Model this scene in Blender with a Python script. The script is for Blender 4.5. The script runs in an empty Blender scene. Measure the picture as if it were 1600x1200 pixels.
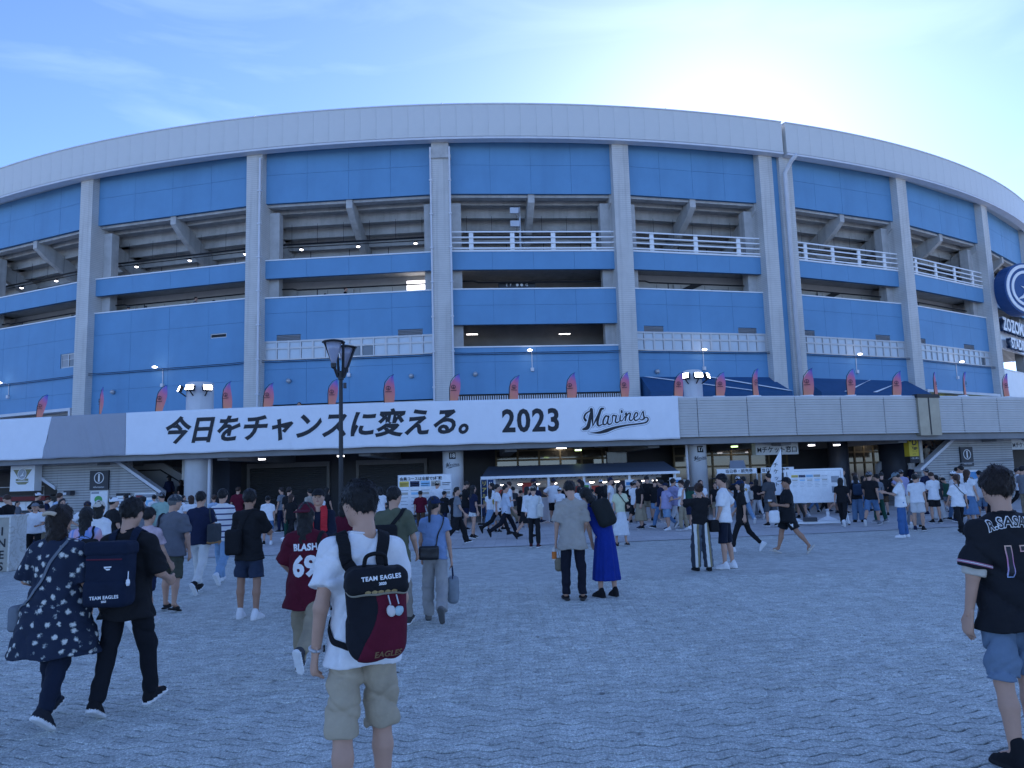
import bpy, bmesh, math, random
import numpy as np
from mathutils import Vector, Matrix, bvhtree
random.seed(7); rng = np.random.default_rng(7)
SC = bpy.context.scene; COL = SC.collection
PI = math.pi; rad = math.radians

# ------------------------------------------------------------------ camera
CAM_H = 1.75; FPX = 1200.0; PITCH = 7.125; ROLL = 1.69
cd = bpy.data.cameras.new('camera'); cam = bpy.data.objects.new('camera', cd); COL.objects.link(cam)
cd.sensor_fit = 'HORIZONTAL'; cd.sensor_width = 36.0; cd.lens = 36.0 * FPX / 1600.0
cd.clip_start = 0.1; cd.clip_end = 3000.0
_p, _r = rad(PITCH), rad(ROLL)
_f = Vector((0, math.cos(_p), math.sin(_p))); _u = Vector((0, -math.sin(_p), math.cos(_p))); _x = Vector((1, 0, 0))
CR = math.cos(_r) * _x - math.sin(_r) * _u; CU = math.sin(_r) * _x + math.cos(_r) * _u
m = Matrix((CR, CU, -_f)).transposed().to_4x4(); m.translation = Vector((0, 0, CAM_H)); cam.matrix_world = m
SC.camera = cam
def ray(px, py):                      # direction (not normalised) seen at a photo pixel: used only to take measurements
    return CR * ((px - 800) / FPX) + CU * ((600 - py) / FPX) + _f
def ground_at(px, py, z=0.0):
    d = ray(px, py); t = (z - CAM_H) / d.z
    return Vector((0, 0, CAM_H)) + d * t
def horizon_y(px): return 750 - math.tan(_r) * (px - 800) * 1.0

# ------------------------------------------------------------------ world, sun, exposure
SUN_DIR = ray(1125, 208).normalized()
SUN_EL = math.asin(SUN_DIR.z); SUN_AZ = math.atan2(SUN_DIR.x, SUN_DIR.y)
W = bpy.data.worlds.new('World'); SC.world = W; W.use_nodes = True
nt = W.node_tree; nt.nodes.clear()
sky = nt.nodes.new('ShaderNodeTexSky'); sky.sky_type = 'NISHITA'; sky.sun_disc = False
sky.sun_elevation = SUN_EL; sky.sun_rotation = SUN_AZ
sky.altitude = 0; sky.air_density = 0.65; sky.dust_density = 0.15; sky.ozone_density = 3.0
bg = nt.nodes.new('ShaderNodeBackground'); bg.inputs['Strength'].default_value = 0.15
wo = nt.nodes.new('ShaderNodeOutputWorld')
# thin high cirrus veil
tc = nt.nodes.new('ShaderNodeTexCoord'); mp = nt.nodes.new('ShaderNodeMapping')
mp.inputs['Scale'].default_value = (2.2, 1.6, 9.0); mp.inputs['Rotation'].default_value = (0.2, 0.35, 0.3)
nz = nt.nodes.new('ShaderNodeTexNoise'); nz.inputs['Scale'].default_value = 1.3; nz.inputs['Detail'].default_value = 7; nz.inputs['Distortion'].default_value = 0.6
cr = nt.nodes.new('ShaderNodeValToRGB'); cr.color_ramp.elements[0].position = 0.5; cr.color_ramp.elements[1].position = 0.85
cr.color_ramp.elements[1].color = (0.32, 0.32, 0.32, 1)
mx = nt.nodes.new('ShaderNodeMixRGB'); mx.inputs['Color2'].default_value = (4.6, 5.6, 7.2, 1)
nt.links.new(tc.outputs['Generated'], mp.inputs['Vector']); nt.links.new(mp.outputs[0], nz.inputs['Vector'])
nt.links.new(nz.outputs['Fac'], cr.inputs['Fac']); nt.links.new(cr.outputs['Color'], mx.inputs['Fac'])
nt.links.new(sky.outputs['Color'], mx.inputs['Color1']); nt.links.new(mx.outputs['Color'], bg.inputs['Color'])
nt.links.new(bg.outputs[0], wo.inputs['Surface'])
sl = bpy.data.lights.new('sun', 'SUN'); sl.energy = 4.0; sl.angle = rad(0.5); sl.color = (1, 0.93, 0.82)
so = bpy.data.objects.new('sun', sl); COL.objects.link(so)
so.rotation_euler = (-SUN_DIR).to_track_quat('-Z', 'Y').to_euler(); so.location = (20, 60, 60)
vs = SC.view_settings; vs.view_transform = 'Standard'; vs.look = 'None'; vs.gamma = 1.0; vs.use_curve_mapping = False
vs.exposure = 0.94
vs.use_white_balance = True; vs.white_balance_temperature = 5650; vs.white_balance_tint = 19
SC.render.engine = 'CYCLES'; SC.cycles.max_bounces = 6; SC.cycles.diffuse_bounces = 4; SC.cycles.caustics_reflective = False; SC.cycles.caustics_refractive = False

# ------------------------------------------------------------------ materials
_mats = {}
def M(name, col, rough=0.6, var=0.06, vs=2.0, bump=0.0, bs=40.0, metal=0.0, emit=None, spec=0.4, coord='Object'):
    if name in _mats: return _mats[name]
    m = bpy.data.materials.new(name); m.use_nodes = True; nt = m.node_tree; b = nt.nodes['Principled BSDF']
    b.inputs['Roughness'].default_value = rough; b.inputs['Metallic'].default_value = metal
    b.inputs['Specular IOR Level'].default_value = spec
    c4 = (col[0], col[1], col[2], 1)
    if emit:
        b.inputs['Base Color'].default_value = c4
        b.inputs['Emission Color'].default_value = c4; b.inputs['Emission Strength'].default_value = emit
    elif var > 0:
        tc = nt.nodes.new('ShaderNodeTexCoord'); n = nt.nodes.new('ShaderNodeTexNoise')
        n.inputs['Scale'].default_value = vs; n.inputs['Detail'].default_value = 6; n.inputs['Roughness'].default_value = 0.65
        r = nt.nodes.new('ShaderNodeMapRange'); r.inputs[1].default_value = 0.3; r.inputs[2].default_value = 0.7
        r.inputs[3].default_value = 1 - var; r.inputs[4].default_value = 1 + var
        x = nt.nodes.new('ShaderNodeVectorMath'); x.operation = 'SCALE'; x.inputs[0].default_value = col[:3]
        nt.links.new(tc.outputs[coord], n.inputs['Vector']); nt.links.new(n.outputs['Fac'], r.inputs[0])
        nt.links.new(r.outputs[0], x.inputs['Scale']); nt.links.new(x.outputs[0], b.inputs['Base Color'])
        if bump > 0:
            n2 = nt.nodes.new('ShaderNodeTexNoise'); n2.inputs['Scale'].default_value = bs; n2.inputs['Detail'].default_value = 4
            nt.links.new(tc.outputs[coord], n2.inputs['Vector'])
            bp = nt.nodes.new('ShaderNodeBump'); bp.inputs['Strength'].default_value = bump; bp.inputs['Distance'].default_value = 0.02
            nt.links.new(n2.outputs['Fac'], bp.inputs['Height']); nt.links.new(bp.outputs[0], b.inputs['Normal'])
    else: b.inputs['Base Color'].default_value = c4
    m.diffuse_color = c4; _mats[name] = m; return m
def nodes_of(m): return m.node_tree.nodes, m.node_tree.links, m.node_tree.nodes['Principled BSDF']

# ------------------------------------------------------------------ mesh helpers
class MB:
    def __init__(s): s.v = []; s.f = []; s.mi = []
    def add(s, verts, faces, mi=0):
        o = len(s.v); s.v += [tuple(p) for p in verts]; s.f += [tuple(i + o for i in f) for f in faces]; s.mi += [mi] * len(faces); return s
    def box(s, x0, x1, y0, y1, z0, z1, mi=0, T=None):
        p = [(x0,y0,z0),(x1,y0,z0),(x1,y1,z0),(x0,y1,z0),(x0,y0,z1),(x1,y0,z1),(x1,y1,z1),(x0,y1,z1)]
        if T is not None: p = [T @ Vector(q) for q in p]
        return s.add(p, [(0,3,2,1),(4,5,6,7),(0,1,5,4),(1,2,6,5),(2,3,7,6),(3,0,4,7)], mi)
    def quad(s, a, b, c, d, mi=0): return s.add([a, b, c, d], [(0,1,2,3)], mi)
    def tube(s, pts, r, n=8, mi=0, caps=True):
        pts = [Vector(p) for p in pts]; rs = r if isinstance(r, (list, tuple)) else [r] * len(pts)
        rings = []; prev = None
        for i, p in enumerate(pts):
            t = (pts[min(i+1, len(pts)-1)] - pts[max(i-1, 0)]).normalized()
            if prev is None: a = Vector((0,0,1)) if abs(t.z) < 0.9 else Vector((1,0,0)); nx = t.cross(a).normalized()
            else: nx = (prev - t * prev.dot(t)).normalized()
            prev = nx; ny = t.cross(nx)
            rings.append([p + (nx * math.cos(2*PI*k/n) + ny * math.sin(2*PI*k/n)) * rs[i] for k in range(n)])
        V = [q for g in rings for q in g]; F = []
        for i in range(len(rings)-1):
            for k in range(n): F.append((i*n+k, i*n+(k+1)%n, (i+1)*n+(k+1)%n, (i+1)*n+k))
        if caps: F.append(tuple(range(n-1, -1, -1))); F.append(tuple(range(len(V)-n, len(V))))
        return s.add(V, F, mi)
    def lathe(s, prof, n=24, mi=0, c=(0,0,0)):
        V = []; F = []
        for (r, z) in prof:
            for k in range(n): V.append((c[0]+r*math.cos(2*PI*k/n), c[1]+r*math.sin(2*PI*k/n), c[2]+z))
        for i in range(len(prof)-1):
            for k in range(n): F.append((i*n+k, i*n+(k+1)%n, (i+1)*n+(k+1)%n, (i+1)*n+k))
        F.append(tuple(range(n-1,-1,-1))); F.append(tuple(range(len(V)-n, len(V))))
        return s.add(V, F, mi)
    def prism(s, poly, y0, y1, mi=0):          # polygon in x,z extruded along y
        n = len(poly); V = [(p[0], y0, p[1]) for p in poly] + [(p[0], y1, p[1]) for p in poly]
        F = [tuple(range(n)), tuple(range(2*n-1, n-1, -1))] + [(k, k+n, (k+1)%n+n, (k+1)%n) for k in range(n)]
        return s.add(V, F, mi)
    def mesh(s, name, mats, smooth=False, fix=True):
        me = bpy.data.meshes.new(name); me.from_pydata(s.v, [], s.f)
        for mt in (mats if isinstance(mats, (list, tuple)) else [mats]): me.materials.append(mt)
        if len(set(s.mi)) > 1: me.polygons.foreach_set('material_index', s.mi)
        if fix:
            bm = bmesh.new(); bm.from_mesh(me); bmesh.ops.recalc_face_normals(bm, faces=bm.faces); bm.to_mesh(me); bm.free()
        if smooth: me.shade_smooth()
        me.update(); return me
    def obj(s, name, mats, parent=None, loc=(0,0,0), rz=0.0, smooth=False, fix=True):
        return place(s.mesh(name, mats, smooth, fix), name, parent, loc, rz)
def place(me, name, parent=None, loc=(0,0,0), rz=0.0, rot=None):
    o = bpy.data.objects.new(name, me); COL.objects.link(o); o.parent = parent; o.location = loc
    o.rotation_euler = rot if rot is not None else (0, 0, rz); return o
def tag(o, label, cat, group=None):
    o['label'] = label; o['category'] = cat
    if group: o['group'] = group
    return o
def empty(name, loc=(0,0,0), rz=0.0, parent=None):
    o = bpy.data.objects.new(name, None); COL.objects.link(o); o.location = loc; o.rotation_euler = (0,0,rz); o.parent = parent; o.empty_display_size = 0.2; return o
def structure(o): o['kind'] = 'structure'; return o
def copy_tree(o, parent=None):
    c = o.copy(); COL.objects.link(c); c.parent = parent
    for ch in list(o.children): copy_tree(ch, c)
    return c
def catmull(pts, n=6, closed=False):
    P = [np.array(p, float) for p in pts]; out = []
    N = len(P)
    for i in range(N - (0 if closed else 1)):
        p0 = P[(i-1) % N] if (closed or i > 0) else 2*P[0]-P[1]; p1 = P[i]; p2 = P[(i+1) % N]
        p3 = P[(i+2) % N] if (closed or i + 2 < N) else 2*P[-1]-P[-2]
        for k in range(n):
            t = k / n
            out.append(0.5*((2*p1)+(-p0+p2)*t+(2*p0-5*p1+4*p2-p3)*t*t+(-p0+3*p1-3*p2+p3)*t**3))
    if not closed: out.append(P[-1])
    return out

# ------------------------------------------------------------------ lettering
def text_uv(s, size=1.0, bold=0.0, shear=0.0, xs=1.0, align='CENTER', spacing=1.0):
    c = bpy.data.curves.new('lettering', 'FONT'); c.body = s; c.size = size; c.offset = bold; c.shear = shear
    c.align_x = align; c.align_y = 'CENTER'; c.fill_mode = 'FRONT'; c.resolution_u = 3; c.space_character = spacing
    o = bpy.data.objects.new('lettering', c); COL.objects.link(o)
    dg = bpy.context.evaluated_depsgraph_get(); me = bpy.data.meshes.new_from_object(o.evaluated_get(dg))
    V = [(v.co.x * xs, v.co.y) for v in me.vertices]; F = [tuple(p.vertices) for p in me.polygons]
    COL.objects.unlink(o); bpy.data.objects.remove(o); bpy.data.curves.remove(c); bpy.data.meshes.remove(me)
    return V, F
def tessellate(V, F, edge):
    bm = bmesh.new(); vs_ = [bm.verts.new((u, v, 0)) for u, v in V]
    for f in F:
        try: bm.faces.new([vs_[i] for i in f])
        except ValueError: pass
    for _ in range(5):
        bmesh.ops.triangulate(bm, faces=bm.faces); E_ = [e for e in bm.edges if e.calc_length() > edge]
        if not E_: break
        bmesh.ops.subdivide_edges(bm, edges=E_, cuts=1, use_grid_fill=False)
    bmesh.ops.triangulate(bm, faces=bm.faces); bm.verts.index_update(); V = [(v.co.x, v.co.y) for v in bm.verts]; F = [tuple(v.index for v in f.verts) for f in bm.faces]; bm.free()
    return V, F
def text_obj(s, size, mat, parent, loc, rz=0.0, name='lettering', wrap=None, tess=None, **k):
    """Flat lettering in the x,z plane of the local frame (reads from -y)."""
    V, F = text_uv(s, size, **k); mb = MB()
    if tess: V, F = tessellate(V, F, tess)
    mb.add([(wrap(u, v) if wrap else (u, 0, v)) for u, v in V], F)
    return mb.obj(name, mat, parent, loc, rz, fix=False)
def stroke_uv(paths, extra=0.0):
    """Pen strokes [(pts,width(s))] -> 2D quads strips with round ends."""
    V = []; F = []
    for pts, w in paths:
        P = catmull(pts, 6); n = len(P)
        ws = np.interp(np.linspace(0, 1, n), np.linspace(0, 1, len(w)), w) if isinstance(w, (list, tuple)) else np.full(n, w)
        ws = ws / 2 + extra
        o = len(V)
        for i in range(n):
            t = P[min(i+1, n-1)] - P[max(i-1, 0)]; t = t / (np.linalg.norm(t) + 1e-9); nn = np.array([-t[1], t[0]])
            V.append(tuple(P[i] + nn * ws[i])); V.append(tuple(P[i] - nn * ws[i]))
        for i in range(n-1): F.append((o+2*i, o+2*i+1, o+2*i+3, o+2*i+2))
        for e in (0, n-1):
            o2 = len(V); r = ws[e]; V += [tuple(P[e] + r*np.array([math.cos(a), math.sin(a)])) for a in np.linspace(0, 2*PI, 10, endpoint=False)]
            F.append(tuple(range(o2, o2+10)))
    return V, F
# ================================================================== STADIUM
SCX, SCY = -4.1, 108.5
def pol(th, R, z=0.0):                 # stadium-local polar
    a = rad(th); return Vector((R*math.sin(a), -R*math.cos(a), z))
def wpol(th, R, z=0.0): return pol(th, R, z) + Vector((SCX, SCY, 0))
BLUE = M('blue_paint', (0.130, 0.285, 0.48), 0.55, 0.08, 0.35, 0.05, 60)
BLUE_J = M('panel_joint', (0.075, 0.18, 0.34), 0.8, 0)
WHITE = M('white_paint', (0.78, 0.79, 0.80), 0.45, 0.05, 1.5)
OFFW = M('offwhite_paint', (0.62, 0.63, 0.66), 0.5, 0.07, 1.5)
CONC = M('concrete', (0.46, 0.455, 0.44), 0.85, 0.16, 1.2, 0.15, 30)
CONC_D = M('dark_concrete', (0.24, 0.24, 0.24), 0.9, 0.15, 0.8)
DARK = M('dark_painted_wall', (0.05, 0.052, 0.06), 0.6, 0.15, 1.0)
BLACK = M('black_metal', (0.016, 0.017, 0.02), 0.45, 0.1, 5)
INK = M('black_print', (0.018, 0.02, 0.026), 0.6, 0)
WINK = M('white_print', (0.80, 0.80, 0.80), 0.6, 0)
STEEL = M('grey_steel', (0.45, 0.46, 0.48), 0.35, 0.06, 3, metal=0.3)
ROOFW = M('roof_cladding', (0.60, 0.60, 0.575), 0.42, 0.04, 0.6, metal=0.0)
LAMP = M('lit_lamp', (1.0, 0.93, 0.8), emit=5.0)
TUBE = M('lit_tube', (1.0, 0.9, 0.72), emit=7.0)
# tiled columns: fine horizontal courses
TILE = M('column_tiles', (0.57, 0.56, 0.535), 0.6, 0.10, 0.7)
def add_courses(m, pitch, depth=0.5, dark=0.72, duty=0.28, width=None):
    N, L, b = nodes_of(m); tc = N.new('ShaderNodeTexCoord'); sp = N.new('ShaderNodeSeparateXYZ'); L.new(tc.outputs['Object'], sp.inputs[0])
    mu = N.new('ShaderNodeMath'); mu.operation = 'MULTIPLY'; mu.inputs[1].default_value = 1/pitch; L.new(sp.outputs['Z'], mu.inputs[0])
    fr = N.new('ShaderNodeMath'); fr.operation = 'FRACT'; L.new(mu.outputs[0], fr.inputs[0])
    gt = N.new('ShaderNodeMath'); gt.operation = 'GREATER_THAN'; gt.inputs[1].default_value = duty; L.new(fr.outputs[0], gt.inputs[0])
    bp = N.new('ShaderNodeBump'); bp.inputs['Strength'].default_value = depth; bp.inputs['Distance'].default_value = 0.02; L.new(gt.outputs[0], bp.inputs['Height']); L.new(bp.outputs[0], b.inputs['Normal'])
    old = b.inputs['Base Color'].links[0].from_socket
    mp = N.new('ShaderNodeMapRange'); mp.inputs[3].default_value = dark; mp.inputs[4].default_value = 1.0; L.new(gt.outputs[0], mp.inputs[0])
    sc = N.new('ShaderNodeVectorMath'); sc.operation = 'SCALE'; L.new(old, sc.inputs[0]); L.new(mp.outputs[0], sc.inputs['Scale']); L.new(sc.outputs[0], b.inputs['Base Color'])
add_courses(TILE, 0.12, .4, .84)
def add_streaks(m, amount=0.25, col=(0.12, 0.11, 0.10), sx=3.0):
    """rain streaks: noise stretched vertically"""
    N, L, b = nodes_of(m); tc = N.new('ShaderNodeTexCoord'); mp = N.new('ShaderNodeMapping'); mp.inputs['Scale'].default_value = (sx, sx, 0.12)
    n = N.new('ShaderNodeTexNoise'); n.inputs['Scale'].default_value = 1.0; n.inputs['Detail'].default_value = 5; L.new(tc.outputs['Object'], mp.inputs[0]); L.new(mp.outputs[0], n.inputs['Vector'])
    r = N.new('ShaderNodeMapRange'); r.inputs[1].default_value = 0.52; r.inputs[2].default_value = 0.75; r.inputs[3].default_value = 0; r.inputs[4].default_value = amount; L.new(n.outputs['Fac'], r.inputs[0])
    mx = N.new('ShaderNodeMixRGB'); mx.inputs['Color2'].default_value = (*col, 1); old = b.inputs['Base Color'].links[0].from_socket
    L.new(r.outputs[0], mx.inputs['Fac']); L.new(old, mx.inputs['Color1']); L.new(mx.outputs[0], b.inputs['Base Color'])
add_streaks(TILE, 0.35); add_streaks(ROOFW, 0.12, (0.25, 0.25, 0.27), 1.2); add_streaks(BLUE, 0.2, (0.06, 0.13, 0.27), .8); add_streaks(CONC, 0.3)

ST = empty('stadium', (SCX, SCY, 0)); tag(ST, 'round baseball stadium with blue wall panels, pale tiled columns and a pale curved roof band', 'stadium')
TH0, TH1 = -46.0, 62.0

# ---- roof band: backing with trim, panels proud of it, split by an expansion gap
RB = 66.45; ZL, ZH = 21.31, 23.37
GAP = 18.85
def arc_sweep(mb, prof, a0, a1, n, mi=0):
    """closed profile [(R,z)] swept along the stadium arc"""
    k = len(prof); V = []; F = []
    for i in range(n+1):
        th = a0 + (a1-a0)*i/n
        V += [pol(th, R, z) for R, z in prof]
    for i in range(n):
        for j in range(k): F.append((i*k+j, i*k+(j+1)%k, (i+1)*k+(j+1)%k, (i+1)*k+j))
    F.append(tuple(range(k))); F.append(tuple(range(len(V)-1, len(V)-k-1, -1)))
    return mb.add(V, F, mi)
for a0, a1 in ((TH0, GAP-0.12), (GAP+0.12, TH1)):
    mb = MB(); arc_sweep(mb, [(RB-0.06, ZL+0.12), (RB-0.06, ZH-0.05), (RB-2.2, ZH+0.15), (RB-7.5, ZH-1.0), (RB-7.5, ZH-1.5), (RB-1.9, ZL+0.35)], a0, a1, int((a1-a0)*1.5))
    bandp = mb.obj('roof_band', ROOFW, ST)
    mb = MB(); arc_sweep(mb, [(RB+0.05, ZL-0.02), (RB+0.05, ZL+0.10), (RB-0.5, ZL+0.10), (RB-0.5, ZL-0.02)], a0, a1, int((a1-a0)*2)); mb.obj('eave_trim', OFFW, bandp)
    mb = MB(); arc_sweep(mb, [(RB+0.06, ZH), (RB+0.06, ZH+0.07), (RB-0.35, ZH+0.09), (RB-0.35, ZH)], a0, a1, int((a1-a0)*2)); mb.obj('roof_flashing', OFFW, bandp)
    n = round((a1-a0)/0.8); st = (a1-a0)/n; w = RB*rad(st)/2-0.0025
    pm = MB(); pm.box(-w, w, -0.02, 0.055, ZL+0.14, ZH-0.003); pmesh = pm.mesh('roof_panel', ROOFW)
    for i in range(n):
        th = a0+st*(i+0.5); place(pmesh, 'roof_panel', bandp, pol(th, RB+random.uniform(-.001,.001)), rad(th))
# lightning rods on the roof edge
for px, py in ((98, 238), (363, 186), (699, 162), (1077, 170), (1382, 214)):
    th = {98:-18.0, 363:-9.6, 699:0.4, 1077:12.3, 1382:25.6}[px]
    q = pol(th, RB-0.9, ZH); mb = MB(); mb.tube([q, q+Vector((0,0,0.6))], 0.035, 6); mb.tube([q+Vector((0,0,.45)), q+Vector((0.35,0,0.0))], 0.012, 4); mb.obj('lightning_rod', STEEL, ST)

# ---- columns
COLS = [-29.6, -19.75, -9.35, 0.27, 9.5, 18.5, 27.95, 37.5, 47.0, 56.5]
def column(th, w=1.0, R=66.0, ztop=22.9, z0=0.0):
    mb = MB(); mb.box(-w/2, w/2, 0, 1.7, z0, ztop); o = mb.obj('column', TILE, ST, pol(th, R), rad(th)); return o
def downpipe(th, x, y=-0.10, r=0.055, ztop=21.0, z0=4.0, mat=None):
    mb = MB(); mb.tube([(x, y, z0), (x, y, ztop)], r, 8)
    for z in np.arange(z0+1, ztop, 2.0): mb.box(x-r*1.5, x+r*1.5, y-r*1.4, 0, z-0.04, z+0.04)
    return mb.obj('downpipe', mat or OFFW, ST, pol(th, 66.0), rad(th), smooth=False)
for th in COLS:
    if th == 18.5:
        column(17.85, 0.95); column(19.15, 0.95)
        mb = MB(); mb.box(-0.4, 0.4, 0.25, 1.6, 0, 21.9); mb.obj('joint_cover', BLUE, ST, pol(18.5, 66.0), rad(18.5))
        mb = MB(); mb.tube([(0.45, -0.25, 4.0), (0.45, -0.25, 20.2), (0.62, -0.7, 20.8), (0.62, -1.2, 21.0)], 0.13, 10); mb.obj('downpipe', OFFW, ST, pol(18.5, 66.0), rad(18.5), smooth=True)
    else: column(th)
downpipe(-9.35, 0.40, r=0.07)
downpipe(0.27, -0.55); downpipe(0.27, 0.55)
mb = MB(); mb.box(-0.62, 0.62, -0.12, 0.3, 20.35, 20.55); mb.box(-.5, .5, -.06, .3, 20.55, 21.6); mb.obj('column_cap', CONC, ST, pol(0.27, 66.0), rad(0.27))

# ---- bays
PALEW = M('pale_wall_paint', (0.55, 0.55, 0.54), 0.8, 0.12, 0.6)
CONC_P = M('back_wall_paint', (0.42, 0.42, 0.43), 0.8, 0.12, 0.6)
PANE = M('frosted_pane', (0.50, 0.55, 0.59), 0.12, 0.06, 0.8, spec=0.7)
PANE_D = M('clear_pane', (0.10, 0.11, 0.12), 0.06, 0.1, 0.5, spec=0.8)
ALU = M('aluminium_frame', (0.50, 0.50, 0.50), 0.4, 0.05, 3, metal=0.2)
LOUV = M('louver_metal', (0.33, 0.34, 0.36), 0.5, 0.05, 3)
class Bay:
    def __init__(s, a, b, ca=0.5, cb=0.5):
        s.th = (a+b)/2; h = rad(b-a)/2; s.R = 65.55*math.cos(h); s.x0 = -65.55*math.sin(h)+ca-0.02; s.x1 = 65.55*math.sin(h)-cb+0.02
        s.a, s.b = a, b; s.loc = pol(s.th, s.R); s.rz = rad(s.th)
    def put(s, mb, name, mat, parent=None, smooth=False):
        if parent is None: return mb.obj(name, mat, ST, s.loc, s.rz, smooth)
        return mb.obj(name, mat, parent, smooth=smooth)
    def wall(s, z0, z1, rows, ncol=4, holes=(), cap=False, xr=None, t=0.22):
        """blue wall of concrete panels with open joints; holes: (x0,x1,z0,z1) fractions left out"""
        x0, x1 = xr or (s.x0, s.x1)
        zs = [z0] + list(rows) + [z1]; g = 0.006
        mb = MB()
        if not holes: mb.box(x0, x1, 0.03, t, z0, z1)
        else:
            for hx0, hx1, hz0, hz1 in holes:
                mb.box(x0, hx0, 0.03, t, z0, z1); mb.box(hx1, x1, 0.03, t, z0, z1)
                mb.box(hx0, hx1, 0.03, t, z0, hz0); mb.box(hx0, hx1, 0.03, t, hz1, z1)
        w = s.put(mb, 'blue_wall', BLUE_J)
        xs = np.linspace(x0, x1, ncol+1)
        for i in range(ncol):
            for j in range(len(zs)-1):
                r = [(xs[i]+g, xs[i+1]-g, zs[j]+(g if j else 0), zs[j+1]-(g if j < len(zs)-2 else 0))]
                for h in holes:
                    out = []
                    for (a, b, c, d) in r:
                        if h[1] <= a or h[0] >= b or h[3] <= c or h[2] >= d: out.append((a, b, c, d)); continue
                        if h[0] > a: out.append((a, h[0], c, d))
                        if h[1] < b: out.append((h[1], b, c, d))
                        aa, bb = max(a, h[0]), min(b, h[1])
                        if h[2] > c: out.append((aa, bb, c, h[2]))
                        if h[3] < d: out.append((aa, bb, h[3], d))
                    r = out
                if not r: continue
                pb = MB()
                for (a, b, c, d) in r: pb.box(a, b, random.uniform(-.003, .003), 0.03, c, d)
                pb.obj('wall_panel', BLUE, w)
        if cap:
            mb = MB(); mb.box(x0, x1, -0.05, t+0.04, z1+0.002, z1+0.07); mb.obj('coping', WHITE, w)
        return w
    def windows(s, zlo=9.02, zmid=9.68, zhi=10.08, n=14, vents=(1, 11), dark=(), rail=True):
        x0, x1 = s.x0+0.02, s.x1-0.02; xs = np.linspace(x0, x1, n+1); mb = MB(); f = 0.05
        for z in (zlo, zmid, zhi): mb.box(x0, x1, 0.0, 0.14, z-0.05, z+0.05)
        for i, x in enumerate(xs):
            w = 0.055 if i % 2 == 0 else 0.03
            mb.box(x-w, x+w, -0.006, 0.13, zlo-0.045, zhi+0.045)
        fr = s.put(mb, 'window_band', ALU)
        for i in range(n):
            a, b = xs[i]+0.045, xs[i+1]-0.045
            for (c, d) in ((zlo+0.05, zmid-0.05), (zmid+0.05, zhi-0.05)):
                pb = MB(); y = 0.06+random.uniform(-.004, .004); pb.box(a, b, y, y+0.02, c, d)
                pb.obj('pane', PANE_D if (i in dark and c < zmid) else PANE, fr)
        mb = MB(); mb.box(x0, x1, 0.3, 0.35, zlo, zhi+.4); mb.obj('blind', M('blind_cloth', (0.5, 0.52, 0.55), 0.9, 0.05), fr)
        for v in vents:
            a, b = xs[v], xs[v+2]
            for k in range(4):
                pb = MB(); z = zhi+0.05+0.085*k; pb.add([(a, -0.01, z), (b, -0.01, z), (b, 0.08, z+0.07), (a, 0.08, z+0.07), (a, 0.0, z-0.015), (b, 0.0, z-0.015), (b, 0.09, z+0.055), (a, 0.09, z+0.055)], [(0,1,2,3),(7,6,5,4),(0,4,5,1),(2,6,7,3),(0,3,7,4),(1,5,6,2)])
                pb.obj('vent_slat', LOUV, fr)
        return fr, [(xs[v], xs[v+2]) for v in vents]
    def railing(s, z0=14.97, z1=16.1, nposts=4):
        mb = MB(); xs = np.linspace(s.x0, s.x1, 2*nposts+1)[1::2]
        mb.box(s.x0, s.x1, -0.045, 0.10, z0-.002, z0+.03); r = s.put(mb, 'railing_base', WHITE)
        for x in xs: pb = MB(); pb.box(x-0.13, x+0.13, 0.02, 0.10, z0+.03, z1-0.06); pb.obj('railing_post', WHITE, r)
        for z in np.linspace(z0+0.15, z1, 4):
            pb = MB(); pb.box(s.x0, s.x1, -0.04, 0.018, z-0.05, z+0.03); pb.obj('rail', WHITE, r)
    def interior(s, lamps=True, lit=None, dark=False, deep=False):
        # stepped seating soffit: steps down towards the field
        x0, x1 = s.x0-0.6, s.x1+0.6; mb = MB(); y = 0.35; z = 18.75; k = 0
        prof = []
        while z > 13.4:
            prof.append((y, z)); y += 0.85; prof.append((y, z)); z -= 0.50
        for i in range(len(prof)-1):
            (ya, za), (yb, zb) = prof[i], prof[i+1]
            mb.quad((x0, ya, za), (x1, ya, za), (x1, yb, zb), (x0, yb, zb))
        mb.quad((x0, 0.35, 18.75), (x1, 0.35, 18.75), (x1, .3, 22.6), (x0, .3, 22.6))
        # drip lip on every tread edge
        for i in range(0, len(prof)-1, 2):
            ya, za = prof[i]; mb.box(x0, x1, ya-0.02, ya+0.12, za-0.12, za)
        s.put(mb, 'seating_soffit', CONC)
        def raker(x, w=0.4):
            rb = MB(); yl, zl = prof[-1]
            rb.add([(x-w/2, 0.1, 18.7), (x-w/2, yl, zl+0.2), (x-w/2, yl, zl-1.3), (x-w/2, 0.9, 17.3), (x-w/2, 0.1, 17.9), (x+w/2, 0.1, 18.7), (x+w/2, yl, zl+0.2), (x+w/2, yl, zl-1.3), (x+w/2, 0.9, 17.3), (x+w/2, 0.1, 17.9)],
                   [(0,1,2,3,4),(9,8,7,6,5),(0,5,6,1),(1,6,7,2),(2,7,8,3),(3,8,9,4),(4,9,5,0)])
            s.put(rb, 'raker_beam', CONC)
        raker((s.x0+s.x1)/2, 0.38); raker(s.x1+0.1, 0.45)
        # inner posts beside the columns
        for x in (s.x0+0.35, s.x1-0.35):
            pb = MB(); pb.box(x-0.3, x+0.3, 0.5, 1.1, 8.0, 18.0); s.put(pb, 'inner_post', CONC)
        # upper beam behind the opening edge
        bb = MB(); bb.box(x0, x1, 0.24, 0.75, 18.25, 18.8); s.put(bb, 'edge_beam', CONC)
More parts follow.
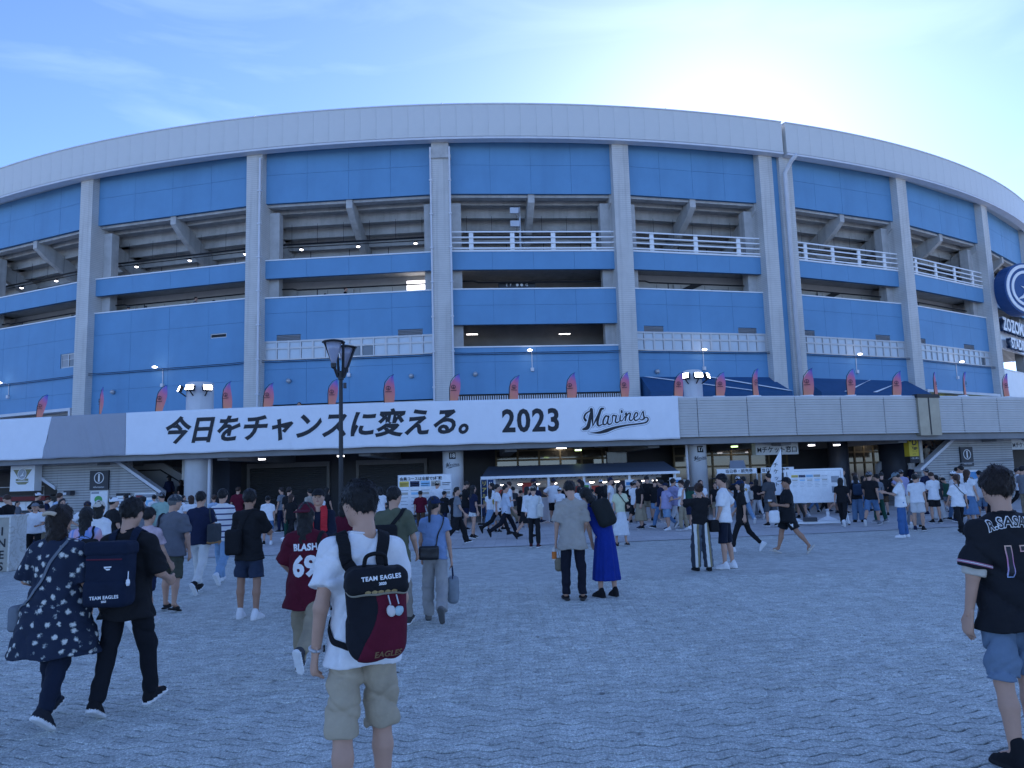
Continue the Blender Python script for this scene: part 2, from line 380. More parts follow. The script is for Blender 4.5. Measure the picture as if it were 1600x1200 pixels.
        for z in ((14.5, 12.05, 8.6) if deep else (14.5, 12.05)):
            fb = MB(); fb.box(x0, x1, 0.26, 9.5, z-0.32, z); s.put(fb, 'floor_slab', CONC)
        wb = MB(); yb = 4.4
        wb.box(x0, x1, yb, yb+0.2, 13.95, 19)
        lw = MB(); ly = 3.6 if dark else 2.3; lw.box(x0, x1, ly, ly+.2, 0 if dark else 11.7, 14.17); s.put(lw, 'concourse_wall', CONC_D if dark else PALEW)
        if lit:
            lx0, lx1 = lit; gb = MB(); gb.box(lx0-.06, lx1, ly-.03, ly-.002, 13.0, 14.0); gf = s.put(gb, 'window_frame', ALU); gb = MB(); gb.box(lx0, lx1, ly-.05, ly-.032, 13.05, 13.9); gb.obj('daylight_glow_panel', M('painted_daylight_glow', (1.0, .93, .80), emit=1.6), gf)  # glowing panel and frame added in place of a bright daylight opening
        if not dark:
            for x in np.linspace(s.x0+1.0, s.x1-1.0, 5): jb = MB(); jb.box(x-0.015, x+0.015, ly-0.008, ly-0.001, 12.05, 13.6); s.put(jb, 'wall_joint', CONC_D)
            for x, w_ in ((s.x0+.9, .5), (s.x0+(s.x1-s.x0)*.45, .3)): jb = MB(); jb.box(x-w_/2, x+w_/2, ly-.25, ly-.012, 12.05, 13.55); s.put(jb, 'wall_pier', PALEW)
        s.put(wb, 'back_wall', PALEW)
        # wall joints / door shapes on the back wall
        for x in np.linspace(s.x0+1.2, s.x1-1.2, 4):
            jb = MB(); jb.box(x-0.02, x+0.02, yb-0.012, yb-0.002, 14, 17); s.put(jb, 'wall_joint', DARK)
        pb = MB(); pb.tube([(x0+0.5, 1.6, 16.35), (x1-0.5, 1.6, 16.35)], 0.06, 6); pb.tube([(x0+0.5, 1.7, 16.2), (x1-0.5, 1.7, 16.2)], 0.03, 5)
        for x in np.linspace(s.x0+1, s.x1-1, 6): pb.tube([(x, 1.6, 16.35), (x, 1.6, 17.6)], 0.012, 4)
        s.put(pb, 'conduit', BLACK)
        pb = MB(); pb.tube([(x0+0.5, 1.0, 13.42), (s.x0+1.3, 1.0, 13.42), (s.x0+1.6, 1.0, 13.34), (x1-0.5, 1.0, 13.34)], 0.045, 6); pb.tube([(s.x0+2.8, 1, 13.34), (s.x0+2.8, 1.0, 12.4)], 0.03, 5); s.put(pb, 'conduit', BLACK)
        if lamps:
            for x in np.linspace(s.x0+1.6, s.x1-1.4, 3):
                lb = MB(); lb.lathe([(0.02, 0.16), (0.07, 0.13), (0.13, 0.03), (0.13, 0.0)], 12, 0, (x, 1.6, 16.02)); l = s.put(lb, 'hanging_lamp', BLACK, smooth=True)
                eb = MB(); eb.lathe([(0.03, -0.06), (0.09, -0.03), (0.115, 0.0)], 12, 0, (x, 1.6, 16.015)); eb.obj('bulb', LAMP, l, smooth=True)
    def cable(s, z=8.86):
        mb = MB(); n = 9; xs = np.linspace(s.x0-0.4, s.x1+0.4, n)
        for dz in (0, 0.09): mb.tube([(x, -0.12 if 0 < i < n-1 else -0.35, z+dz) for i, x in enumerate(xs)], 0.018, 5)
        s.put(mb, 'cable_line', BLACK)
    def wall_lamp(s, fx, z=8.95, arm=0.95):
        x = s.x0+(s.x1-s.x0)*fx; mb = MB(); mb.tube([(x, -0.03, z-arm), (x, -0.05, z), (x-0.12, -0.45, z+0.06)], 0.025, 6); mb.box(x-0.09, x+0.09, -0.14, 0, z-arm-0.14, z-arm+0.06)
        l = s.put(mb, 'wall_lamp', OFFW); lb = MB(); lb.lathe([(0.05, -0.04), (0.13, -0.02), (0.14, 0.03), (0.05, 0.07)], 10, 0, (x-0.16, -0.55, z+0.04)); lb.obj('bulb', LAMP, l, smooth=True)
    def vent_cap(s, fx, z=7.75):
        x = s.x0+(s.x1-s.x0)*fx; mb = MB(); mb.tube([(x, 0, z), (x, -0.16, z), (x, -0.22, z-0.05)], [0.13, 0.13, 0.08], 12); s.put(mb, 'vent_cap', STEEL, smooth=True)
B = {}
names = ['Z', 'L', 'AB', 'BC', 'CD', 'DE', 'EF', 'FG', 'GH', 'HI']
edges = [-39.4] + COLS
for i, nme in enumerate(names):
    a, b = edges[i], edges[i+1]
    ca = cb = 0.5
    if b == 18.5: cb = 1.22
    if a == 18.5: ca = 1.22
    B[nme] = Bay(a, b, ca, cb)
for nme, b in B.items():
    b.wall(18.4, 23.1, [20.15])
    b.wall(13.85, 14.90, [], cap=True)
    right = nme in ('CD', 'DE', 'EF', 'FG', 'GH', 'HI')
    lit = None
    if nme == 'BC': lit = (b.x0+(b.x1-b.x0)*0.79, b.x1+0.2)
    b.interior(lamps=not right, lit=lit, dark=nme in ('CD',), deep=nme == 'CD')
    if right: b.railing(nposts=3 if nme == 'DE' else 4)
    if nme not in ('GH',): b.cable()
for nme in ('Z', 'L', 'AB'):
    b = B[nme]
    w = b.x1-b.x0
    hole = {'L': [(b.x1-1.95, b.x1-0.5, 9.55, 10.45)], 'AB': [(b.x1-2.6, b.x1-1.5, 10.55, 10.82)]}.get(nme, [])
    z0 = 6.95 if nme == 'L' else 6.35
    b.wall(z0, 12.72, [7.9, 11.35], holes=hole, cap=True)
    if nme == 'L':
        h = hole[0]; mb = MB()
        for x in (h[0]+.04, (h[0]+h[1])/2, h[1]-.04): mb.box(x-.035, x+.035, .05, .12, h[2], h[3])
        for z in (h[2]+.04, h[3]-.04): mb.box(h[0], h[1], .052, .118, z-.035, z+.035)
        mb.box(h[0], h[1], .055, .11, 10.05, 10.09); fr = b.put(mb, 'window_frame', ALU)
        for i, mt in ((0, LOUV), (1, PANE_D)):
            for (c, d) in ((h[2]+.07, 10.05), (10.09, h[3]-.07)):
                pb = MB(); a = h[0]+.075+i*(h[1]-h[0])/2; pb.box(a, a+(h[1]-h[0])/2-.12, .08, .095, c, d); pb.obj('pane', LOUV if (i == 0 or c > 10) else PANE_D, fr)
    if nme == 'AB':
        h = hole[0]; mb = MB(); mb.box(h[0], h[1], .03, .1, h[2], h[2]+.05); mb.box(h[0], h[1], .03, .1, h[3]-.05, h[3]); mb.box(h[0], h[0]+.05, .031, .101, h[2], h[3]); mb.box(h[1]-.05, h[1], .031, .101, h[2], h[3]); fr = b.put(mb, 'vent_frame', ALU)
        for k in range(2): pb = MB(); pb.box(h[0]+.05, h[1]-.05, .08, .1, h[2]+.06+k*.09, h[2]+.12+k*.09); pb.obj('vent_slat', BLACK, fr)
        b.vent_cap(0.15); b.wall_lamp(0.47)
    if nme == 'L': b.wall_lamp(0.33, arm=0.8)
B['BC'].vent_cap(0.15); B['BC'].vent_cap(0.86); B['CD'].vent_cap(0.13); B['DE'].vent_cap(0.15)
for nme, vents, dark in (('BC', (1, 11), (7, 8)), ('DE', (1, 11), ()), ('EF', (0, 10), ()), ('FG', (0, 9), (12,))):
    b = B[nme]; fr, vv = b.windows(vents=vents, dark=dark)
    xa = [b.x0] + [q for v in vv for q in v] + [b.x1]
    w = b.wall(10.13, 12.65, [11.75], holes=[(v0, v1, 10.13, 10.47) for v0, v1 in vv][:0], cap=True) if False else None
    # panel wall with the stepped notches above the vents
    holes = [(v0, v1, 10.0, 10.47) for v0, v1 in vv]
    mb = MB(); cuts = sorted(holes); x = b.x0
    for h in cuts:
        mb.box(x, h[0], 0.03, 0.22, 10.13, 12.65); mb.box(h[0], h[1], 0.03, 0.22, 10.47, 12.65); x = h[1]
    mb.box(x, b.x1, 0.03, 0.22, 10.13, 12.65); w = b.put(mb, 'blue_wall', BLUE_J)
    xs = np.linspace(b.x0, b.x1, 5)
    for i in range(4):
        for (c, d) in ((10.13, 11.748), (11.76, 12.65)):
            segs = [(xs[i]+.006, xs[i+1]-.006, c)]
            for h in cuts:
                out = []
                for (p, q, cc) in segs:
                    if c > 11 or h[1] <= p or h[0] >= q: out.append((p, q, cc)); continue
                    if h[0] > p: out.append((p, h[0], cc))
                    out.append((max(p, h[0]), min(q, h[1]), 10.47))
                    if h[1] < q: out.append((h[1], q, cc))
                segs = out
            pb = MB()
            for (p, q, cc) in segs: pb.box(p, q, 0, 0.03, cc, d)
            pb.obj('wall_panel', BLUE, w)
    mb = MB(); mb.box(b.x0, b.x1, -.05, .26, 12.652, 12.72); mb.obj('coping', WHITE, w)
    b.wall(6.42 if nme == 'BC' else (7.02 if nme == 'FG' else 6.2), 8.96, [8.45])
    b.wall_lamp(0.5)
b = B['CD']; b.wall(10.62, 12.66, [11.75], cap=True); b.wall(6.62, 9.28, [8.45], cap=True); b.wall_lamp(0.47)
# slatted screens above the deck under CD and L
for nme in ('CD', 'L'):
    b = B[nme]; mb = MB(); mb.box(b.x0, b.x1, 0.1, 0.16, 6.5, 6.58); mb.box(b.x0, b.x1, .35, .4, 4, 6.55); g = b.put(mb, 'screen_rail', BLACK)
    xs = np.arange(b.x0+.05, b.x1, 0.13)
    sm = MB(); sm.box(-.03, .03, 0.0, .05, 4.1, 6.52); sme = sm.mesh('slat', OFFW)
    for x in xs: place(sme, 'slat', g, (x, 0.03, 0))
# pale strip windows above the deck (BC, AB)
for nme in ('AB', 'BC', 'DE', 'EF'):
    b = B[nme]; mb = MB(); n = 12; xs = np.linspace(b.x0, b.x1, n+1)
    mb.box(b.x0, b.x1, .06, .14, 6.25, 6.345); mb.box(b.x0, b.x1, .06, .14, 4.0, 4.3)
    for x in xs: mb.box(x-.04, x+.04, .05, .15, 4.0, 6.34)
    fr = b.put(mb, 'shop_front_frame', ALU)
    for i in range(n): pb = MB(); pb.box(xs[i]+.045, xs[i+1]-.045, .1, .115, 4.3, 6.25); pb.obj('pane', PANE if nme in ('AB', 'BC') else PANE_D, fr)
# lit interior of the CD openings: tubes, hanging sign boards
b = B['CD']
for x, z, y in ((b.x0+3.3, 13.5, 2.0), (b.x0+4.0, 13.45, 4.5), (b.x0+1.2, 10.45, 2.2), (b.x0+3.6, 10.1, 4.0), (b.x0+6.8, 10.4, 2.2), (b.x1-1, 12.9, 5.5), (b.x0+2, 10.3, 5)):
    mb = MB(); mb.box(x-.35, x+.35, y, y+.08, z+.05, z+.08); t = b.put(mb, 'tube_light', STEEL); eb = MB(); eb.tube([(x-.33, y+.04, z+.03), (x+.33, y+.04, z+.03)], .018, 6); eb.obj('tube', TUBE, t)
for x in (b.x0+3.9,):
    mb = MB(); mb.box(x-1.1, x+1.1, 1.2, 1.3, 13.05, 13.4); t = b.put(mb, 'hanging_sign', BLACK)
    text_obj('E  F    ● ●  G', .22, WINK, t, (x, 1.19, 13.22))
for (x, z, w) in ((b.x0+1.2, 9.6, .45), (b.x0+1.9, 9.6, .4), (b.x0+4.7, 9.75, .3)):
    mb = MB(); mb.box(x-w/2, x+w/2, 5.0, 5.05, z-.3, z+.35); b.put(mb, 'poster_board', M('poster_grey', (.13, .14, .16), .6, .3, 6))
for (x, w) in ((b.x0+2.2, .5), (b.x0+5.4, .4), (b.x0+6.4, .5)):
    mb = MB(); mb.box(x-w/2, x+w/2, 1.5, 1.9, 12.1, 12.95); b.put(mb, 'concourse_box', OFFW)
# flood light pair on a stand in the CD upper opening
mb = MB(); x = b.x0+4.15; mb.tube([(x, .9, 14.9), (x, .9, 17.9)], .06, 6); mb.box(x-.6, x-.1, .5, .62, 17.4, 17.75); mb.box(x-.6, x-.05, .5, .62, 16.6, 16.95); mb.tube([(x, .9, 17.2), (x-.35, .6, 17.5)], .04, 5); mb.tube([(x, .9, 16.5), (x-.35, .6, 16.75)], .04, 5); b.put(mb, 'flood_light_stand', STEEL)
# stair flight and dark pipes crossing the DE / EF lower openings
for nme in ('DE', 'EF'):
    b = B[nme]; mb = MB(); xm = (b.x0+b.x1)/2
    mb.add([(xm-2.5, 2.2, 12.2), (xm-1.9, 2.2, 12.2), (xm+1.6, 2.2, 13.7), (xm+.8, 2.2, 13.7), (xm-2.5, 3.4, 12.2), (xm-1.9, 3.4, 12.2), (xm+1.6, 3.4, 13.7), (xm+.8, 3.4, 13.7)], [(0,1,2,3),(7,6,5,4),(0,4,5,1),(1,5,6,2),(2,6,7,3),(3,7,4,0)])
    b.put(mb, 'stair_flight', BLACK)
    mb = MB(); mb.tube([(b.x0, 1.6, 13.1), (b.x1, 1.6, 12.9)], .05, 6); mb.tube([(b.x0, 1.4, 12.85), (b.x1, 1.4, 12.85)], .03, 6); b.put(mb, 'conduit', BLACK)
    mb = MB(); mb.box(b.x1-2.3, b.x1-1.2, 2.0, 2.6, 12.1, 13.35); b.put(mb, 'duct_box', CONC)
# fan coil + coffee sign in the L opening
b = B['L']; mb = MB(); mb.box(b.x1-1.9, b.x1-1.1, .9, 1.2, 13.2, 13.75); b.put(mb, 'air_conditioner', OFFW)
mb = MB(); mb.box(b.x1-1.95, b.x1-.05, .6, .7, 12.8, 13.12); t = b.put(mb, 'shop_sign', BLACK); text_obj('RIE COFFEE', .26, WINK, t, (b.x1-.95, .59, 12.95), bold=.006)
# gate header panel "E" in bay L and "D" in bay FG
def gate(b, letter, yellow=False):
    mb = MB(); x0, x1 = b.x0+.2, b.x1-.15; zt = 6.92
    mb.box(x0, x1, -.5, .3, zt-.18, zt); mb.box(x1-.18, x1, -.49, .29, 4, zt-.18); mb.box(x0, x0+.18, -.49, .29, 4, zt-.18)
    g = b.put(mb, 'gate_portal', OFFW)
    mb = MB(); mb.box(x0+.18, x1-.18, .2, .28, 5.7 if not yellow else 4, zt-.18); mb.obj('gate_header', M('gate_yellow', (.55, .47, .04), .5, .05) if yellow else CONC_P, g)
    xm = (x0+x1)/2+(-.3 if yellow else .2)
    mb = MB(); mb.box(xm-1.35, xm+1.35, .02, .1, 5.85, 6.65); s = mb.obj('gate_board', M('board_dark', (.035, .04, .045), .5, .05), g)
    text_obj(letter, .55, WINK, s, (xm, .012, 6.28), bold=.012)
    text_obj('内野指定席', .2, WINK, s, (xm-.85, .012, 6.4)); text_obj('INFIELD', .1, WINK, s, (xm-.85, .012, 6.2)); text_obj('入場口', .2, WINK, s, (xm+.85, .012, 6.4)); text_obj('GATE', .1, WINK, s, (xm, .012, 5.95))
    for dx in (-.85, .85): mb = MB(); mb.box(xm+dx-.28, xm+dx+.28, .005, .02, 5.93, 6.08); mb.obj('gate_plate', WINK, s)
    if yellow:
        for sx in (-2.35, 2.0): text_obj('Yggo', .6, INK, g, (xm+sx, .19, 6.2), bold=.02)
gate(B['L'], 'E'); gate(B['FG'], 'D', True)
# big white sign bay GH: white wall with round emblem and raised letters
b = B['GH']
mb = MB(); mb.box(b.x0, b.x1, 0.0, .22, 10.65, 12.66); mb.box(b.x0, b.x1, 0.0, .22, 6.0, 9.0); sw = b.put(mb, 'white_sign_wall', WHITE)
mb = MB(); mb.box(b.x0, b.x1, -.05, .25, 9.0, 9.09); mb.obj('coping', WHITE, sw)
SBLUE = M('sign_blue', (.02, .07, .22), .35, .05)
def disc(mb, cx, cz, r, y0, y1, n=40, mi=0):
    mb.prism([(cx+r*math.cos(2*PI*k/n), cz+r*math.sin(2*PI*k/n)) for k in range(n)], y0, y1, mi)
def ring(mb, cx, cz, r0, r1, y0, y1, a0=0, a1=360, n=48, mi=0):
    A = np.radians(np.linspace(a0, a1, n+1)); V = []; F = []
    for a in A:
        for (r, y) in ((r0, y0), (r1, y0), (r1, y1), (r0, y1)): V.append((cx+r*math.cos(a), y, cz+r*math.sin(a)))
    for i in range(n):
        for j in range(4): F.append((i*4+j, i*4+(j+1)%4, i*4+4+(j+1)%4, i*4+4+j))
    F += [(0,1,2,3), (n*4+3, n*4+2, n*4+1, n*4)]
    mb.add(V, F, mi)
ex, ez = 0, 0
mb = MB(); disc(mb, ex, ez, 1.95, -1.9, -.9); em = mb.obj('round_emblem', SBLUE, ST, pol(39.6, 65.9, 14.74), rad(39.6-25))
mb = MB(); ring(mb, ex, ez, 1.58, 1.82, -1.96, -1.9); ring(mb, ex, ez, 1.15, 1.36, -1.96, -1.9, 60, 395); mb.obj('emblem_ring', WHITE, em)
mb = MB(); mb.prism([(ex-.95, ez-.85), (ex-.35, ez-.5), (ex+.05, ez+.1), (ex+.55, ez+.95), (ex+.35, ez+.15), (ex+.6, ez-.15), (ex+.15, ez-.1), (ex-.05, ez-.55), (ex-.4, ez-.75)], -1.96, -1.9); mb.prism([(ex-.5, ez+.2), (ex-.12, ez-.05), (ex-.02, ez+.3), (ex-.15, ez+.1)], -1.96, -1.9); mb.obj('emblem_bird', WHITE, em)
def raised(s, size, xleft, z, d):
    V, F = text_uv(s, size, bold=.035*size, align='LEFT'); mb = MB(); mb.add([(xleft+u, -d, z+v) for u, v in V], F); t = mb.obj('raised_letters', WHITE, sw, fix=False)
    # sides of the letters: the same outline stepped back
    for k in range(1, 7):
        V2 = [(xleft+u, -d+.06*k, z+v) for u, v in V]; bm = MB(); bm.add(V2, F); bm.obj('letter_side', SBLUE, t, fix=False)
raised('ZOZOMARINE', 1.35, b.x0+.55, 12.3, .6); raised('STADIUM', 1.1, b.x0+2.1, 11.0, .6)
# dark awnings with white stripes in DE and EF
AWN = M('awning_cloth', (.025, .08, .19), .8, .08, 2, .1, 20)
for nme, x0f, x1f in (('DE', 0.02, 1.06), ('EF', 0.0, 1.03)):
    b = B[nme]; x0 = b.x0+(b.x1-b.x0)*x0f; x1 = b.x0+(b.x1-b.x0)*x1f
    zt, zb, zv, yo = 7.45, 6.4, 6.15, -1.5
    mb = MB(); V = [(x0+.05, -.06, zt), (x1-.5, -.06, zt), (x1, yo, zb), (x0, yo, zb), (x1, yo, zv), (x0, yo, zv), (x0+.05, -.06, zv), (x1, -.06, zv)]
    mb.add(V, [(0,1,2,3), (3,2,4,5), (1,7,4,2), (0,3,5,6)]); aw = b.put(mb, 'awning', AWN)
    def on(u, v): # point on the sloping sheet
        a = Vector(V[0]).lerp(Vector(V[1]), u); c = Vector(V[3]).lerp(Vector(V[2]), u); return a.lerp(c, v)+Vector((0, -.03, .05))
    mb = MB()
    for u0, u1 in (((.02, .72), (.5, .98)) if nme == 'DE' else ((.62, .2), (.95, .45))):
        mb.add([on(u0, .06), on(u0+.03*np.sign(u1-u0)+.02, .06), on(u1+.03, .98), on(u1-.01, .98)], [(0,1,2,3)])
    mb.obj('awning_stripe', WHITE, aw)

# ---- deck, parapet of ribbed cladding panels, soffit
RP = 76.5; PZ0, PZ1 = 3.29, 5.03; DECK = 3.95
mb = MB(); arc_sweep(mb, [(RP-.12, 3.42), (RP-.12, DECK), (64.0, DECK), (64.0, 3.55)], TH0, TH1, 90); mb.obj('deck', CONC, ST)
CLAD = M('ribbed_cladding', (.53, .525, .51), .55, .08, .8); add_streaks(CLAD, .2, (.2, .2, .2), 1.0)
mb = MB(); arc_sweep(mb, [(RP-.2, PZ0+.03), (RP-.2, PZ1), (RP-.4, PZ1), (RP-.4, PZ0+.03)], TH0, TH1, 110); par = mb.obj('parapet', CONC, ST)
mb = MB(); arc_sweep(mb, [(RP+.03, PZ1), (RP+.03, PZ1+.05), (RP-.45, PZ1+.05), (RP-.45, PZ1)], TH0, TH1, 110); mb.obj('parapet_coping', OFFW, par)
stp = 1.72; w = RP*rad(stp)/2-.012
V = []; prof = []; z = PZ0+.06; nrib = 14; hz = (PZ1-.12-z)/nrib
for k in range(nrib): prof += [(-.05, z), (-.05, z+hz*.60), (-.008, z+hz*.64), (-.008, z+hz*.97)]; z += hz
prof += [(-.05, z), (-.05, PZ1-.004)]
mb = MB()
for i in range(len(prof)-1):
    (ya, za), (yb, zb) = prof[i], prof[i+1]; mb.quad((-w, ya, za), (w, ya, za), (w, yb, zb), (-w, yb, zb))
for sx in (-w, w): mb.quad((sx, -.04, PZ0+.06), (sx, .1, PZ0+.06), (sx, .1, PZ1-.004), (sx, -.04, PZ1-.004))
cp = mb.mesh('cladding_panel', CLAD)
th = TH0+stp/2
while th < TH1:
    if abs(th-17.8) > .1: place(cp, 'cladding_panel', par, pol(th, RP), rad(th))
    th += stp
mb = MB(); mb.box(-.62, .62, -.16, .3, PZ0-.06, PZ1+.09); jc = mb.obj('joint_cover', M('brass_sheet', (.34, .31, .24), .4, .12, 2, metal=.35), par, pol(17.75, RP), rad(17.75))
mb = MB(); mb.box(-.03, .03, -.175, -.162, PZ0-.03, PZ1+.02); mb.box(-.66, .66, -.19, .1, PZ1-.06, PZ1+.11); mb.obj('cover_seam', BLACK, jc)
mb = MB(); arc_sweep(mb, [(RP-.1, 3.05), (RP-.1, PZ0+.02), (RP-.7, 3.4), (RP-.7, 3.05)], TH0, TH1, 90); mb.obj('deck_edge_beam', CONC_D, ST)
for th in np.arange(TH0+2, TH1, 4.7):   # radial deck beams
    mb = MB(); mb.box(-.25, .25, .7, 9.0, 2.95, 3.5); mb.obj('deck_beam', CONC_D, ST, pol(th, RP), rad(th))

# ---- ring wall added to stop sun leaking through the lower levels
mb = MB(); arc_sweep(mb, [(60.3, 0), (60.3, 14.1), (60.0, 14.1), (60.0, 0)], TH0, TH1, 70); mb.obj('sun_blocking_ring_wall', CONC_D, ST)
# ---- ground floor under the deck
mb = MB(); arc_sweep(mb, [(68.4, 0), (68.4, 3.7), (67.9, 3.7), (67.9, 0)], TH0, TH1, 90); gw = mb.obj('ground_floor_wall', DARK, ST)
SHUT = M('roller_shutter', (.10, .105, .115), .5, .08, 1.5)
for th, wd in ((-13.5, 4.5), (-6.5, 4.2), (-1.9, 3.4)):
    mb = MB(); mb.box(-wd/2-.15, wd/2+.15, -.14, .0, 2.75, 3.0); mb.box(-wd/2-.15, -wd/2, -.13, 0, 0, 2.75); mb.box(wd/2, wd/2+.15, -.13, 0, 0, 2.75); fr = mb.obj('shutter_frame', CONC_D, gw, pol(th, 68.41), rad(th))
    sm = MB(); sm.add([(-wd/2, -.03, 0), (wd/2, -.03, 0), (wd/2, -.07, .05), (-wd/2, -.07, .05), (wd/2, -.03, .1), (-wd/2, -.03, .1)], [(0,1,2,3), (3,2,4,5)]); sme = sm.mesh('shutter_slat', SHUT)
    for k in range(27): place(sme, 'shutter_slat', fr, (0, 0, .02+k*.1))
BRZ = M('bronze_frame', (.14, .11, .06), .4, .1, 3, metal=.3)
DGL = M('door_glass', (.06, .055, .045), .05, .2, .7, spec=.9)
for th0, th1 in ((2.2, 8.6), (10.0, 16.4), (18.2, 22.5)):
    n = 6; b = Bay(th0, th1); b.loc = pol(b.th, 68.9); x0, x1 = b.x0*68.5/65.5, b.x1*68.5/65.5; xs = np.linspace(x0, x1, n+1); mb = MB()
    for x in xs: mb.box(x-.05, x+.05, -.06, .06, 0, 3.3)
    for z in (.1, 2.15, 2.75, 3.25): mb.box(x0, x1, -.055, .055, z-.05, z+.05)
    fr = mb.obj('glass_front', BRZ, gw, b.loc, b.rz)
    for i in range(n):
        for (c, d) in ((.15, 2.1), (2.2, 2.7), (2.8, 3.2)): pb = MB(); pb.box(xs[i]+.05, xs[i+1]-.05, -.01, .01, c, d); pb.obj('pane', DGL, fr)
    for k in range(3):
        mb = MB(); x = x0+(x1-x0)*(.2+.3*k); mb.box(x-.25, x+.25, -.5, -.38, 3.28, 3.34); mb.obj('ceiling_light', TUBE if k == 1 else STEEL, fr)
PILL = M('pillar_paint', (.62, .63, .64), .5, .06, 1.2); add_streaks(PILL, .12)
DPIL = M('pillar_dark_paint', (.03, .035, .05), .5, .1, 1)
def pillar(th, R, r, ztop, mat, num=None, lights=0):
    mb = MB(); mb.lathe([(r, 0), (r, ztop), (r*.82, ztop+.04)], 32); o = mb.obj('pillar', mat, ST, pol(th, R), rad(th), smooth=False)
    for p in o.data.polygons: p.use_smooth = abs(p.normal.z) < .5
    if num:
        wrap = lambda u, v: (math.sin(u/r)*(r+.012), -math.cos(u/r)*(r+.012), v)
        mb = MB(); V = []; n = 6
        for i in range(n+1):
            u = -.14+.28*i/n
            for v in (2.72, 3.0): q = wrap(u, v); V.append((q[0]*.994, q[1]*.994, q[2]))
        mb.add(V, [(2*i, 2*i+2, 2*i+3, 2*i+1) for i in range(n)]); pl = mb.obj('number_plate', INK, o, fix=False)
        text_obj(num, .24, WINK, pl, (0, 0, 0), wrap=lambda u, v: wrap(u, v+2.86), bold=.006)
        V, F = logo_uv(.62); mb = MB(); mb.add([wrap(u, v+2.45) for u, v in V], F); mb.obj('script_print', INK, o, fix=False)
    for k in range(lights):
        a = rad((-50, 0, 50)[k] if lights == 3 else (-25, 35, 60)[k]); d = Vector((math.sin(a), -math.cos(a), 0)); p = d*(r+.25)+Vector((0, 0, ztop-.28))
        mb = MB(); mb.tube([d*r+Vector((0,0,ztop-.6)), p+Vector((0,0,-.15))], .03, 5); T = Matrix.Translation(p) @ Matrix.Rotation(a, 4, 'Z') @ Matrix.Rotation(rad(-20), 4, 'X'); mb.box(-.2, .2, -.06, .08, -.13, .13, T=T); f = mb.obj('flood_light', BLACK, o)
        eb = MB(); eb.box(-.18, .18, -.075, -.062, -.11, .11, T=T); eb.obj('flood_lens', M('flood_glow', (1, .96, .86), emit=10.0), f)
# script wordmark traced as pen strokes (coordinates in a 1600x800 sketch space)
LOGO = [([(275,390),(252,340),(285,270),(375,215)], [46,34,30,20]), ([(225,548),(300,520),(335,440),(360,320),(385,190)], [40,72,62,50,10]), ([(385,200),(395,330),(398,500)], [60,46,10]), ([(398,495),(450,400),(510,300),(560,200),(600,188)], [10,30,44,46,34]), ([(555,205),(510,330),(485,440),(505,492),(570,465)], [40,44,44,30,16]),
 ([(690,335),(640,322),(592,395),(590,465),(640,460),(690,345)], [26,30,30,30,20,20]), ([(692,325),(668,430),(690,470),(745,440),(760,330),(785,312),(828,330)], [30,30,28,16,24,28,20]), ([(830,320),(808,420),(835,442),(890,405),(906,310),(892,395),(930,410),(985,330)], [26,28,26,16,20,28,20,12]), ([(930,236),(930,262)], [34,34]),
 ([(985,300),(1012,275),(1000,350),(985,412)], [14,28,28,22]), ([(995,360),(1050,285),(1085,290),(1062,385),(1095,412),(1145,365)], [12,22,28,28,24,12]), ([(1145,365),(1205,335),(1222,285),(1185,275),(1148,345),(1165,408),(1215,400),(1260,365)], [12,20,24,26,28,28,20,12]), ([(1255,370),(1322,250),(1330,320),(1340,375),(1290,402),(1245,385)], [12,18,28,30,22,14]),
 ([(1325,372),(1385,358),(1408,400),(1360,450),(1200,474),(1000,494),(800,530),(640,580),(500,612),(330,612)], [18,22,24,28,28,30,46,66,44,4])]
def logo_uv(width, extra=0.0):
    V, F = stroke_uv(LOGO, extra); k = width/1200.0
    return [((x-810)*k, (400-y)*k) for x, y in V], F
def at_depth(px, py, Y):
    d = ray(px, py); t = Y/d.y; return Vector((0, 0, CAM_H)) + d*t
# ---- pillars carrying the deck
pillar(-7.57, 75.0, .58, 6.45, PILL, None, 3)
pillar(1.1, 75.0, .45, 3.45, PILL, '18')
pillar(9.42, 75.0, .42, 6.4, PILL, '17', 3)
pillar(18.9, 73.0, .85, 3.45, DPIL, '16')
pillar(16.7, 72.0, .5, 3.45, DPIL)
mb = MB(); mb.box(-.75, .75, .1, 1.2, 0, 3.45); mb.obj('dark_pier', DPIL, ST, pol(-7.55, 73.8), rad(-7.55))
mb = MB(); mb.tube([(0, -.05, 0), (0, -.05, 3.3)], .07, 8); mb.obj('downpipe', OFFW, ST, pol(-6.95, 75.5), rad(-6.95))
mb = MB(); mb.tube([(0, -.05, 0), (0, -.05, 3.3)], .06, 8); mb.obj('downpipe', OFFW, ST, pol(8.95, 75.3), rad(8.95))
# soffit lamps under the deck edge
for th, R, k in ((-2.6, 75.2, 0), (11.2, 74.0, 1), (14.6, 73.5, 0), (15.9, 73.2, 0), (5.4, 74.2, 1), (-5.5, 74.5, 0)):
    mb = MB(); mb.box(-.16, .16, -.1, .1, 3.02, 3.1); l = mb.obj('soffit_lamp', STEEL, ST, pol(th, R), rad(th)); eb = MB(); eb.box(-.13, .13, -.08, .08, 2.97, 3.018); eb.obj('bulb', LAMP if k == 0 else M('dim_green_lamp', (.75, 1.0, .35), emit=2.5), l)
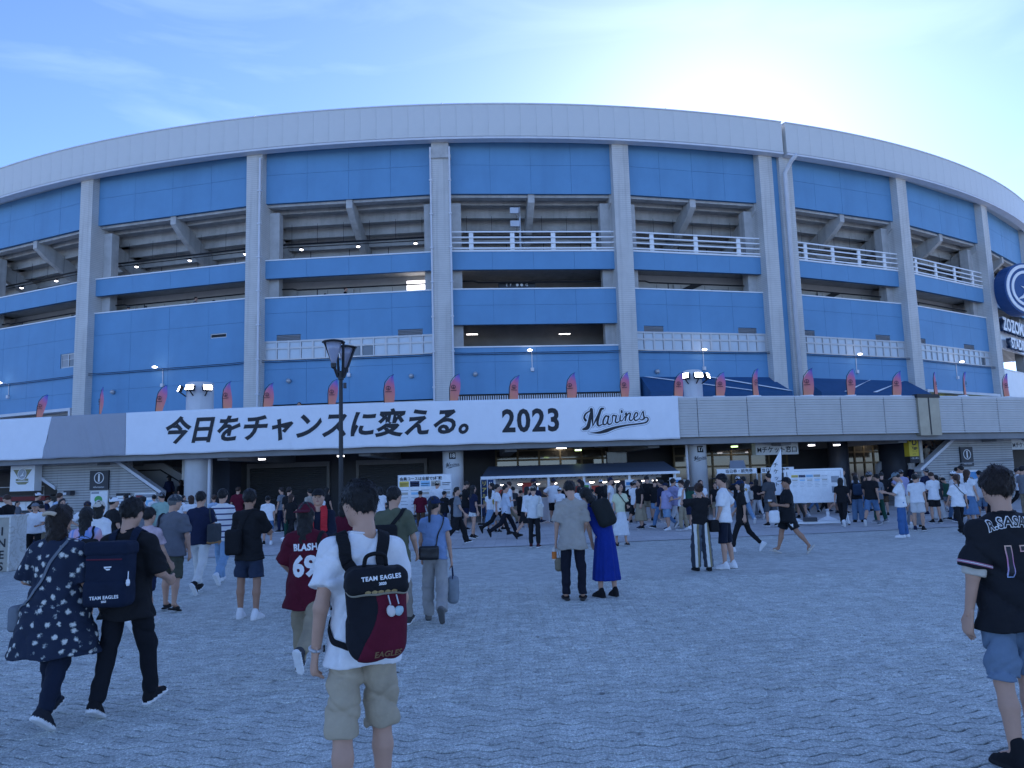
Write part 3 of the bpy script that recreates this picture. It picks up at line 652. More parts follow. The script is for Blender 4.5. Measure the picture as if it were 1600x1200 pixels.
# ---- stair houses of ribbed siding under the deck
SIDE = M('ribbed_siding', (.43, .425, .41), .6, .1, .8)
add_courses(SIDE, .115, .8, .55, .3); add_streaks(SIDE, .2)
def stair_house(th, sgn, wl, wslope, name):
    """wall along the deck edge whose outer end slopes down with the stair; local x runs along the facade, sgn=+1 slopes down to the right"""
    root = empty(name, pol(th, 75.0), rad(th), ST)
    w = [(-wl, 0), (wslope, 0), (wslope, 1.55), (0.0, 3.28), (-wl, 3.28)]
    if sgn < 0: w = [(-x, z) for x, z in w]
    mb = MB(); mb.prism(w, 0, .25); mb.obj('siding_wall', SIDE, root)
    # sloping hand wall coping
    a, b = (0.0, 3.28), (wslope+.1, 1.55); 
    mb = MB(); mb.prism([(sgn*a[0], a[1]+.02), (sgn*b[0], b[1]+.02), (sgn*b[0], b[1]+.18), (sgn*a[0], a[1]+.18)], -.06, .31); mb.obj('stair_coping', OFFW, root)
    # inner balustrade
    p = [(-1.0, 1.6), (-1.0, 3.05), (1.1, 3.05), (3.0, 2.0), (3.0, .6)]
    mb = MB(); mb.prism([(sgn*x, z) for x, z in p], 2.3, 2.5); mb.obj('stair_balustrade', CONC_P, root)
    mb = MB(); mb.tube([(sgn*-1.0, 2.2, 2.72), (sgn*1.05, 2.2, 2.72), (sgn*3.0, 2.2, 1.62)], .03, 6); mb.tube([(sgn*.1, 1.3, 2.7), (sgn*2.6, 1.3, 1.3)], .025, 6)
    for t in (0.1, .4, .8): mb.tube([(sgn*(.1+2.5*t), 1.3, 2.7-1.4*t), (sgn*(.1+2.5*t), 1.3, 1.8-1.4*t)], .02, 5)
    mb.obj('handrail', BLACK, root)
    for k in range(17):
        mb = MB(); x = -.6+k*.28; mb.box(min(sgn*x, sgn*(x+.3)), max(sgn*x, sgn*(x+.3)), .3, 2.28, max(0, 2.6-k*.168)-.17, max(.17, 2.6-k*.168)); mb.obj('step', CONC_D, root)
    return root
sh = stair_house(-10.95, 1, 2.62, 2.62, 'stair_house')
sr = stair_house(20.45, -1, 3.6, 2.7, 'stair_house')
mb = MB(); mb.prism([(-5.0, 3.28), (-2.65, 3.28), (-2.65, 2.0), (-2.85, 2.0), (-4.4, 2.95), (-5.0, 3.0)], .02, .25); mb.obj('siding_wall', SIDE, sh)
mb = MB(); mb.prism([(-4.45, 2.98), (-2.72, 1.92), (-2.72, 2.08), (-4.45, 3.12)], -.05, .3); mb.obj('stair_coping', OFFW, sh)
SIGND = M('sign_dark', (.03, .034, .042), .5, .05)
def info_sign(parent, x, z0, z1, w, map_h=1.0):
    mb = MB(); mb.box(x-w/2, x+w/2, -.09, -.002, z0, z1); s = mb.obj('information_sign', SIGND, parent)
    mb = MB(); ring(mb, x, (z0+z1)/2+.1, .215, .25, -.1, -.09); mb.obj('sign_ring', WINK, s)
    text_obj('i', .48, WINK, s, (x, -.097, (z0+z1)/2+.1), bold=.022); text_obj('information', .12, WINK, s, (x, -.097, z0+.12))
    return s
info_sign(sh, -.4, 1.86, 2.72, .95); info_sign(sr, .3, 1.78, 2.72, .82)
PAPER = M('notice_paper', (.80, .81, .81), .6, .08, 8)
def notice(parent, x0, x1, z0, z1, rows=4, head=None, frame=None, blocks=(), name='notice_board', y=-.03):
    mb = MB(); mb.box(x0, x1, y-.04, y+.028, z0, z1); s = mb.obj(name, frame or ALU, parent)
    e = .04; mb = MB(); mb.box(x0+e, x1-e, y-.05, y-.04, z0+e, z1-e); p = mb.obj('notice_sheet', PAPER, s)
    yy = y-.053
    for (bx0, bx1, bz0, bz1, mt) in blocks:
        mb = MB(); mb.box(x0+(x1-x0)*bx0, x0+(x1-x0)*bx1, yy-.003, yy+.002, z0+(z1-z0)*bz0, z0+(z1-z0)*bz1); mb.obj('printed_block', mt, s)
    return s
GRN = M('map_green', (.10, .36, .09), .6, .1, 3); BLU = M('print_blue', (.10, .28, .55), .6, .1, 3); YEL = M('print_yellow', (.62, .47, .10), .6, .08, 3); NAVY = M('print_navy', (.02, .03, .08), .6, .05); GREY = M('print_grey', (.30, .32, .35), .6, .2, 9); LBL = M('print_lightblue', (.32, .55, .75), .6, .08, 3); RED = M('print_red', (.4, .06, .06), .6, .1, 4); TANP = M('print_tan', (.45, .42, .36), .6, .1, 3)
s = notice(sh, -.84, .08, .35, 1.83, blocks=[(.08, .5, .9, .96, GREY)])
mb = MB(); mb.prism([(-.4+.2*math.cos(a), 1.42+.17*math.sin(a)) for a in np.linspace(-.3, PI+.3, 14)]+[(-.4, 1.15)], -.09, -.082); mb.obj('map_print', GRN, s)
mb = MB(); mb.prism([(-.7, 1.1), (-.1, 1.0), (-.2, .7), (-.6, .75)], -.088, -.083); mb.obj('map_print', LBL, s)
notice(sh, .5, 1.22, .85, 1.68, blocks=[(0, 1, .86, 1, INK), (.1, .9, .7, .74, GREY), (.1, .9, .55, .59, BLU), (.1, .6, .4, .44, GREY), (.1, .9, .2, .3, GREY)])
notice(sh, 1.4, 2.5, .55, 1.68, blocks=[(.05, .95, .8, .93, GREY), (.1, .4, .82, .9, RED), (.05, .45, .45, .7, GRN), (.55, .95, .45, .7, LBL), (.05, .95, .1, .35, GREY)])
mb = MB(); mb.box(-2.05, -1.7, -.28, 0, 1.66, 1.86); w = mb.obj('wall_light', DARK, sh); mb = MB(); mb.box(-2.065, -1.9, -.285, -.2, 1.68, 1.78); mb.obj('light_lens', OFFW, w)
notice(sr, -.9, .1, .55, 1.5, blocks=[(.05, .95, .6, .9, RED), (.05, .95, .3, .55, LBL), (.05, .95, .08, .25, TANP)]); notice(sr, .25, 1.0, .5, 1.6, blocks=[(.05, .95, .5, .9, BLU), (.1, .9, .1, .4, GREY)])
mb = MB(); mb.tube([(-1.0, -.08, 1.9), (3.5, -.08, 2.05)], .02, 5); mb.obj('pipe_rail', STEEL, sr)
# hanging signs under the deck
def sign_box(name, th, R, w, z0, z1, mat, label, cat, d=.25):
    mb = MB(); mb.box(-w/2, w/2, 0, d, z0, z1); o = mb.obj(name, mat, None, wpol(th, R), rad(th)); tag(o, label, cat); return o
SIGNW = M('sign_white', (.60, .60, .58), .5, .06, 2)
def ticket_sign(th, label):
    o = sign_box('ticket_sign', th, 75.0, 2.15, 2.55, 3.18, SIGNW, label, 'sign', .35)
    V, F = logo_uv(.5); mb = MB(); mb.add([(u, -.004, 3.06+v) for u, v in V], F); mb.obj('script_print', INK, o, fix=False)
    text_obj('Mチケット窓口', .30, INK, o, (0, -.004, 2.76), bold=.006)
    mb = MB(); mb.box(-.65, .65, .05, .3, 3.18, 3.5); mb.obj('sign_bracket', CONC, o)
ticket_sign(12.42, 'white box sign reading M ticket window in Japanese hanging beside pillar 17')
ticket_sign(24.1, 'white box sign for the M ticket window beside the crowded stair house')
YS = M('sign_yellow', (.60, .47, .03), .5, .05, 2)
o = sign_box('gate_sign', 18.1, 75.1, .58, 2.32, 3.2, YS, 'yellow gate sign with a black letter D on the dark pillar', 'sign', .3)
text_obj('D', .42, INK, o, (.05, -.004, 2.98), bold=.012); text_obj('Yggo', .17, INK, o, (.05, -.004, 2.72), bold=.006); text_obj('ゲート', .1, INK, o, (.05, -.004, 2.55)); text_obj('GATE', .08, INK, o, (0, -.004, 2.42)); mb = MB(); mb.box(-.26, -.14, -.006, -.002, 3.02, 3.14); mb.obj('printed_block', INK, o)
mb = MB(); mb.box(-.285, .285, -.005, .295, 2.0, 2.32); l = mb.obj('sign_foot', INK, o); text_obj('一般入場口', .1, WINK, l, (0, -.01, 2.22))
mb = MB(); mb.box(.3, .48, -.05, .3, 2.0, 3.25); mb.obj('sign_side', TANP, o)
o = sign_box('gate_sign', -7.78, 74.95, .36, 2.5, 3.2, M('sign_blue_print', (.015, .08, .25), .5, .05), 'narrow blue hanging sign beside the white downpipe left of the shutters', 'sign', .25)
text_obj('E\n席', .2, WINK, o, (0, -.004, 2.9)); mb = MB(); mb.box(-.52, -.19, -.04, .25, 2.2, 3.22); mb.obj('sign_side', TANP, o); mb = MB(); mb.box(-.17, .17, -.005, .245, 2.22, 2.49); mb.obj('sign_foot', INK, o)
# TV screen hanging over the stall
o = sign_box('hanging_screen', 7.0, 73.0, 1.0, 2.35, 2.95, BLACK, 'dark flat screen hanging under the deck left of pillar 17', 'screen', .1); mb = MB(); mb.box(-.46, .46, -.006, 0, 2.4, 2.9); mb.obj('screen_glass', M('screen_dim', (.05, .06, .09), .1, .5, 2), o)

# ---- banners along the parapet
def bphase(seed): return np.random.default_rng(seed).uniform(0, 6.28, 8)
def bdisp(th, z, ph, fold):
    s = th*1.335; v = (z-PZ0)/(PZ1-PZ0)
    f = sum(math.sin(s*k*2.1+ph[n]+(1.5+n*.9)*(z-4)) * (.6/(n+1)**.7) for n, k in enumerate((1.1, 2.3, 3.7, 5.9, 9.1)))
    return f*fold*(.3+.7*abs(math.sin(s*.9+ph[5])))*(1-.5*v)*(.55+.45*math.sin(s*.37+ph[6]))
def banner(name, segs, label, mat, seed=0, fold=.045):
    """cloth sheet hung on the parapet between two (possibly slanted) side edges, rippling folds"""
    (a0t, a0b), (a1t, a1b) = segs; nx = max(6, int((a1t-a0t)*26)); nz = 20; V = []; F = []
    ph = bphase(seed)
    for i in range(nx+1):
        for j in range(nz+1):
            u = i/nx; v = j/nz; th = (a0t+(a1t-a0t)*u)*v + (a0b+(a1b-a0b)*u)*(1-v)
            z = PZ0-.02+(PZ1+.1-PZ0)*v; s = th*1.335
            V.append(wpol(th, RP+.13+bdisp(th, z, ph, fold), z+.012*math.sin(s*3+ph[4])*(1-v)))
    for i in range(nx):
        for j in range(nz): q = i*(nz+1)+j; F.append((q, q+nz+1, q+nz+2, q+1))
    mb = MB(); mb.add(V, F); o = mb.obj(name, mat, smooth=True); tag(o, label, 'banner', None)
    md = o.modifiers.new('thickness', 'SOLIDIFY'); md.thickness = .006; md.offset = -1
    return o
BANW = M('banner_white', (.78, .81, .86), .7, .03, 2, .08, 15); BANG = M('banner_grey', (.33, .35, .40), .7, .03, 2, .08, 15)
banner('banner', ((-20.5, -20.5), (-12.17, -12.47)), 'plain white cloth banner with a slanted edge beside the grey banner', BANW, 1, .08)
banner('banner', ((-12.16, -12.46), (-9.43, -9.40)), 'plain grey cloth banner between two white banners on the parapet', BANG, 2, .08)
bw = banner('banner', ((-9.42, -9.39), (8.38, 8.38)), 'long white banner with a bold slanted black Japanese slogan, 2023 and a script wordmark', BANW, 3, .05)
BPH = bphase(3)
def on_parapet(th0, z0, off=.02):
    def f(u, v):
        th = th0+math.degrees(u/RP); return wpol(th, RP+.13+off+bdisp(th, z0+v, BPH, .05), z0+v)
    return f
text_obj('今日をチャンスに変える。', 1.18, INK, bw, (0, 0, 0), wrap=on_parapet(-2.95, 4.17), tess=.12, bold=.037, shear=.22, xs=.97)
text_obj('2023', 1.30, INK, bw, (0, 0, 0), wrap=on_parapet(3.63, 4.15), tess=.12, bold=.04, xs=.86, spacing=1.12)
for ex, mt, of in ((26, M('wordmark_edge', (.30, .32, .36), .6, 0), .012), (19, BANW, .015), (0, INK, .019)):
    V, F = tessellate(*logo_uv(2.85, ex), .12); f = on_parapet(6.3, 4.12, of); mb = MB(); mb.add([f(u, v) for u, v in V], F); mb.obj('lettering', mt, bw, fix=False)

# ---- feather flags standing along the parapet
FLAGM = M('flag_print', (.6, .2, .2), .7, 0)
N_, L_, b_ = nodes_of(FLAGM); t_ = N_.new('ShaderNodeTexCoord'); mp_ = N_.new('ShaderNodeMapping'); mp_.inputs['Rotation'].default_value = (0, rad(-38), 0); L_.new(t_.outputs['Object'], mp_.inputs[0]); sx_ = N_.new('ShaderNodeSeparateXYZ'); L_.new(mp_.outputs[0], sx_.inputs[0])
rg_ = N_.new('ShaderNodeMapRange'); rg_.inputs[1].default_value = -.1; rg_.inputs[2].default_value = 1.15; L_.new(sx_.outputs['Z'], rg_.inputs[0])
cr_ = N_.new('ShaderNodeValToRGB'); e_ = cr_.color_ramp.elements; e_[0].color = (.66, .27, .14, 1); e_[1].color = (.05, .16, .55, 1); e_[1].position = 1.0
for ps, c_ in ((.42, (.66, .22, .20, 1)), (.70, (.58, .17, .28, 1)), (.88, (.26, .17, .50, 1))): q_ = e_.new(ps); q_.color = c_
L_.new(rg_.outputs[0], cr_.inputs['Fac']); L_.new(cr_.outputs[0], b_.inputs['Base Color'])
def flag_mesh(bend, seed):
    V = []; F = []; nz, nx = 16, 5; r = random.Random(seed); p = r.uniform(0, 6)
    for j in range(nz+1):
        v = j/nz; z = .05+1.22*v
        xl = -.17 + (.40*max(0, (v-.5)/.5)**2.0 if v > .5 else 0)*1.0 + .02*math.sin(v*3)
        xr = .20+.07*v + .03*math.sin(v*4+p) - (.02 if v < .95 else 0) + bend*math.sin(v*PI)*.06
        if v == 1: xl = xr-.03
        for i in range(nx+1):
            u = i/nx; x = xl+(xr-xl)*u; V.append((x, .05*math.sin(u*5+v*4+p)*u, z))
    for j in range(nz):
        for i in range(nx): q = j*(nx+1)+i; F.append((q, q+1, q+nx+2, q+nx+1))
    mb = MB(); mb.add(V, F); me = mb.mesh('flag_cloth', FLAGM, smooth=True); return me
fms = [flag_mesh(random.uniform(-1, 1), k) for k in range(5)]
pb = MB(); pb.tube([(-.18, .01, -1.0), (-.18, .01, .6), (-.12, .01, .95), (0.05, .01, 1.18), (.25, .01, 1.28)], [.022, .02, .016, .012, .008], 6); pmesh = pb.mesh('flag_pole', BLACK, smooth=True)
bb = MB(); bb.box(-.3, .2, -.1, .25, -.05, .06); bmesh_ = bb.mesh('flag_base', WHITE)
eb = MB(); ring(eb, 0.0, .68, .075, .095, -.075, -.07, n=20); ring(eb, 0, .68, .03, .05, -.075, -.07, 200, 340, n=10); eb.box(-.008, .008, -.075, -.07, .6, .755); eb.box(-.12, .13, -.075, -.07, .515, .54); emesh = eb.mesh('flag_emblem', INK)
FLX = [60, 155, 247, 353, 416, 518, 607, 709, 802, 893, 978, 1061, 1127, 1184, 1265, 1333, 1404, 1466, 1512, 1577]
FWH = ['in front of gate E', 'by the column above the grey banner', 'left of the wide floodlit pillar', 'right of the wide floodlit pillar', 'by the column with one downpipe', 'behind the street lamp', 'between street lamp and stained column', 'before the stained column with two downpipes', 'above the number 2023', 'between the number and the wordmark', 'above the end of the script wordmark', 'touching the narrow floodlit pillar', 'right of the narrow floodlit pillar', 'above the M ticket sign', 'by the thick downpipe of the double column', 'before the stripes of the second awning', 'at the right end of the second awning', 'just right of the brass joint cover', 'right of the letter D board', 'before the white sign wall']
FTH = [-12.97, -10.61, -8.47, -6.13, -4.79, -2.67, -.85, 1.22, 3.11, 4.97, 6.74, 8.51, 9.96, 11.25, 13.16, 14.85, 16.73, 18.48, 19.87, 22.0]
for k, th in enumerate(FTH):
    r = empty('feather_flag', wpol(th, RP-.3, PZ1+.05), rad(th)+random.uniform(-.8, .6)); tag(r, 'pink and blue feather flag on the parapet '+FWH[k], 'flag', 'feather flags along the deck parapet')
    r.rotation_euler.y = rad(random.uniform(-4, 7)); r.scale = (random.uniform(.9, 1.12), 1, random.uniform(.86, 1.0))
    for me, nm in ((fms[k % 5], 'flag_cloth'), (pmesh, 'flag_pole'), (bmesh_, 'flag_base'), (emesh, 'flag_emblem')): place(me, nm, r)

# ---- plaza ground, concourse paving band
PAVE = M('paver_aggregate', (.30, .30, .30), .85, 0)
N_, L_, b_ = nodes_of(PAVE); t_ = N_.new('ShaderNodeNewGeometry')
def wnoise(scale, det=3, ro=.6):
    n = N_.new('ShaderNodeTexNoise'); n.inputs['Scale'].default_value = scale; n.inputs['Detail'].default_value = det; n.inputs['Roughness'].default_value = ro; L_.new(t_.outputs['Position'], n.inputs['Vector']); return n
def mrange(sock, a, b, c, d):
    r = N_.new('ShaderNodeMapRange'); r.inputs[1].default_value = a; r.inputs[2].default_value = b; r.inputs[3].default_value = c; r.inputs[4].default_value = d; L_.new(sock, r.inputs[0]); return r.outputs[0]
def mul(a, b):
    n = N_.new('ShaderNodeMath'); n.operation = 'MULTIPLY'; L_.new(a, n.inputs[0]); L_.new(b, n.inputs[1]); return n.outputs[0]
n1 = wnoise(48, 4, .8); n2 = wnoise(.35, 4); n3 = wnoise(5, 3); vo = N_.new('ShaderNodeTexVoronoi'); vo.inputs['Scale'].default_value = 85; L_.new(t_.outputs['Position'], vo.inputs['Vector'])
val = mul(mul(mrange(n1.outputs['Fac'], .3, .7, .42, 1.58), mrange(n2.outputs['Fac'], .3, .7, .92, 1.07)), mrange(n3.outputs['Fac'], .3, .7, .88, 1.12))
val = mul(val, mrange(vo.outputs['Distance'], 0, .6, 1.25, .72))
v2 = N_.new('ShaderNodeTexVoronoi'); v2.inputs['Scale'].default_value = 6.5; L_.new(t_.outputs['Position'], v2.inputs['Vector']); s2 = N_.new('ShaderNodeSeparateColor'); L_.new(v2.outputs['Color'], s2.inputs[0]); val = mul(val, mrange(s2.outputs[0], 0, 1, .86, 1.10))
n5 = wnoise(.9, 6, .7); val = mul(val, mrange(n5.outputs['Fac'], .58, .74, 1.0, .76))      # old spills and dirt
v3 = N_.new('ShaderNodeTexVoronoi'); v3.inputs['Scale'].default_value = 1.7; L_.new(t_.outputs['Position'], v3.inputs['Vector']); val = mul(val, mrange(v3.outputs['Distance'], .035, .06, .45, 1.0))   # trodden gum
sc_ = N_.new('ShaderNodeVectorMath'); sc_.operation = 'SCALE'; sc_.inputs[0].default_value = (.61, .625, .575); L_.new(val, sc_.inputs['Scale']); L_.new(sc_.outputs[0], b_.inputs['Base Color'])
bp_ = N_.new('ShaderNodeBump'); bp_.inputs['Strength'].default_value = .55; bp_.inputs['Distance'].default_value = .006; L_.new(n1.outputs['Fac'], bp_.inputs['Height']); L_.new(bp_.outputs[0], b_.inputs['Normal'])
FAR = PAVE.copy(); FAR.name = 'paving_far'
# beyond the modelled stones the same wavy joints continue in the material
N_, L_ = FAR.node_tree.nodes, FAR.node_tree.links; b_ = N_['Principled BSDF']; t_ = [n for n in N_ if n.type == 'NEW_GEOMETRY'][0]
sp = N_.new('ShaderNodeSeparateXYZ'); L_.new(t_.outputs['Position'], sp.inputs[0])
def math_(op, a, b=None):
    n = N_.new('ShaderNodeMath'); n.operation = op
    for i, q in enumerate((a, b)):
        if q is None: continue
        if isinstance(q, (int, float)): n.inputs[i].default_value = q
        else: L_.new(q, n.inputs[i])
    return n.outputs[0]
PW, PD = .28, .125
zig = math_('MULTIPLY', math_('SINE', math_('MULTIPLY', sp.outputs['X'], 2*PI/PW)), .030)
row = math_('FRACT', math_('DIVIDE', math_('ADD', sp.outputs['Y'], zig), PD))
jo = math_('LESS_THAN', row, .14)
old = b_.inputs['Base Color'].links[0].from_socket
mx = N_.new('ShaderNodeMixRGB'); mx.inputs['Color2'].default_value = (.13, .13, .13, 1); L_.new(math_('MULTIPLY', jo, .55), mx.inputs['Fac']); L_.new(old, mx.inputs['Color1']); L_.new(mx.outputs[0], b_.inputs['Base Color'])
mb = MB(); E_ = 20.9   # paving edge towards the stadium
def edge_y(x): return 20.75+.115*x+.0045*x*x
V = [(-400, -120), (400, -120)]
xs = np.linspace(-60, 60, 40); SUB = M('joint_sand', (.05, .05, .052), .95, .2, 8, coord='Object')
mb.add([(x, -120, 0) for x in xs]+[(x, edge_y(x), 0) for x in xs], [(i, i+1, i+41, i+40) for i in range(39)])
mb.add([(-1500, -1500, -.02), (1500, -1500, -.02), (1500, 1500, -.02), (-1500, 1500, -.02)], [(0,1,2,3)])
plaza = structure(mb.obj('plaza_ground', FAR))
BANDM = M('concourse_paving', (.52, .51, .495), .85, .10, .5, .12, 60)
add = BANDM; N_, L_, b_ = nodes_of(BANDM)
t_ = N_.new('ShaderNodeNewGeometry'); br = N_.new('ShaderNodeTexBrick'); br.inputs['Scale'].default_value = 1.0; br.inputs['Brick Width'].default_value = .6; br.inputs['Row Height'].default_value = .3; br.inputs['Mortar Size'].default_value = .008
br.inputs['Color1'].default_value = (1, 1, 1, 1); br.inputs['Color2'].default_value = (.84, .84, .86, 1); br.inputs['Mortar'].default_value = (.55, .55, .55, 1); L_.new(t_.outputs['Position'], br.inputs['Vector'])
old = b_.inputs['Base Color'].links[0].from_socket; mm = N_.new('ShaderNodeMixRGB'); mm.blend_type = 'MULTIPLY'; mm.inputs['Fac'].default_value = 1; L_.new(old, mm.inputs['Color1']); L_.new(br.outputs['Color'], mm.inputs['Color2']); L_.new(mm.outputs[0], b_.inputs['Base Color'])
mb = MB(); mb.add([(x, edge_y(x), .006) for x in xs]+[(x, 75, .006) for x in xs], [(i, i+1, i+41, i+40) for i in range(39)]); structure(mb.obj('concourse_paving', BANDM))
mb = MB(); mb.add([(x, edge_y(x)-.05, .009) for x in xs]+[(x, edge_y(x)+.05, .009) for x in xs], [(i, i+1, i+41, i+40) for i in range(39)]); structure(mb.obj('drain_edge', M('drain_dark', (.24, .24, .24), .8, .2)))
# interlocking wavy pavers, real stones with open joints
WAV = .030
def paver_outline(ph=0.0, g=.0105, n=8):
    """wavy-edged stone PW x PD (bottom and top edges follow the same wave)"""
    a = []
    for k in range(n+1):
        x = -PW/2+PW*k/n; a.append((x, -PD/2+g-WAV*math.sin(2*PI*x/PW+ph)))
    return a, [(x, y+PD-2*g) for x, y in a]
def paver_geo(ph):
    lo, hi = paver_outline(ph); n = len(lo)
    pv = [(x, y, .012) for x, y in lo]+[(x, y, .012) for x, y in hi]
    ins = lambda L, s: [(x, y+s*.005, .017) for x, y in L]
    pv += ins(lo, 1)+ins(hi, -1); pf = []
    for k in range(n-1):
        pf += [(k, k+1, 2*n+k+1, 2*n+k), (n+k+1, n+k, 3*n+k, 3*n+k+1), (2*n+k, 2*n+k+1, 3*n+k+1, 3*n+k)]
    pf += [(0, 2*n, 3*n, n), (n-1, 2*n-1, 4*n-1, 3*n-1)]
    so_ = len(pv); pv += [(x, y, .001) for x, y in lo]+[(x, y, .001) for x, y in hi]
    for k in range(n-1): pf += [(so_+k, so_+k+1, k+1, k), (so_+n+k+1, so_+n+k, n+k, n+k+1)]
    pf += [(so_, 0, n, so_+n), (so_+n-1, so_+2*n-1, 2*n-1, n-1)]
    mb = MB(); mb.add(pv, pf); return mb, mb.mesh('paver', PAVE)
pmb0, pme0 = paver_geo(0.0); pmb1, pme1 = paver_geo(PI)
sub = MB(); sub.add([(-14, 1.4, .0045), (14, 1.4, .0045), (14, 13.45, .0045), (-14, 13.45, .0045)], [(0,1,2,3)]); bed = structure(sub.obj('paver_bed', SUB))
cells = []; r_ = random.Random(4); y = 1.55; j = 0
while y < 13.5:
    half = .76*y+1.2; i0 = int(-half/PW)-1; i1 = int(half/PW)+1
    for i in range(i0, i1+1): cells.append((i*PW+(PW/2 if j % 2 else 0), y, j % 2))
    y += PD; j += 1
def visible(x, y):
    d = Vector((x, y, -CAM_H)); w = d.dot(_f); return abs(d.dot(CR)/w*FPX) < 800 and -d.dot(CU)/w*FPX < 602
vis = [c for c in cells if visible(c[0], c[1])]; vis.sort(key=lambda c: c[1]); near = set(vis[:300])
R_ = np.random.default_rng(3); VV = []; FF = []; off = 0
for ph, pmb_ in ((0, pmb0), (1, pmb1)):
    rest = np.array([c[:2] for c in cells if c not in near and c[2] == ph]); k = len(rest); pvn = np.array(pmb_.v); base = pvn[None].repeat(k, 0)
    tl = R_.normal(0, .010, (k, 2)); dz = R_.normal(0, .0012, k)
    base[:, :, 2] += np.where(base[:, :, 2] > .005, (base[:, :, 0]*tl[:, :1]+base[:, :, 1]*tl[:, 1:]*1.5+dz[:, None]), 0)
    base[:, :, :2] += rest[:, None, :]+R_.normal(0, 1, (k, 1, 2))*np.array([.0002, .0016])
    VV.append(base.reshape(-1, 3)); FF.append((np.array(pmb_.f)[None]+(np.arange(k)*len(pvn))[:, None, None]).reshape(-1, 4)+off); off += k*len(pvn)
V = np.concatenate(VV); Fq = np.concatenate(FF)
me = bpy.data.meshes.new('paver_field'); me.vertices.add(len(V)); me.vertices.foreach_set('co', V.ravel()); me.loops.add(Fq.size); me.loops.foreach_set('vertex_index', Fq.ravel().astype(np.int32)); me.polygons.add(len(Fq)); me.polygons.foreach_set('loop_start', np.arange(0, Fq.size, 4, dtype=np.int32)); me.polygons.foreach_set('loop_total', np.full(len(Fq), 4, dtype=np.int32)); me.materials.append(PAVE); me.update(calc_edges=True); me.validate()
pf_o = place(me, 'paver_field', bed); pf_o['kind'] = 'stuff'
for c in sorted(near):
    o = place((pme0, pme1)[c[2]], 'paver', bed, (c[0]+r_.gauss(0, .0003), c[1]+r_.gauss(0, .0014), r_.gauss(0, .001))); o.rotation_euler = (r_.gauss(0, .016), r_.gauss(0, .010), r_.gauss(0, .005))
# ================================================================== PEOPLE (bodies and clothes grown from signed distance fields)
A = lambda *v: np.array(v, np.float32)
def rcone(P, a, b, r1, r2, sq=None, k=1.0):
    """distance to a tapered capsule; sq = unit direction along which the section is stretched/squashed by k (k<1 flat)"""
    ab = b-a; L2 = float(ab@ab)+1e-9; d = P-a; t = np.clip((d@ab)/L2, 0, 1); q = d-t[:, None]*ab
    if sq is not None: c = q@sq; q = q+np.outer(c*(1/k-1), sq)
    dist = np.sqrt((q*q).sum(1))-(r1+(r2-r1)*t)
    return dist*(min(1, k) if sq is not None else 1)
def ell(P, c, r):
    q = (P-c)/r; k = np.sqrt((q*q).sum(1)); return (k-1)*float(min(r))
def smin(a, b, k):
    h = np.clip(.5+.5*(b-a)/k, 0, 1); return b*(1-h)+a*h-k*h*(1-h)
def folds(P, seed, amp, f=1.0):
    x, y, z = P[:, 0]*f, P[:, 1]*f, P[:, 2]*f; s = seed*1.7
    w = np.sin(9*z+5*x+s)+np.sin(7*x-11*y+2*s)
    n = np.sin(26*z+10*x+2.2*w+s)+.7*np.sin(31*x+17*y-9*z+1.7*w+2*s)+.5*np.sin(52*z-21*x+30*y+w*1.5+3*s)
    cr = (1-np.abs(np.sin(11*z+7*x+4*y+.9*w+s)))**5+.8*(1-np.abs(np.sin(9*z-10*x+6*y+1.1*w+2.3*s)))**6      # sharp creases
    return amp*(n*.30+cr*.9-.25)
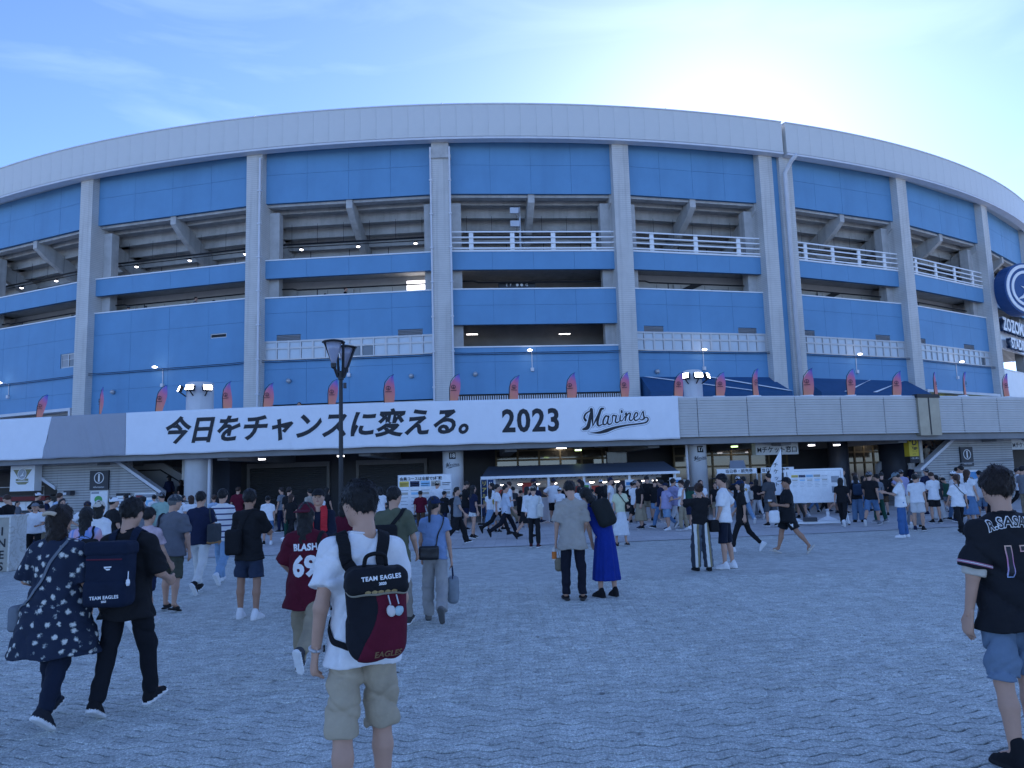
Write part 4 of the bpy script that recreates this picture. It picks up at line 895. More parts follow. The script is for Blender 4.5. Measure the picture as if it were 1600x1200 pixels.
def nets(fn, lo, hi, vox, smooth=1):
    lo = np.array(lo, np.float32)-2*vox; n = np.maximum(4, np.ceil((np.array(hi)+2*vox-lo)/vox).astype(int)+1)
    g = [lo[i]+vox*np.arange(n[i], dtype=np.float32) for i in range(3)]
    X, Y, Z = np.meshgrid(*g, indexing='ij'); P = np.stack([X.ravel(), Y.ravel(), Z.ravel()], 1)
    D = fn(P).reshape(n).astype(np.float32); D[0], D[-1] = np.maximum(D[0], 1e-3), np.maximum(D[-1], 1e-3); D[:, 0] = np.maximum(D[:, 0], 1e-3); D[:, -1] = np.maximum(D[:, -1], 1e-3); D[:, :, 0] = np.maximum(D[:, :, 0], 1e-3); D[:, :, -1] = np.maximum(D[:, :, -1], 1e-3)
    I = D < 0; c = n-1
    cnt = np.zeros(c, np.int8)
    offs = [(i, j, k) for i in (0, 1) for j in (0, 1) for k in (0, 1)]
    for o in offs: cnt += I[o[0]:o[0]+c[0], o[1]:o[1]+c[1], o[2]:o[2]+c[2]]
    act = (cnt > 0) & (cnt < 8); idx = np.argwhere(act)
    if len(idx) == 0: return np.zeros((0, 3)), np.zeros((0, 4), int)
    vid = np.full(c, -1, np.int64); vid[act] = np.arange(len(idx))
    acc = np.zeros((len(idx), 3), np.float32); num = np.zeros(len(idx), np.float32)
    for ax in range(3):
        for o in offs:
            if o[ax]: continue
            o2 = list(o); o2[ax] = 1; a = idx+np.array(o); b = idx+np.array(o2)
            da = D[a[:, 0], a[:, 1], a[:, 2]]; db = D[b[:, 0], b[:, 1], b[:, 2]]; m = (da < 0) != (db < 0)
            t = np.where(m, da/(da-db+1e-12), 0); pos = a.astype(np.float32); pos[:, ax] += t
            acc += pos*m[:, None]; num += m
    V = lo+vox*acc/num[:, None]; F = []
    for ax in range(3):
        u, v = (ax+1) % 3, (ax+2) % 3
        s0 = [slice(1, -1)]*3; s1 = [slice(1, -1)]*3; s0[ax] = slice(0, -1); s1[ax] = slice(1, None)
        m = I[tuple(s0)] != I[tuple(s1)]; e = np.argwhere(m); base = np.ones(3, int); base[ax] = 0; e = e+base
        flip = I[e[:, 0], e[:, 1], e[:, 2]]
        q = []
        for du, dv in ((-1, -1), (0, -1), (0, 0), (-1, 0)):
            w = e.copy(); w[:, u] += du; w[:, v] += dv; q.append(vid[w[:, 0], w[:, 1], w[:, 2]])
        q = np.stack(q, 1); q[~flip] = q[~flip][:, ::-1]; F.append(q)
    F = np.concatenate(F); F = F[(F >= 0).all(1)]
    for _ in range(smooth):
        S = np.zeros_like(V); C = np.zeros(len(V), np.float32)
        for i in range(4):
            a, b = F[:, i], F[:, (i+1) % 4]
            for d in range(3): S[:, d] += np.bincount(a, V[b, d], len(V))+np.bincount(b, V[a, d], len(V))
            C += np.bincount(a, minlength=len(V))+np.bincount(b, minlength=len(V))
        V = V*.5+.5*S/np.maximum(C, 1)[:, None]
    return V, F
def np_mesh(name, V, F, mats, mi=None):
    me = bpy.data.meshes.new(name); V = np.asarray(V, np.float32); F = np.asarray(F)
    me.vertices.add(len(V)); me.vertices.foreach_set('co', V.ravel()); me.loops.add(F.size); me.loops.foreach_set('vertex_index', F.ravel().astype(np.int32))
    me.polygons.add(len(F)); me.polygons.foreach_set('loop_start', np.arange(0, F.size, 4, dtype=np.int32)); me.polygons.foreach_set('loop_total', np.full(len(F), 4, np.int32))
    for m in (mats if isinstance(mats, (list, tuple)) else [mats]): me.materials.append(m)
    if mi is not None: me.polygons.foreach_set('material_index', np.asarray(mi, np.int32))
    me.update(calc_edges=True); me.shade_smooth(); return me
def join(parts):
    V = []; F = []; o = 0
    for v, f in parts: V.append(v); F.append(f+o); o += len(v)
    return np.concatenate(V), np.concatenate(F)
_cn = {}
def cloth(col, rough=.85, bs=220, key=None):
    k = ('cloth',)+tuple(round(c, 3) for c in col)
    if k not in _cn: _cn[k] = M('cloth_%02d' % len(_cn), col, rough, .12, 6, .5, 16, spec=.2)
    return _cn[k]
SKIN = [M('skin', (.50, .30, .21), .55, .06, 12, .05, 80, spec=.3), M('skin_tan', (.36, .20, .13), .55, .06, 12, .05, 80, spec=.3), M('skin_pale', (.58, .38, .28), .55, .06, 12, spec=.3)]
EYE = M('dark_eye', (.02, .015, .012), .3, 0); LIP = M('lip', (.36, .15, .12), .5, 0)
HAIR = {'black': M('hair_black', (.010, .009, .009), .45, .3, 40, .5, 160, spec=.35), 'brown': M('hair_brown', (.045, .022, .013), .5, .3, 40, .5, 160, spec=.35), 'darkbrown': M('hair_darkbrown', (.02, .013, .010), .48, .3, 40, .5, 160, spec=.35), 'grey': M('hair_grey', (.12, .12, .12), .5, .3, 40, .4, 160)}
def rotm(rx=0, ry=0, rz=0): return np.array(Matrix.Rotation(rad(rz), 3, 'Z') @ Matrix.Rotation(rad(ry), 3, 'Y') @ Matrix.Rotation(rad(rx), 3, 'X'), np.float32)
def ldir(fwd, out, side): f, o = rad(fwd), rad(out); return A(side*math.sin(o), math.sin(f)*math.cos(o), -math.cos(f)*math.cos(o))
POSE = dict(stand=dict(legs=((3, 3), (-3, 3)), arms=((4, 9, 14, 4), (4, 9, 14, 4))),
    walkL=dict(legs=((22, 8), (-20, 22)), arms=((-16, 9, 2, 5), (18, 9, 38, 3))), walkR=dict(legs=((-20, 22), (22, 8)), arms=((18, 9, 38, 3), (-16, 9, 2, 5))),
    phone=dict(legs=((3, 3), (-3, 3)), arms=((18, 8, 105, -25), (18, 8, 105, -25)), head=(0, 25)), bagarm=dict(legs=((6, 5), (-6, 6)), arms=((10, 12, 80, -15), (2, 10, 10, 5))),
    akimbo=dict(legs=((2, 3), (-4, 4)), arms=((-12, 42, 8, -55), (4, 9, 20, 4))), shoot=dict(legs=((4, 3), (-4, 3)), arms=((75, 30, 150, -18), (80, 25, 150, -15))))
def skeleton(sp):
    h = sp['h']; s = h/1.785; w = sp.get('w', 1.0); fem = sp.get('fem', False); ps = dict(POSE[sp.get('pose', 'stand')]); ps.update(sp.get('p', {}))
    J = {}; hipw = (.085 if not fem else .08)*s*w**.5; J['pelvis'] = A(0, 0, .93*s)
    for i, sd in ((0, -1), (1, 1)):
        a, k = ps['legs'][i]; o = ps.get('spread', 3.5); hp = A(sd*hipw, 0, .90*s); kn = hp+ldir(a, o, sd)*.43*s; an = kn+ldir(a-k, 1.0, sd)*.40*s
        tp = max(0.0, min(65, (k-a)*1.25)) if a-k < -8 else 0
        if a > 12 and tp == 0: tp = -12
        fy = ps.get('toe', 9)*sd; R = rotm(-tp, 0, -fy); J['hip%d' % i], J['knee%d' % i], J['ank%d' % i] = hp, kn, an
        J['footR%d' % i] = R; J['heel%d' % i] = an+R@(A(0, -.05, -.055)*s); J['toe%d' % i] = an+R@(A(0, .165, -.06)*s)
    zmin = min(min(J['heel%d' % i][2], J['toe%d' % i][2]) for i in (0, 1))-.030*s
    T = rotm(-ps.get('lean', 0), ps.get('side', 0), ps.get('twist', 0)); J['T'] = T; pv = J['pelvis']
    up = lambda x, y, z: pv+T@(A(x, y, z)*s)
    shw = (.165 if not fem else .148)*(w**.6)
    J['waist'] = up(0, 0, .14); J['chest'] = up(0, .0, .34); J['neck'] = up(0, -.015, .53); J['nape'] = up(0, -.005, .59)
    hy, hp_ = ps.get('head', (0, 0)); HR = T@rotm(0, 0, 0); HR = rotm(-ps.get('lean', 0)*.6-hp_, ps.get('side', 0)*.8+ps.get('tilt', 0), -hy); J['HR'] = HR
    J['head'] = J['nape']+HR@(A(0, .015, .105)*s)
    for i, sd in ((0, -1), (1, 1)):
        uf, uo, ff, fo = ps['arms'][i]; sh = up(sd*shw, -.01, .452); el = sh+T@ldir(uf, uo, sd)*.285*s; wr = el+T@ldir(ff, fo, sd)*.245*s
        J['sh%d' % i], J['el%d' % i], J['wr%d' % i] = sh, el, wr
    for k in J:
        if J[k].shape == (3,): J[k] = J[k]-A(0, 0, zmin)
    return J, s, w
EX, EY, EZ = A(1, 0, 0), A(0, 1, 0), A(0, 0, 1)
def hand_sdf(J, i, s, curl):
    wr = J['wr%d' % i]; ax = wr-J['el%d' % i]; ax /= np.linalg.norm(ax); sd = -1 if i == 0 else 1
    fw = J['T']@EY; th = fw-ax*(fw@ax)
    if np.linalg.norm(th) < .3: th = EZ-ax*(EZ@ax)
    th /= np.linalg.norm(th); nrm = np.cross(ax, th)*sd; nrm /= np.linalg.norm(nrm)      # nrm: palm normal, th: thumb side
    if nrm@(J['T']@EX)*sd > 0: nrm = -nrm
    pc = wr+ax*.05*s
    segs = [(wr-ax*.02*s, pc+ax*.035*s, .030*s, .034*s, 'palm')]
    for k in range(4):
        o = (1.5-k)*.0205*s; b = wr+ax*(.088-.006*abs(k-1))*s+th*o; L = (.040, .045, .042, .033)[k]*s
        d1 = ax*math.cos(curl)+nrm*math.sin(curl); d2 = ax*math.cos(2.1*curl)+nrm*math.sin(2.1*curl); m_ = b+d1*L; e = m_+d2*L*.95
        segs += [(b-ax*.02*s, m_, .0105*s, .0095*s, ''), (m_, e, .0095*s, .0078*s, '')]
    tb = wr+ax*.025*s+th*.028*s; tm = tb+(ax*.75+th*.6+nrm*.25)*.042*s; te = tm+(ax*.95+th*.1+nrm*.3*math.sin(curl+.4))*.034*s
    segs += [(tb, tm, .0155*s, .0125*s, ''), (tm, te, .012*s, .009*s, '')]
    def f(P):
        d = None
        for a, b, r1, r2, k in segs:
            q = rcone(P, a, b, r1*1.25, r2*1.3, nrm, .42) if k else rcone(P, a, b, r1, r2)
            d = q if d is None else smin(d, q, .006*s)
        return d
    pts = np.array([x for sg in segs for x in sg[:2]]); return f, pts.min(0)-.04*s, pts.max(0)+.04*s
def head_sdf(J, s, fem, sc=1.0):
    H, R = J['head'], J['HR']; k = s*sc
    def f(P):
        q = (P-H)@R/k      # head space
        d = ell(q, A(0, -.012, .025), A(.077, .096, .098))
        d = smin(d, rcone(q, A(0, .018, -.02), A(0, .045, -.082), .062, .034, EX, 1.08), .04)
        d = smin(d, rcone(q, A(-.035, .0, -.055), A(.035, .0, -.055), .038, .038), .03)
        d = smin(d, rcone(q, A(0, .083, .012), A(0, .104, -.022), .008, .0145), .012)
        d = smin(d, rcone(q, A(-.035, .068, .028), A(.035, .068, .028), .018, .018), .012)
        d = smin(d, ell(q, A(0, .082, -.05), A(.026, .012, .011)), .01)
        for e in (-1, 1):
            d = np.maximum(d, -(np.linalg.norm(q-A(e*.032, .100, .008), axis=1)-.017)); d = smin(d, ell(q, A(e*.032, .077, .008), A(.014, .012, .010)), .004)
            d = smin(d, ell(q, A(e*.079, -.012, -.002), A(.010, .020, .034)), .006)
        d = smin(d, rcone(q, A(0, -.028, -.03), A(0, -.035, -.16), .052 if not fem else .045, .056 if not fem else .048), .03)
        return d*k
    return f, H-.17*k, H+.16*k
def body_mesh(J, s, w, sp, vox):
    lg = .72 if sp['bot'][0] in ('pants', 'slim', 'crop', 'wide') else 1.0; T = J['T']; parts = []
    def f(P):
        d = rcone(P, J['pelvis'], J['waist'], .115*s*w, .105*s*w, EY, .72); d = smin(d, rcone(P, J['waist'], J['chest'], .10*s*w, .125*s*w, T@EY, .68), .05)
        d = smin(d, rcone(P, J['sh0'], J['sh1'], .042*s, .042*s), .05); d = smin(d, rcone(P, J['neck']-A(0, 0, .03*s), J['nape'], .06*s, .05*s), .04)
        for i in (0, 1):
            d = smin(d, rcone(P, J['sh%d' % i], J['el%d' % i], .043*s*w**.5, .037*s*w**.5), .03); d = smin(d, rcone(P, J['el%d' % i], J['wr%d' % i], .039*s*w**.5, .025*s), .02)
            kn, an, hp = J['knee%d' % i], J['ank%d' % i], J['hip%d' % i]
            d = smin(d, rcone(P, hp, kn, .078*s*w*lg, .052*s*w**.5*lg), .03); mid = kn+(an-kn)*.32-A(0, .012*s*lg, 0)
            d = smin(d, rcone(P, kn, mid, .050*s*w**.5*lg, .054*s*w**.5*lg), .02); d = smin(d, rcone(P, mid, an, .054*s*w**.5*lg, .033*s), .02)
            d = smin(d, rcone(P, an, J['toe%d' % i]*.6+an*.4, .035*s, .03*s), .02)
        return d
    pts = np.array([J[k] for k in J if J[k].shape == (3,)]); parts.append(nets(f, pts.min(0)-.16*s*w, pts.max(0)+.02, vox))
    hf, lo, hi = head_sdf(J, s, sp.get('fem'), sp.get('head_scale', 1.0)); parts.append(nets(hf, lo, hi, min(vox*.75, .012)))
    nh = len(parts[0][0])
    for i in (0, 1):
        g, lo, hi = hand_sdf(J, i, s, sp.get('curl', .35)); parts.append(nets(g, lo, hi, min(vox*.6, .011) if vox < .02 else .011))
    V, F = join(parts)
    # face colouring: eyes, brows, lips painted on the skin
    C = V[F].mean(1); q = (C-J['head'])@J['HR']/s; mi = np.zeros(len(F), int)
    for e in (-1, 1):
        mi[(abs(q[:, 0]-e*.032) < .0135) & (abs(q[:, 2]-.008) < .0055) & (q[:, 1] > .06)] = 1
        mi[(abs(q[:, 0]-e*.034) < .02) & (abs(q[:, 2]-.036) < .004) & (q[:, 1] > .06)] = 1
    mi[(abs(q[:, 0]) < .022) & (abs(q[:, 2]+.05) < .008) & (q[:, 1] > .07)] = 2
    return np_mesh('person', V, F, [sp.get('skinmat', SKIN[0]), EYE, LIP], mi)
def top_mesh(J, s, w, sp, vox, seed):
    t = sp['top'][0]; T = J['T']; fem = sp.get('fem'); loose = sp.get('loose', 1.0)
    hem = {'tee': .90-.06, 'over': .78, 'shirt': .82, 'jersey': .78, 'tank': .86, 'blouse': .88, 'tunic': .62, 'crop': .97, 'dress': .99, 'hoodie': .82, 'long': .84}[t] if 'hem' not in sp else sp['hem']
    slv = {'tee': .62, 'over': .82, 'shirt': .78, 'jersey': .80, 'tank': 0, 'blouse': .5, 'tunic': 1.2, 'crop': .5, 'dress': 0, 'hoodie': 1.0, 'long': 1.92}[t] if 'slv' not in sp else sp['slv']
    pv = J['pelvis']; hemp = pv+T@(A(0, 0, hem-.93)*s); dn = T@EZ; sw = .022*loose
    def f(P):
        r_h = ((.205 if hem < .8 else .188 if hem < .86 else .165 if hem < .9 else .145)+.03*(loose-1)+(.10 if t == 'tunic' else 0)+sp.get('flare', 0))*s*w
        d = rcone(P, hemp-dn*.02, J['waist']*.5+J['chest']*.5, r_h+.005, (.130+sw*.4)*s*w**.9, T@EY, .74)
        d = smin(d, rcone(P, J['waist'], J['chest'], (.118+sw*.4)*s*w, (.142+sw*.4)*s*w**.8, T@EY, .72), .05*s)
        d = smin(d, rcone(P, J['chest']+dn*.02*s, J['neck']-dn*.045*s, .135*s*w**.6, .085*s, T@EY, .66), .05*s)
        d = smin(d, rcone(P, J['sh0']-dn*.012*s, J['sh1']-dn*.012*s, .058*s, .058*s), .05*s)
        for i in (0, 1): d = smin(d, rcone(P, J['neck']-dn*.035*s, J['sh%d' % i], .062*s, .050*s), .03*s)
        for i in (0, 1):
            if slv <= 0: continue
            sh, el, wr = J['sh%d' % i]-dn*.006*s, J['el%d' % i], J['wr%d' % i]; ax = (el-sh)/np.linalg.norm(el-sh)
            if slv <= 1:
                e = sh+(el-sh)*slv; q = rcone(P, sh, e+ax*.06*s, .060*s*w**.5, (.060+sw*.9)*s*w**.5); q = np.maximum(q, (P-e)@ax)
            else:
                k2 = min(1, slv-1); e = el+(wr-el)*k2; ax2 = (wr-el)/np.linalg.norm(wr-el); q = smin(rcone(P, sh, el, .064*s*w**.5, .052*s), rcone(P, el, e+ax2*.03, .052*s, (.040+sw*.5)*s), .02); q = np.where((P-el)@ax2 > 0, np.maximum(q, (P-e)@ax2), q)
            d = smin(d, q, .035*s)
        d = d+folds(P, seed, .010*s*sp.get('fold', 1.0)*loose)-.006*s
        d = np.maximum(d, -((P-hemp)@dn)+.008*np.sin(P[:, 0]*22+seed))
        if t != 'hoodie': d = np.maximum(d, -rcone(P, J['neck']-dn*.005*s+T@EY*.02*s, J['nape']+dn*.1, .058*s, .07*s))
        return d
    pts = np.array([hemp, J['neck'], J['sh0'], J['sh1']]+([J['el0'], J['el1']] if slv > 0 else [])+([J['wr0'], J['wr1']] if slv > 1 else []))
    ex = .20*s*w+(.14 if t == 'tunic' else 0)
    lo, hi = pts.min(0)-ex, pts.max(0)+.14*s; lo[2] = min(lo[2]+ex, hemp[2])-.06; hi[2] = pts[:, 2].max()+.09*s
    hi[:2] = np.maximum(hi[:2], pts.max(0)[:2]+ex)
    return nets(f, lo, hi, vox)
def bottom_mesh(J, s, w, sp, vox, seed):
    t = sp['bot'][0]; pv = J['pelvis']; wz = pv[2]+(.08+sp.get('wzup', 0))*s
    fr = {'pants': 1.99, 'wide': 2.03, 'slim': 1.94, 'shorts': .82, 'longshorts': 1.02, 'jshorts': .92, 'crop': 1.6}.get(t); fr = sp.get('blen', fr)
    if t in ('skirt', 'midi', 'maxi'):
        hz = {'skirt': .52, 'midi': .30, 'maxi': .14}[t]*s if 'shem' not in sp else sp['shem']; cx = (J['ank0']+J['ank1'])/2; c0 = A(pv[0], pv[1], wz); c1 = A(cx[0]*.7+pv[0]*.3, cx[1]*.7+pv[1]*.3, hz); rr = {'skirt': .20, 'midi': .25, 'maxi': .29}[t]*s*sp.get('flr', 1.0)
        def f(P):
            tt = np.clip((wz-P[:, 2])/(wz-hz), 0, 1); ctr = c0+(c1-c0)*tt[:, None]; dx = P-ctr; an = np.arctan2(dx[:, 1], dx[:, 0])
            r = (.115*s*w+(rr-.115*s*w)*tt**.75)+(.016*np.sin(an*9+seed)+.010*np.sin(an*17+2*seed+3*tt))*tt*s
            d = (np.sqrt(dx[:, 0]**2+(dx[:, 1]/.85)**2)-r)*.8
            return np.maximum(np.maximum(d, P[:, 2]-wz), hz-P[:, 2])
        lo = np.minimum(c0, c1)-rr*1.25; hi = np.maximum(c0, c1)+rr*1.25; lo[2], hi[2] = hz-.02, wz+.02; return nets(f, lo, hi, vox)
    ws = {'pants': 1.15, 'wide': 1.7, 'slim': .95, 'shorts': 1.45, 'longshorts': 1.5, 'jshorts': 1.3, 'crop': 1.15}[t]*sp.get('pw', 1.0)
    def f(P):
        d = rcone(P, J['hip0']+A(.01, 0, 0), J['hip1']-A(.01, 0, 0), .086*s*w, .086*s*w, EY, 1.08); d = smin(d, rcone(P, pv, pv+A(0, 0, .1*s), .13*s*w, .118*s*w, EY, .75), .04*s)
        for i in (0, 1):
            hp, kn, an = J['hip%d' % i], J['knee%d' % i], J['ank%d' % i]
            if fr <= 1.0:
                ax = (kn-hp)/np.linalg.norm(kn-hp); e = hp+(kn-hp)*fr; q = np.maximum(rcone(P, hp, e+ax*.06, .090*s*w, .068*s*ws*w**.5), (P-e)@ax)
            else:
                k2 = fr-1; e = kn+(an-kn)*k2; ax = (an-kn)/np.linalg.norm(an-kn); q = smin(rcone(P, hp, kn, .088*s*w, .062*s*(ws**.7)*w**.5), rcone(P, kn, e+ax*.06, .062*s*(ws**.7)*w**.5, .048*s*ws), .02*s); q = np.where((P-kn)@ax > 0, np.maximum(q, (P-e)@ax), q)
            d = smin(d, q, .022*s)
        d = d+folds(P, seed+3, .012*s*sp.get('bfold', 1.0)*(1.3 if t == 'wide' else 1))-.003*s
        return np.maximum(d, P[:, 2]-wz)
    pts = np.array([J[k+str(i)] for k in ('hip', 'knee', 'ank') for i in (0, 1)]); lo, hi = pts.min(0)-.17*s*w, pts.max(0)+.17*s*w; lo[2] = max(lo[2], .0)if fr > 1 else pts[2:4, 2].min()-.08; hi[2] = wz+.02
    return nets(f, lo, hi, vox)
def shoe_mesh(J, i, s, vox, kind):
    an, R = J['ank%d' % i], J['footR%d' % i]
    def f(P):
        q = (P-an)@R/s
        d = rcone(q, A(0, -.045, -.052), A(0, .145, -.068), .043, .038, EX, .92)
        if kind != 'sandal': d = smin(d, rcone(q, A(0, -.03, -.03), A(0, -.016, .03 if kind != 'high' else .07), .046, .042), .03); d = smin(d, rcone(q, A(0, -.005, -.008), A(0, .095, -.045), .043, .037), .02)
        else: d = np.maximum(d, q[:, 2]+.062+0*q[:, 0]); d = np.minimum(d, np.maximum(rcone(q, A(-.04, .07, -.05), A(.04, .07, -.05), .028, .028, EY, 1.2), -.5+0*d))
        d = np.minimum(d, np.maximum(rcone(q, A(0, -.05, -.085), A(0, .15, -.085), .047, .044, EX, .95), np.abs(q[:, 2]+.078)-.014))
        d = np.maximum(d, -(q[:, 2]+.092))
        return d*s
    V, F = nets(f, an-.22*s, an+.22*s, vox); C = (V[F].mean(1)-an)@R/s
    return V, F, (C[:, 2] < -.062).astype(int)
def hair_mesh(J, s, sp, vox, seed):
    t = sp['hair'][0]; H, R = J['head'], J['HR']; k = s*sp.get('head_scale', 1.0); vol = sp.get('hvol', 1.0)
    def f(P):
        q = (P-H)@R/k; x, y, z = q[:, 0], q[:, 1], q[:, 2]
        n = .006*np.sin(55*x+20*z+seed)*np.sin(48*y+30*z+2*seed)+.005*np.sin(90*x+60*y+seed)*np.sin(80*z)+.003*np.sin(150*x+40*z)*np.sin(140*y)
        d = ell(q, A(0, -.018, .034), A(.088, .106, .104)*(.93+.07*vol*1.3))+n*.7
        low = {'short': -.055, 'buzz': -.05, 'bob': -.13, 'long': -.06, 'pony': -.07, 'bun': -.06, 'bald': .2}[t]
        face = y-(.052+.10*np.clip(z-.03, -.1, .2)); side = np.where(z < .02, y+.005-.02*(t in ('bob', 'long')), -1)
        d = np.maximum(d, np.maximum(face, np.where(z < .015, side, -1)) if t not in ('bob', 'long') else np.where(z < .06, y-.045, face))
        if t in ('bob', 'long'):
            L = -.12 if t == 'bob' else -.30
            m = rcone(q, A(0, -.04, 0), A(0, -.055-(.02 if t == 'long' else 0), L), .092, .085 if t == 'bob' else .07, EY, .72)+n
            m = np.maximum(m, y-.02); d = smin(d, m, .02)
        else: d = np.maximum(d, low+.35*np.clip(y+.03, 0, .1)-z)
        if t == 'pony': d = smin(d, rcone(q, A(0, -.125, -.01), A(0, -.15, -.23), .034, .016)+n*.6, .015)
        if t == 'bun': d = smin(d, np.linalg.norm(q-A(0, -.11, .075), axis=1)-.052+n, .02)
        return d*k
    lo, hi = H-.16*k, H+.16*k
    if t in ('long', 'pony'): lo = lo-A(0, .1, .2)*k
    return nets(f, lo, hi, vox)
def strands(VF, J, n, seed, sp):
    """thin tapering locks lying on the hair surface, so that the outline breaks up"""
    r = np.random.default_rng(seed); V, F = VF; C = V[F].mean(1); e1 = V[F[:, 2]]-V[F[:, 0]]; e2 = V[F[:, 3]]-V[F[:, 1]]; N = np.cross(e1, e2); N /= np.linalg.norm(N, axis=1)[:, None]+1e-9
    N *= np.sign(((C-J['head'])*N).sum(1))[:, None]; i = r.integers(0, len(F), n); p = C[i]; nn = N[i]
    q = (p-J['head'])@J['HR']; crown = J['HR']@A(0, -.03, .10); d = (p-(J['head']+crown)); d = d-nn*(d*nn).sum(1)[:, None]; d /= np.linalg.norm(d, axis=1)[:, None]+1e-6; d = d+r.normal(0, .2, d.shape); d /= np.linalg.norm(d, axis=1)[:, None]
    L = r.uniform(.014, .030, n)[:, None]; b = np.cross(d, nn); b /= np.linalg.norm(b, axis=1)[:, None]+1e-6; w = r.uniform(.0015, .0035, n)[:, None]; lift = r.uniform(.0, .16, n)[:, None]
    if 'cap' in sp: L = L*.4
    a0 = p-nn*.002-b*w; a1 = p-nn*.002+b*w; m0 = p+d*L*.6+nn*L*lift*.5; t0 = m0-b*w*.7; t1 = m0+b*w*.7; tip = p+d*L+nn*L*lift*.55
    P = np.stack([a0, a1, t1, t0, tip+b*.0004, tip-b*.0004], 1).reshape(-1, 3); o = (np.arange(n)*6)[:, None]
    return P.astype(np.float32), np.concatenate([o+np.array([[0, 1, 2, 3]]), o+np.array([[3, 2, 4, 5]])])
def cap_mesh(J, s, sp, vox, bucket=False):
    H, R = J['head'], J['HR']; k = s*sp.get('head_scale', 1.0); back = sp.get('capback', False)
    def f(P):
        q = (P-H)@R/k
        if back: q = q*A(-1, -1, 1)+A(0, -.03, 0)
        d = np.maximum(ell(q, A(0, -.014, .036), A(.094, .112, .104)), .032-q[:, 2]-.12*np.clip(-q[:, 1], -.05, .05))
        b = q-A(0, .115, .048); 
        if bucket: br = np.maximum(np.sqrt((q[:, 0]/1.0)**2+((q[:, 1]+.01)/1.1)**2)-.145, np.abs(q[:, 2]-.04+.4*(np.sqrt(q[:, 0]**2+q[:, 1]**2)-.1))-.006)
        else: br = np.maximum(np.sqrt(b[:, 0]**2+(b[:, 1]*.95)**2)-.085, np.abs(b[:, 2]+.12*b[:, 1]+1.6*b[:, 0]**2)-.007); br = np.maximum(br, -(q[:, 1]-.05))
        return np.minimum(d, br)*k
    return nets(f, H-.23*k, H+.23*k, vox)
_seed = [0]
def person(sp, loc, heading, vox, label, group=None):
    """one figure: the body is the thing, garments and hair are its parts. heading 0 = looking away (+y), 90 = looking +x"""
    _seed[0] += 1; sd = _seed[0]; J, s, w = skeleton(sp)
    me = body_mesh(J, s, w, sp, vox*1.15); o = place(me, 'person', None, loc, rad(-heading)); tag(o, label, 'person', group); R = {'J': J, 's': s, 'o': o, 'loc': loc, 'rz': rad(-heading)}
    def put(nm, vf, mats, mi=None):
        m_ = np_mesh(nm, vf[0], vf[1], mats, mi); return place(m_, nm, o)
    names = {'tee': 't_shirt', 'over': 't_shirt', 'shirt': 'shirt', 'jersey': 'jersey', 'tank': 'tank_top', 'blouse': 'blouse', 'tunic': 'tunic', 'crop': 'crop_top', 'dress': 'dress_top', 'hoodie': 'hoodie', 'long': 'long_sleeved_shirt'}
    cm = lambda c: c if not isinstance(c, tuple) else cloth(c)
    tv = top_mesh(J, s, w, sp, vox, sd); R['top'] = put(names[sp['top'][0]], tv, cm(sp['top'][1])); R['topVF'] = tv
    if vox < .0125 and sp['top'][0] in ('tee', 'over', 'jersey', 'tunic'):
        bv_ = bvh_of(tv); c0 = J['neck']+A(0, .008, .012)*s; pts = []
        for t in np.linspace(0, 2*PI, 25):
            d_ = A(math.cos(t), math.sin(t), -.25 if math.sin(t) > 0 else .05); q_ = bv_.find_nearest(Vector(c0+d_*.068*s)); pts.append(q_[0]+q_[1]*.001)
        cb = MB(); cb.tube(pts, .0065, 6); cb.obj('collar', cm(sp['top'][1]), R['top'], smooth=True)
    bn = {'pants': 'trousers', 'wide': 'wide_trousers', 'slim': 'trousers', 'shorts': 'shorts', 'longshorts': 'shorts', 'jshorts': 'denim_shorts', 'crop': 'trousers', 'skirt': 'skirt', 'midi': 'skirt', 'maxi': 'skirt'}
    bv = bottom_mesh(J, s, w, sp, vox, sd); R['bot'] = put(bn[sp['bot'][0]], bv, cm(sp['bot'][1])); R['botVF'] = bv
    sh = sp.get('shoe', ((.6, .6, .6), (.75, .75, .75)))
    for i in (0, 1):
        V, F, mi = shoe_mesh(J, i, s, min(vox, .014), sp.get('shoekind', 'shoe')); put('shoe', (V, F), [cm(sh[0]), cm(sh[1])], mi)
    if sp['hair'][0] != 'bald':
        hv = hair_mesh(J, s, sp, min(vox, .014)*.85, sd)
        if vox < .02: hv = join([hv, strands(hv, J, 2600 if vox < .0115 else 900, sd, sp)])
        R['hair'] = put('hair', hv, HAIR[sp['hair'][1]])
    if 'cap' in sp: R['cap'] = put('cap' if not sp.get('bucket') else 'hat', cap_mesh(J, s, sp, min(vox, .014)*.7, sp.get('bucket')), cm(sp['cap']))
    if 'mask' in sp:
        def fm(P): q = (P-J['head'])@J['HR']/s; return np.maximum(ell(q, A(0, .05, -.045), A(.066, .062, .052)), -(q[:, 1]-.03))*s
        put('face_mask', nets(fm, J['head']-.13, J['head']+.13, .008), cm(sp['mask']))
    return R
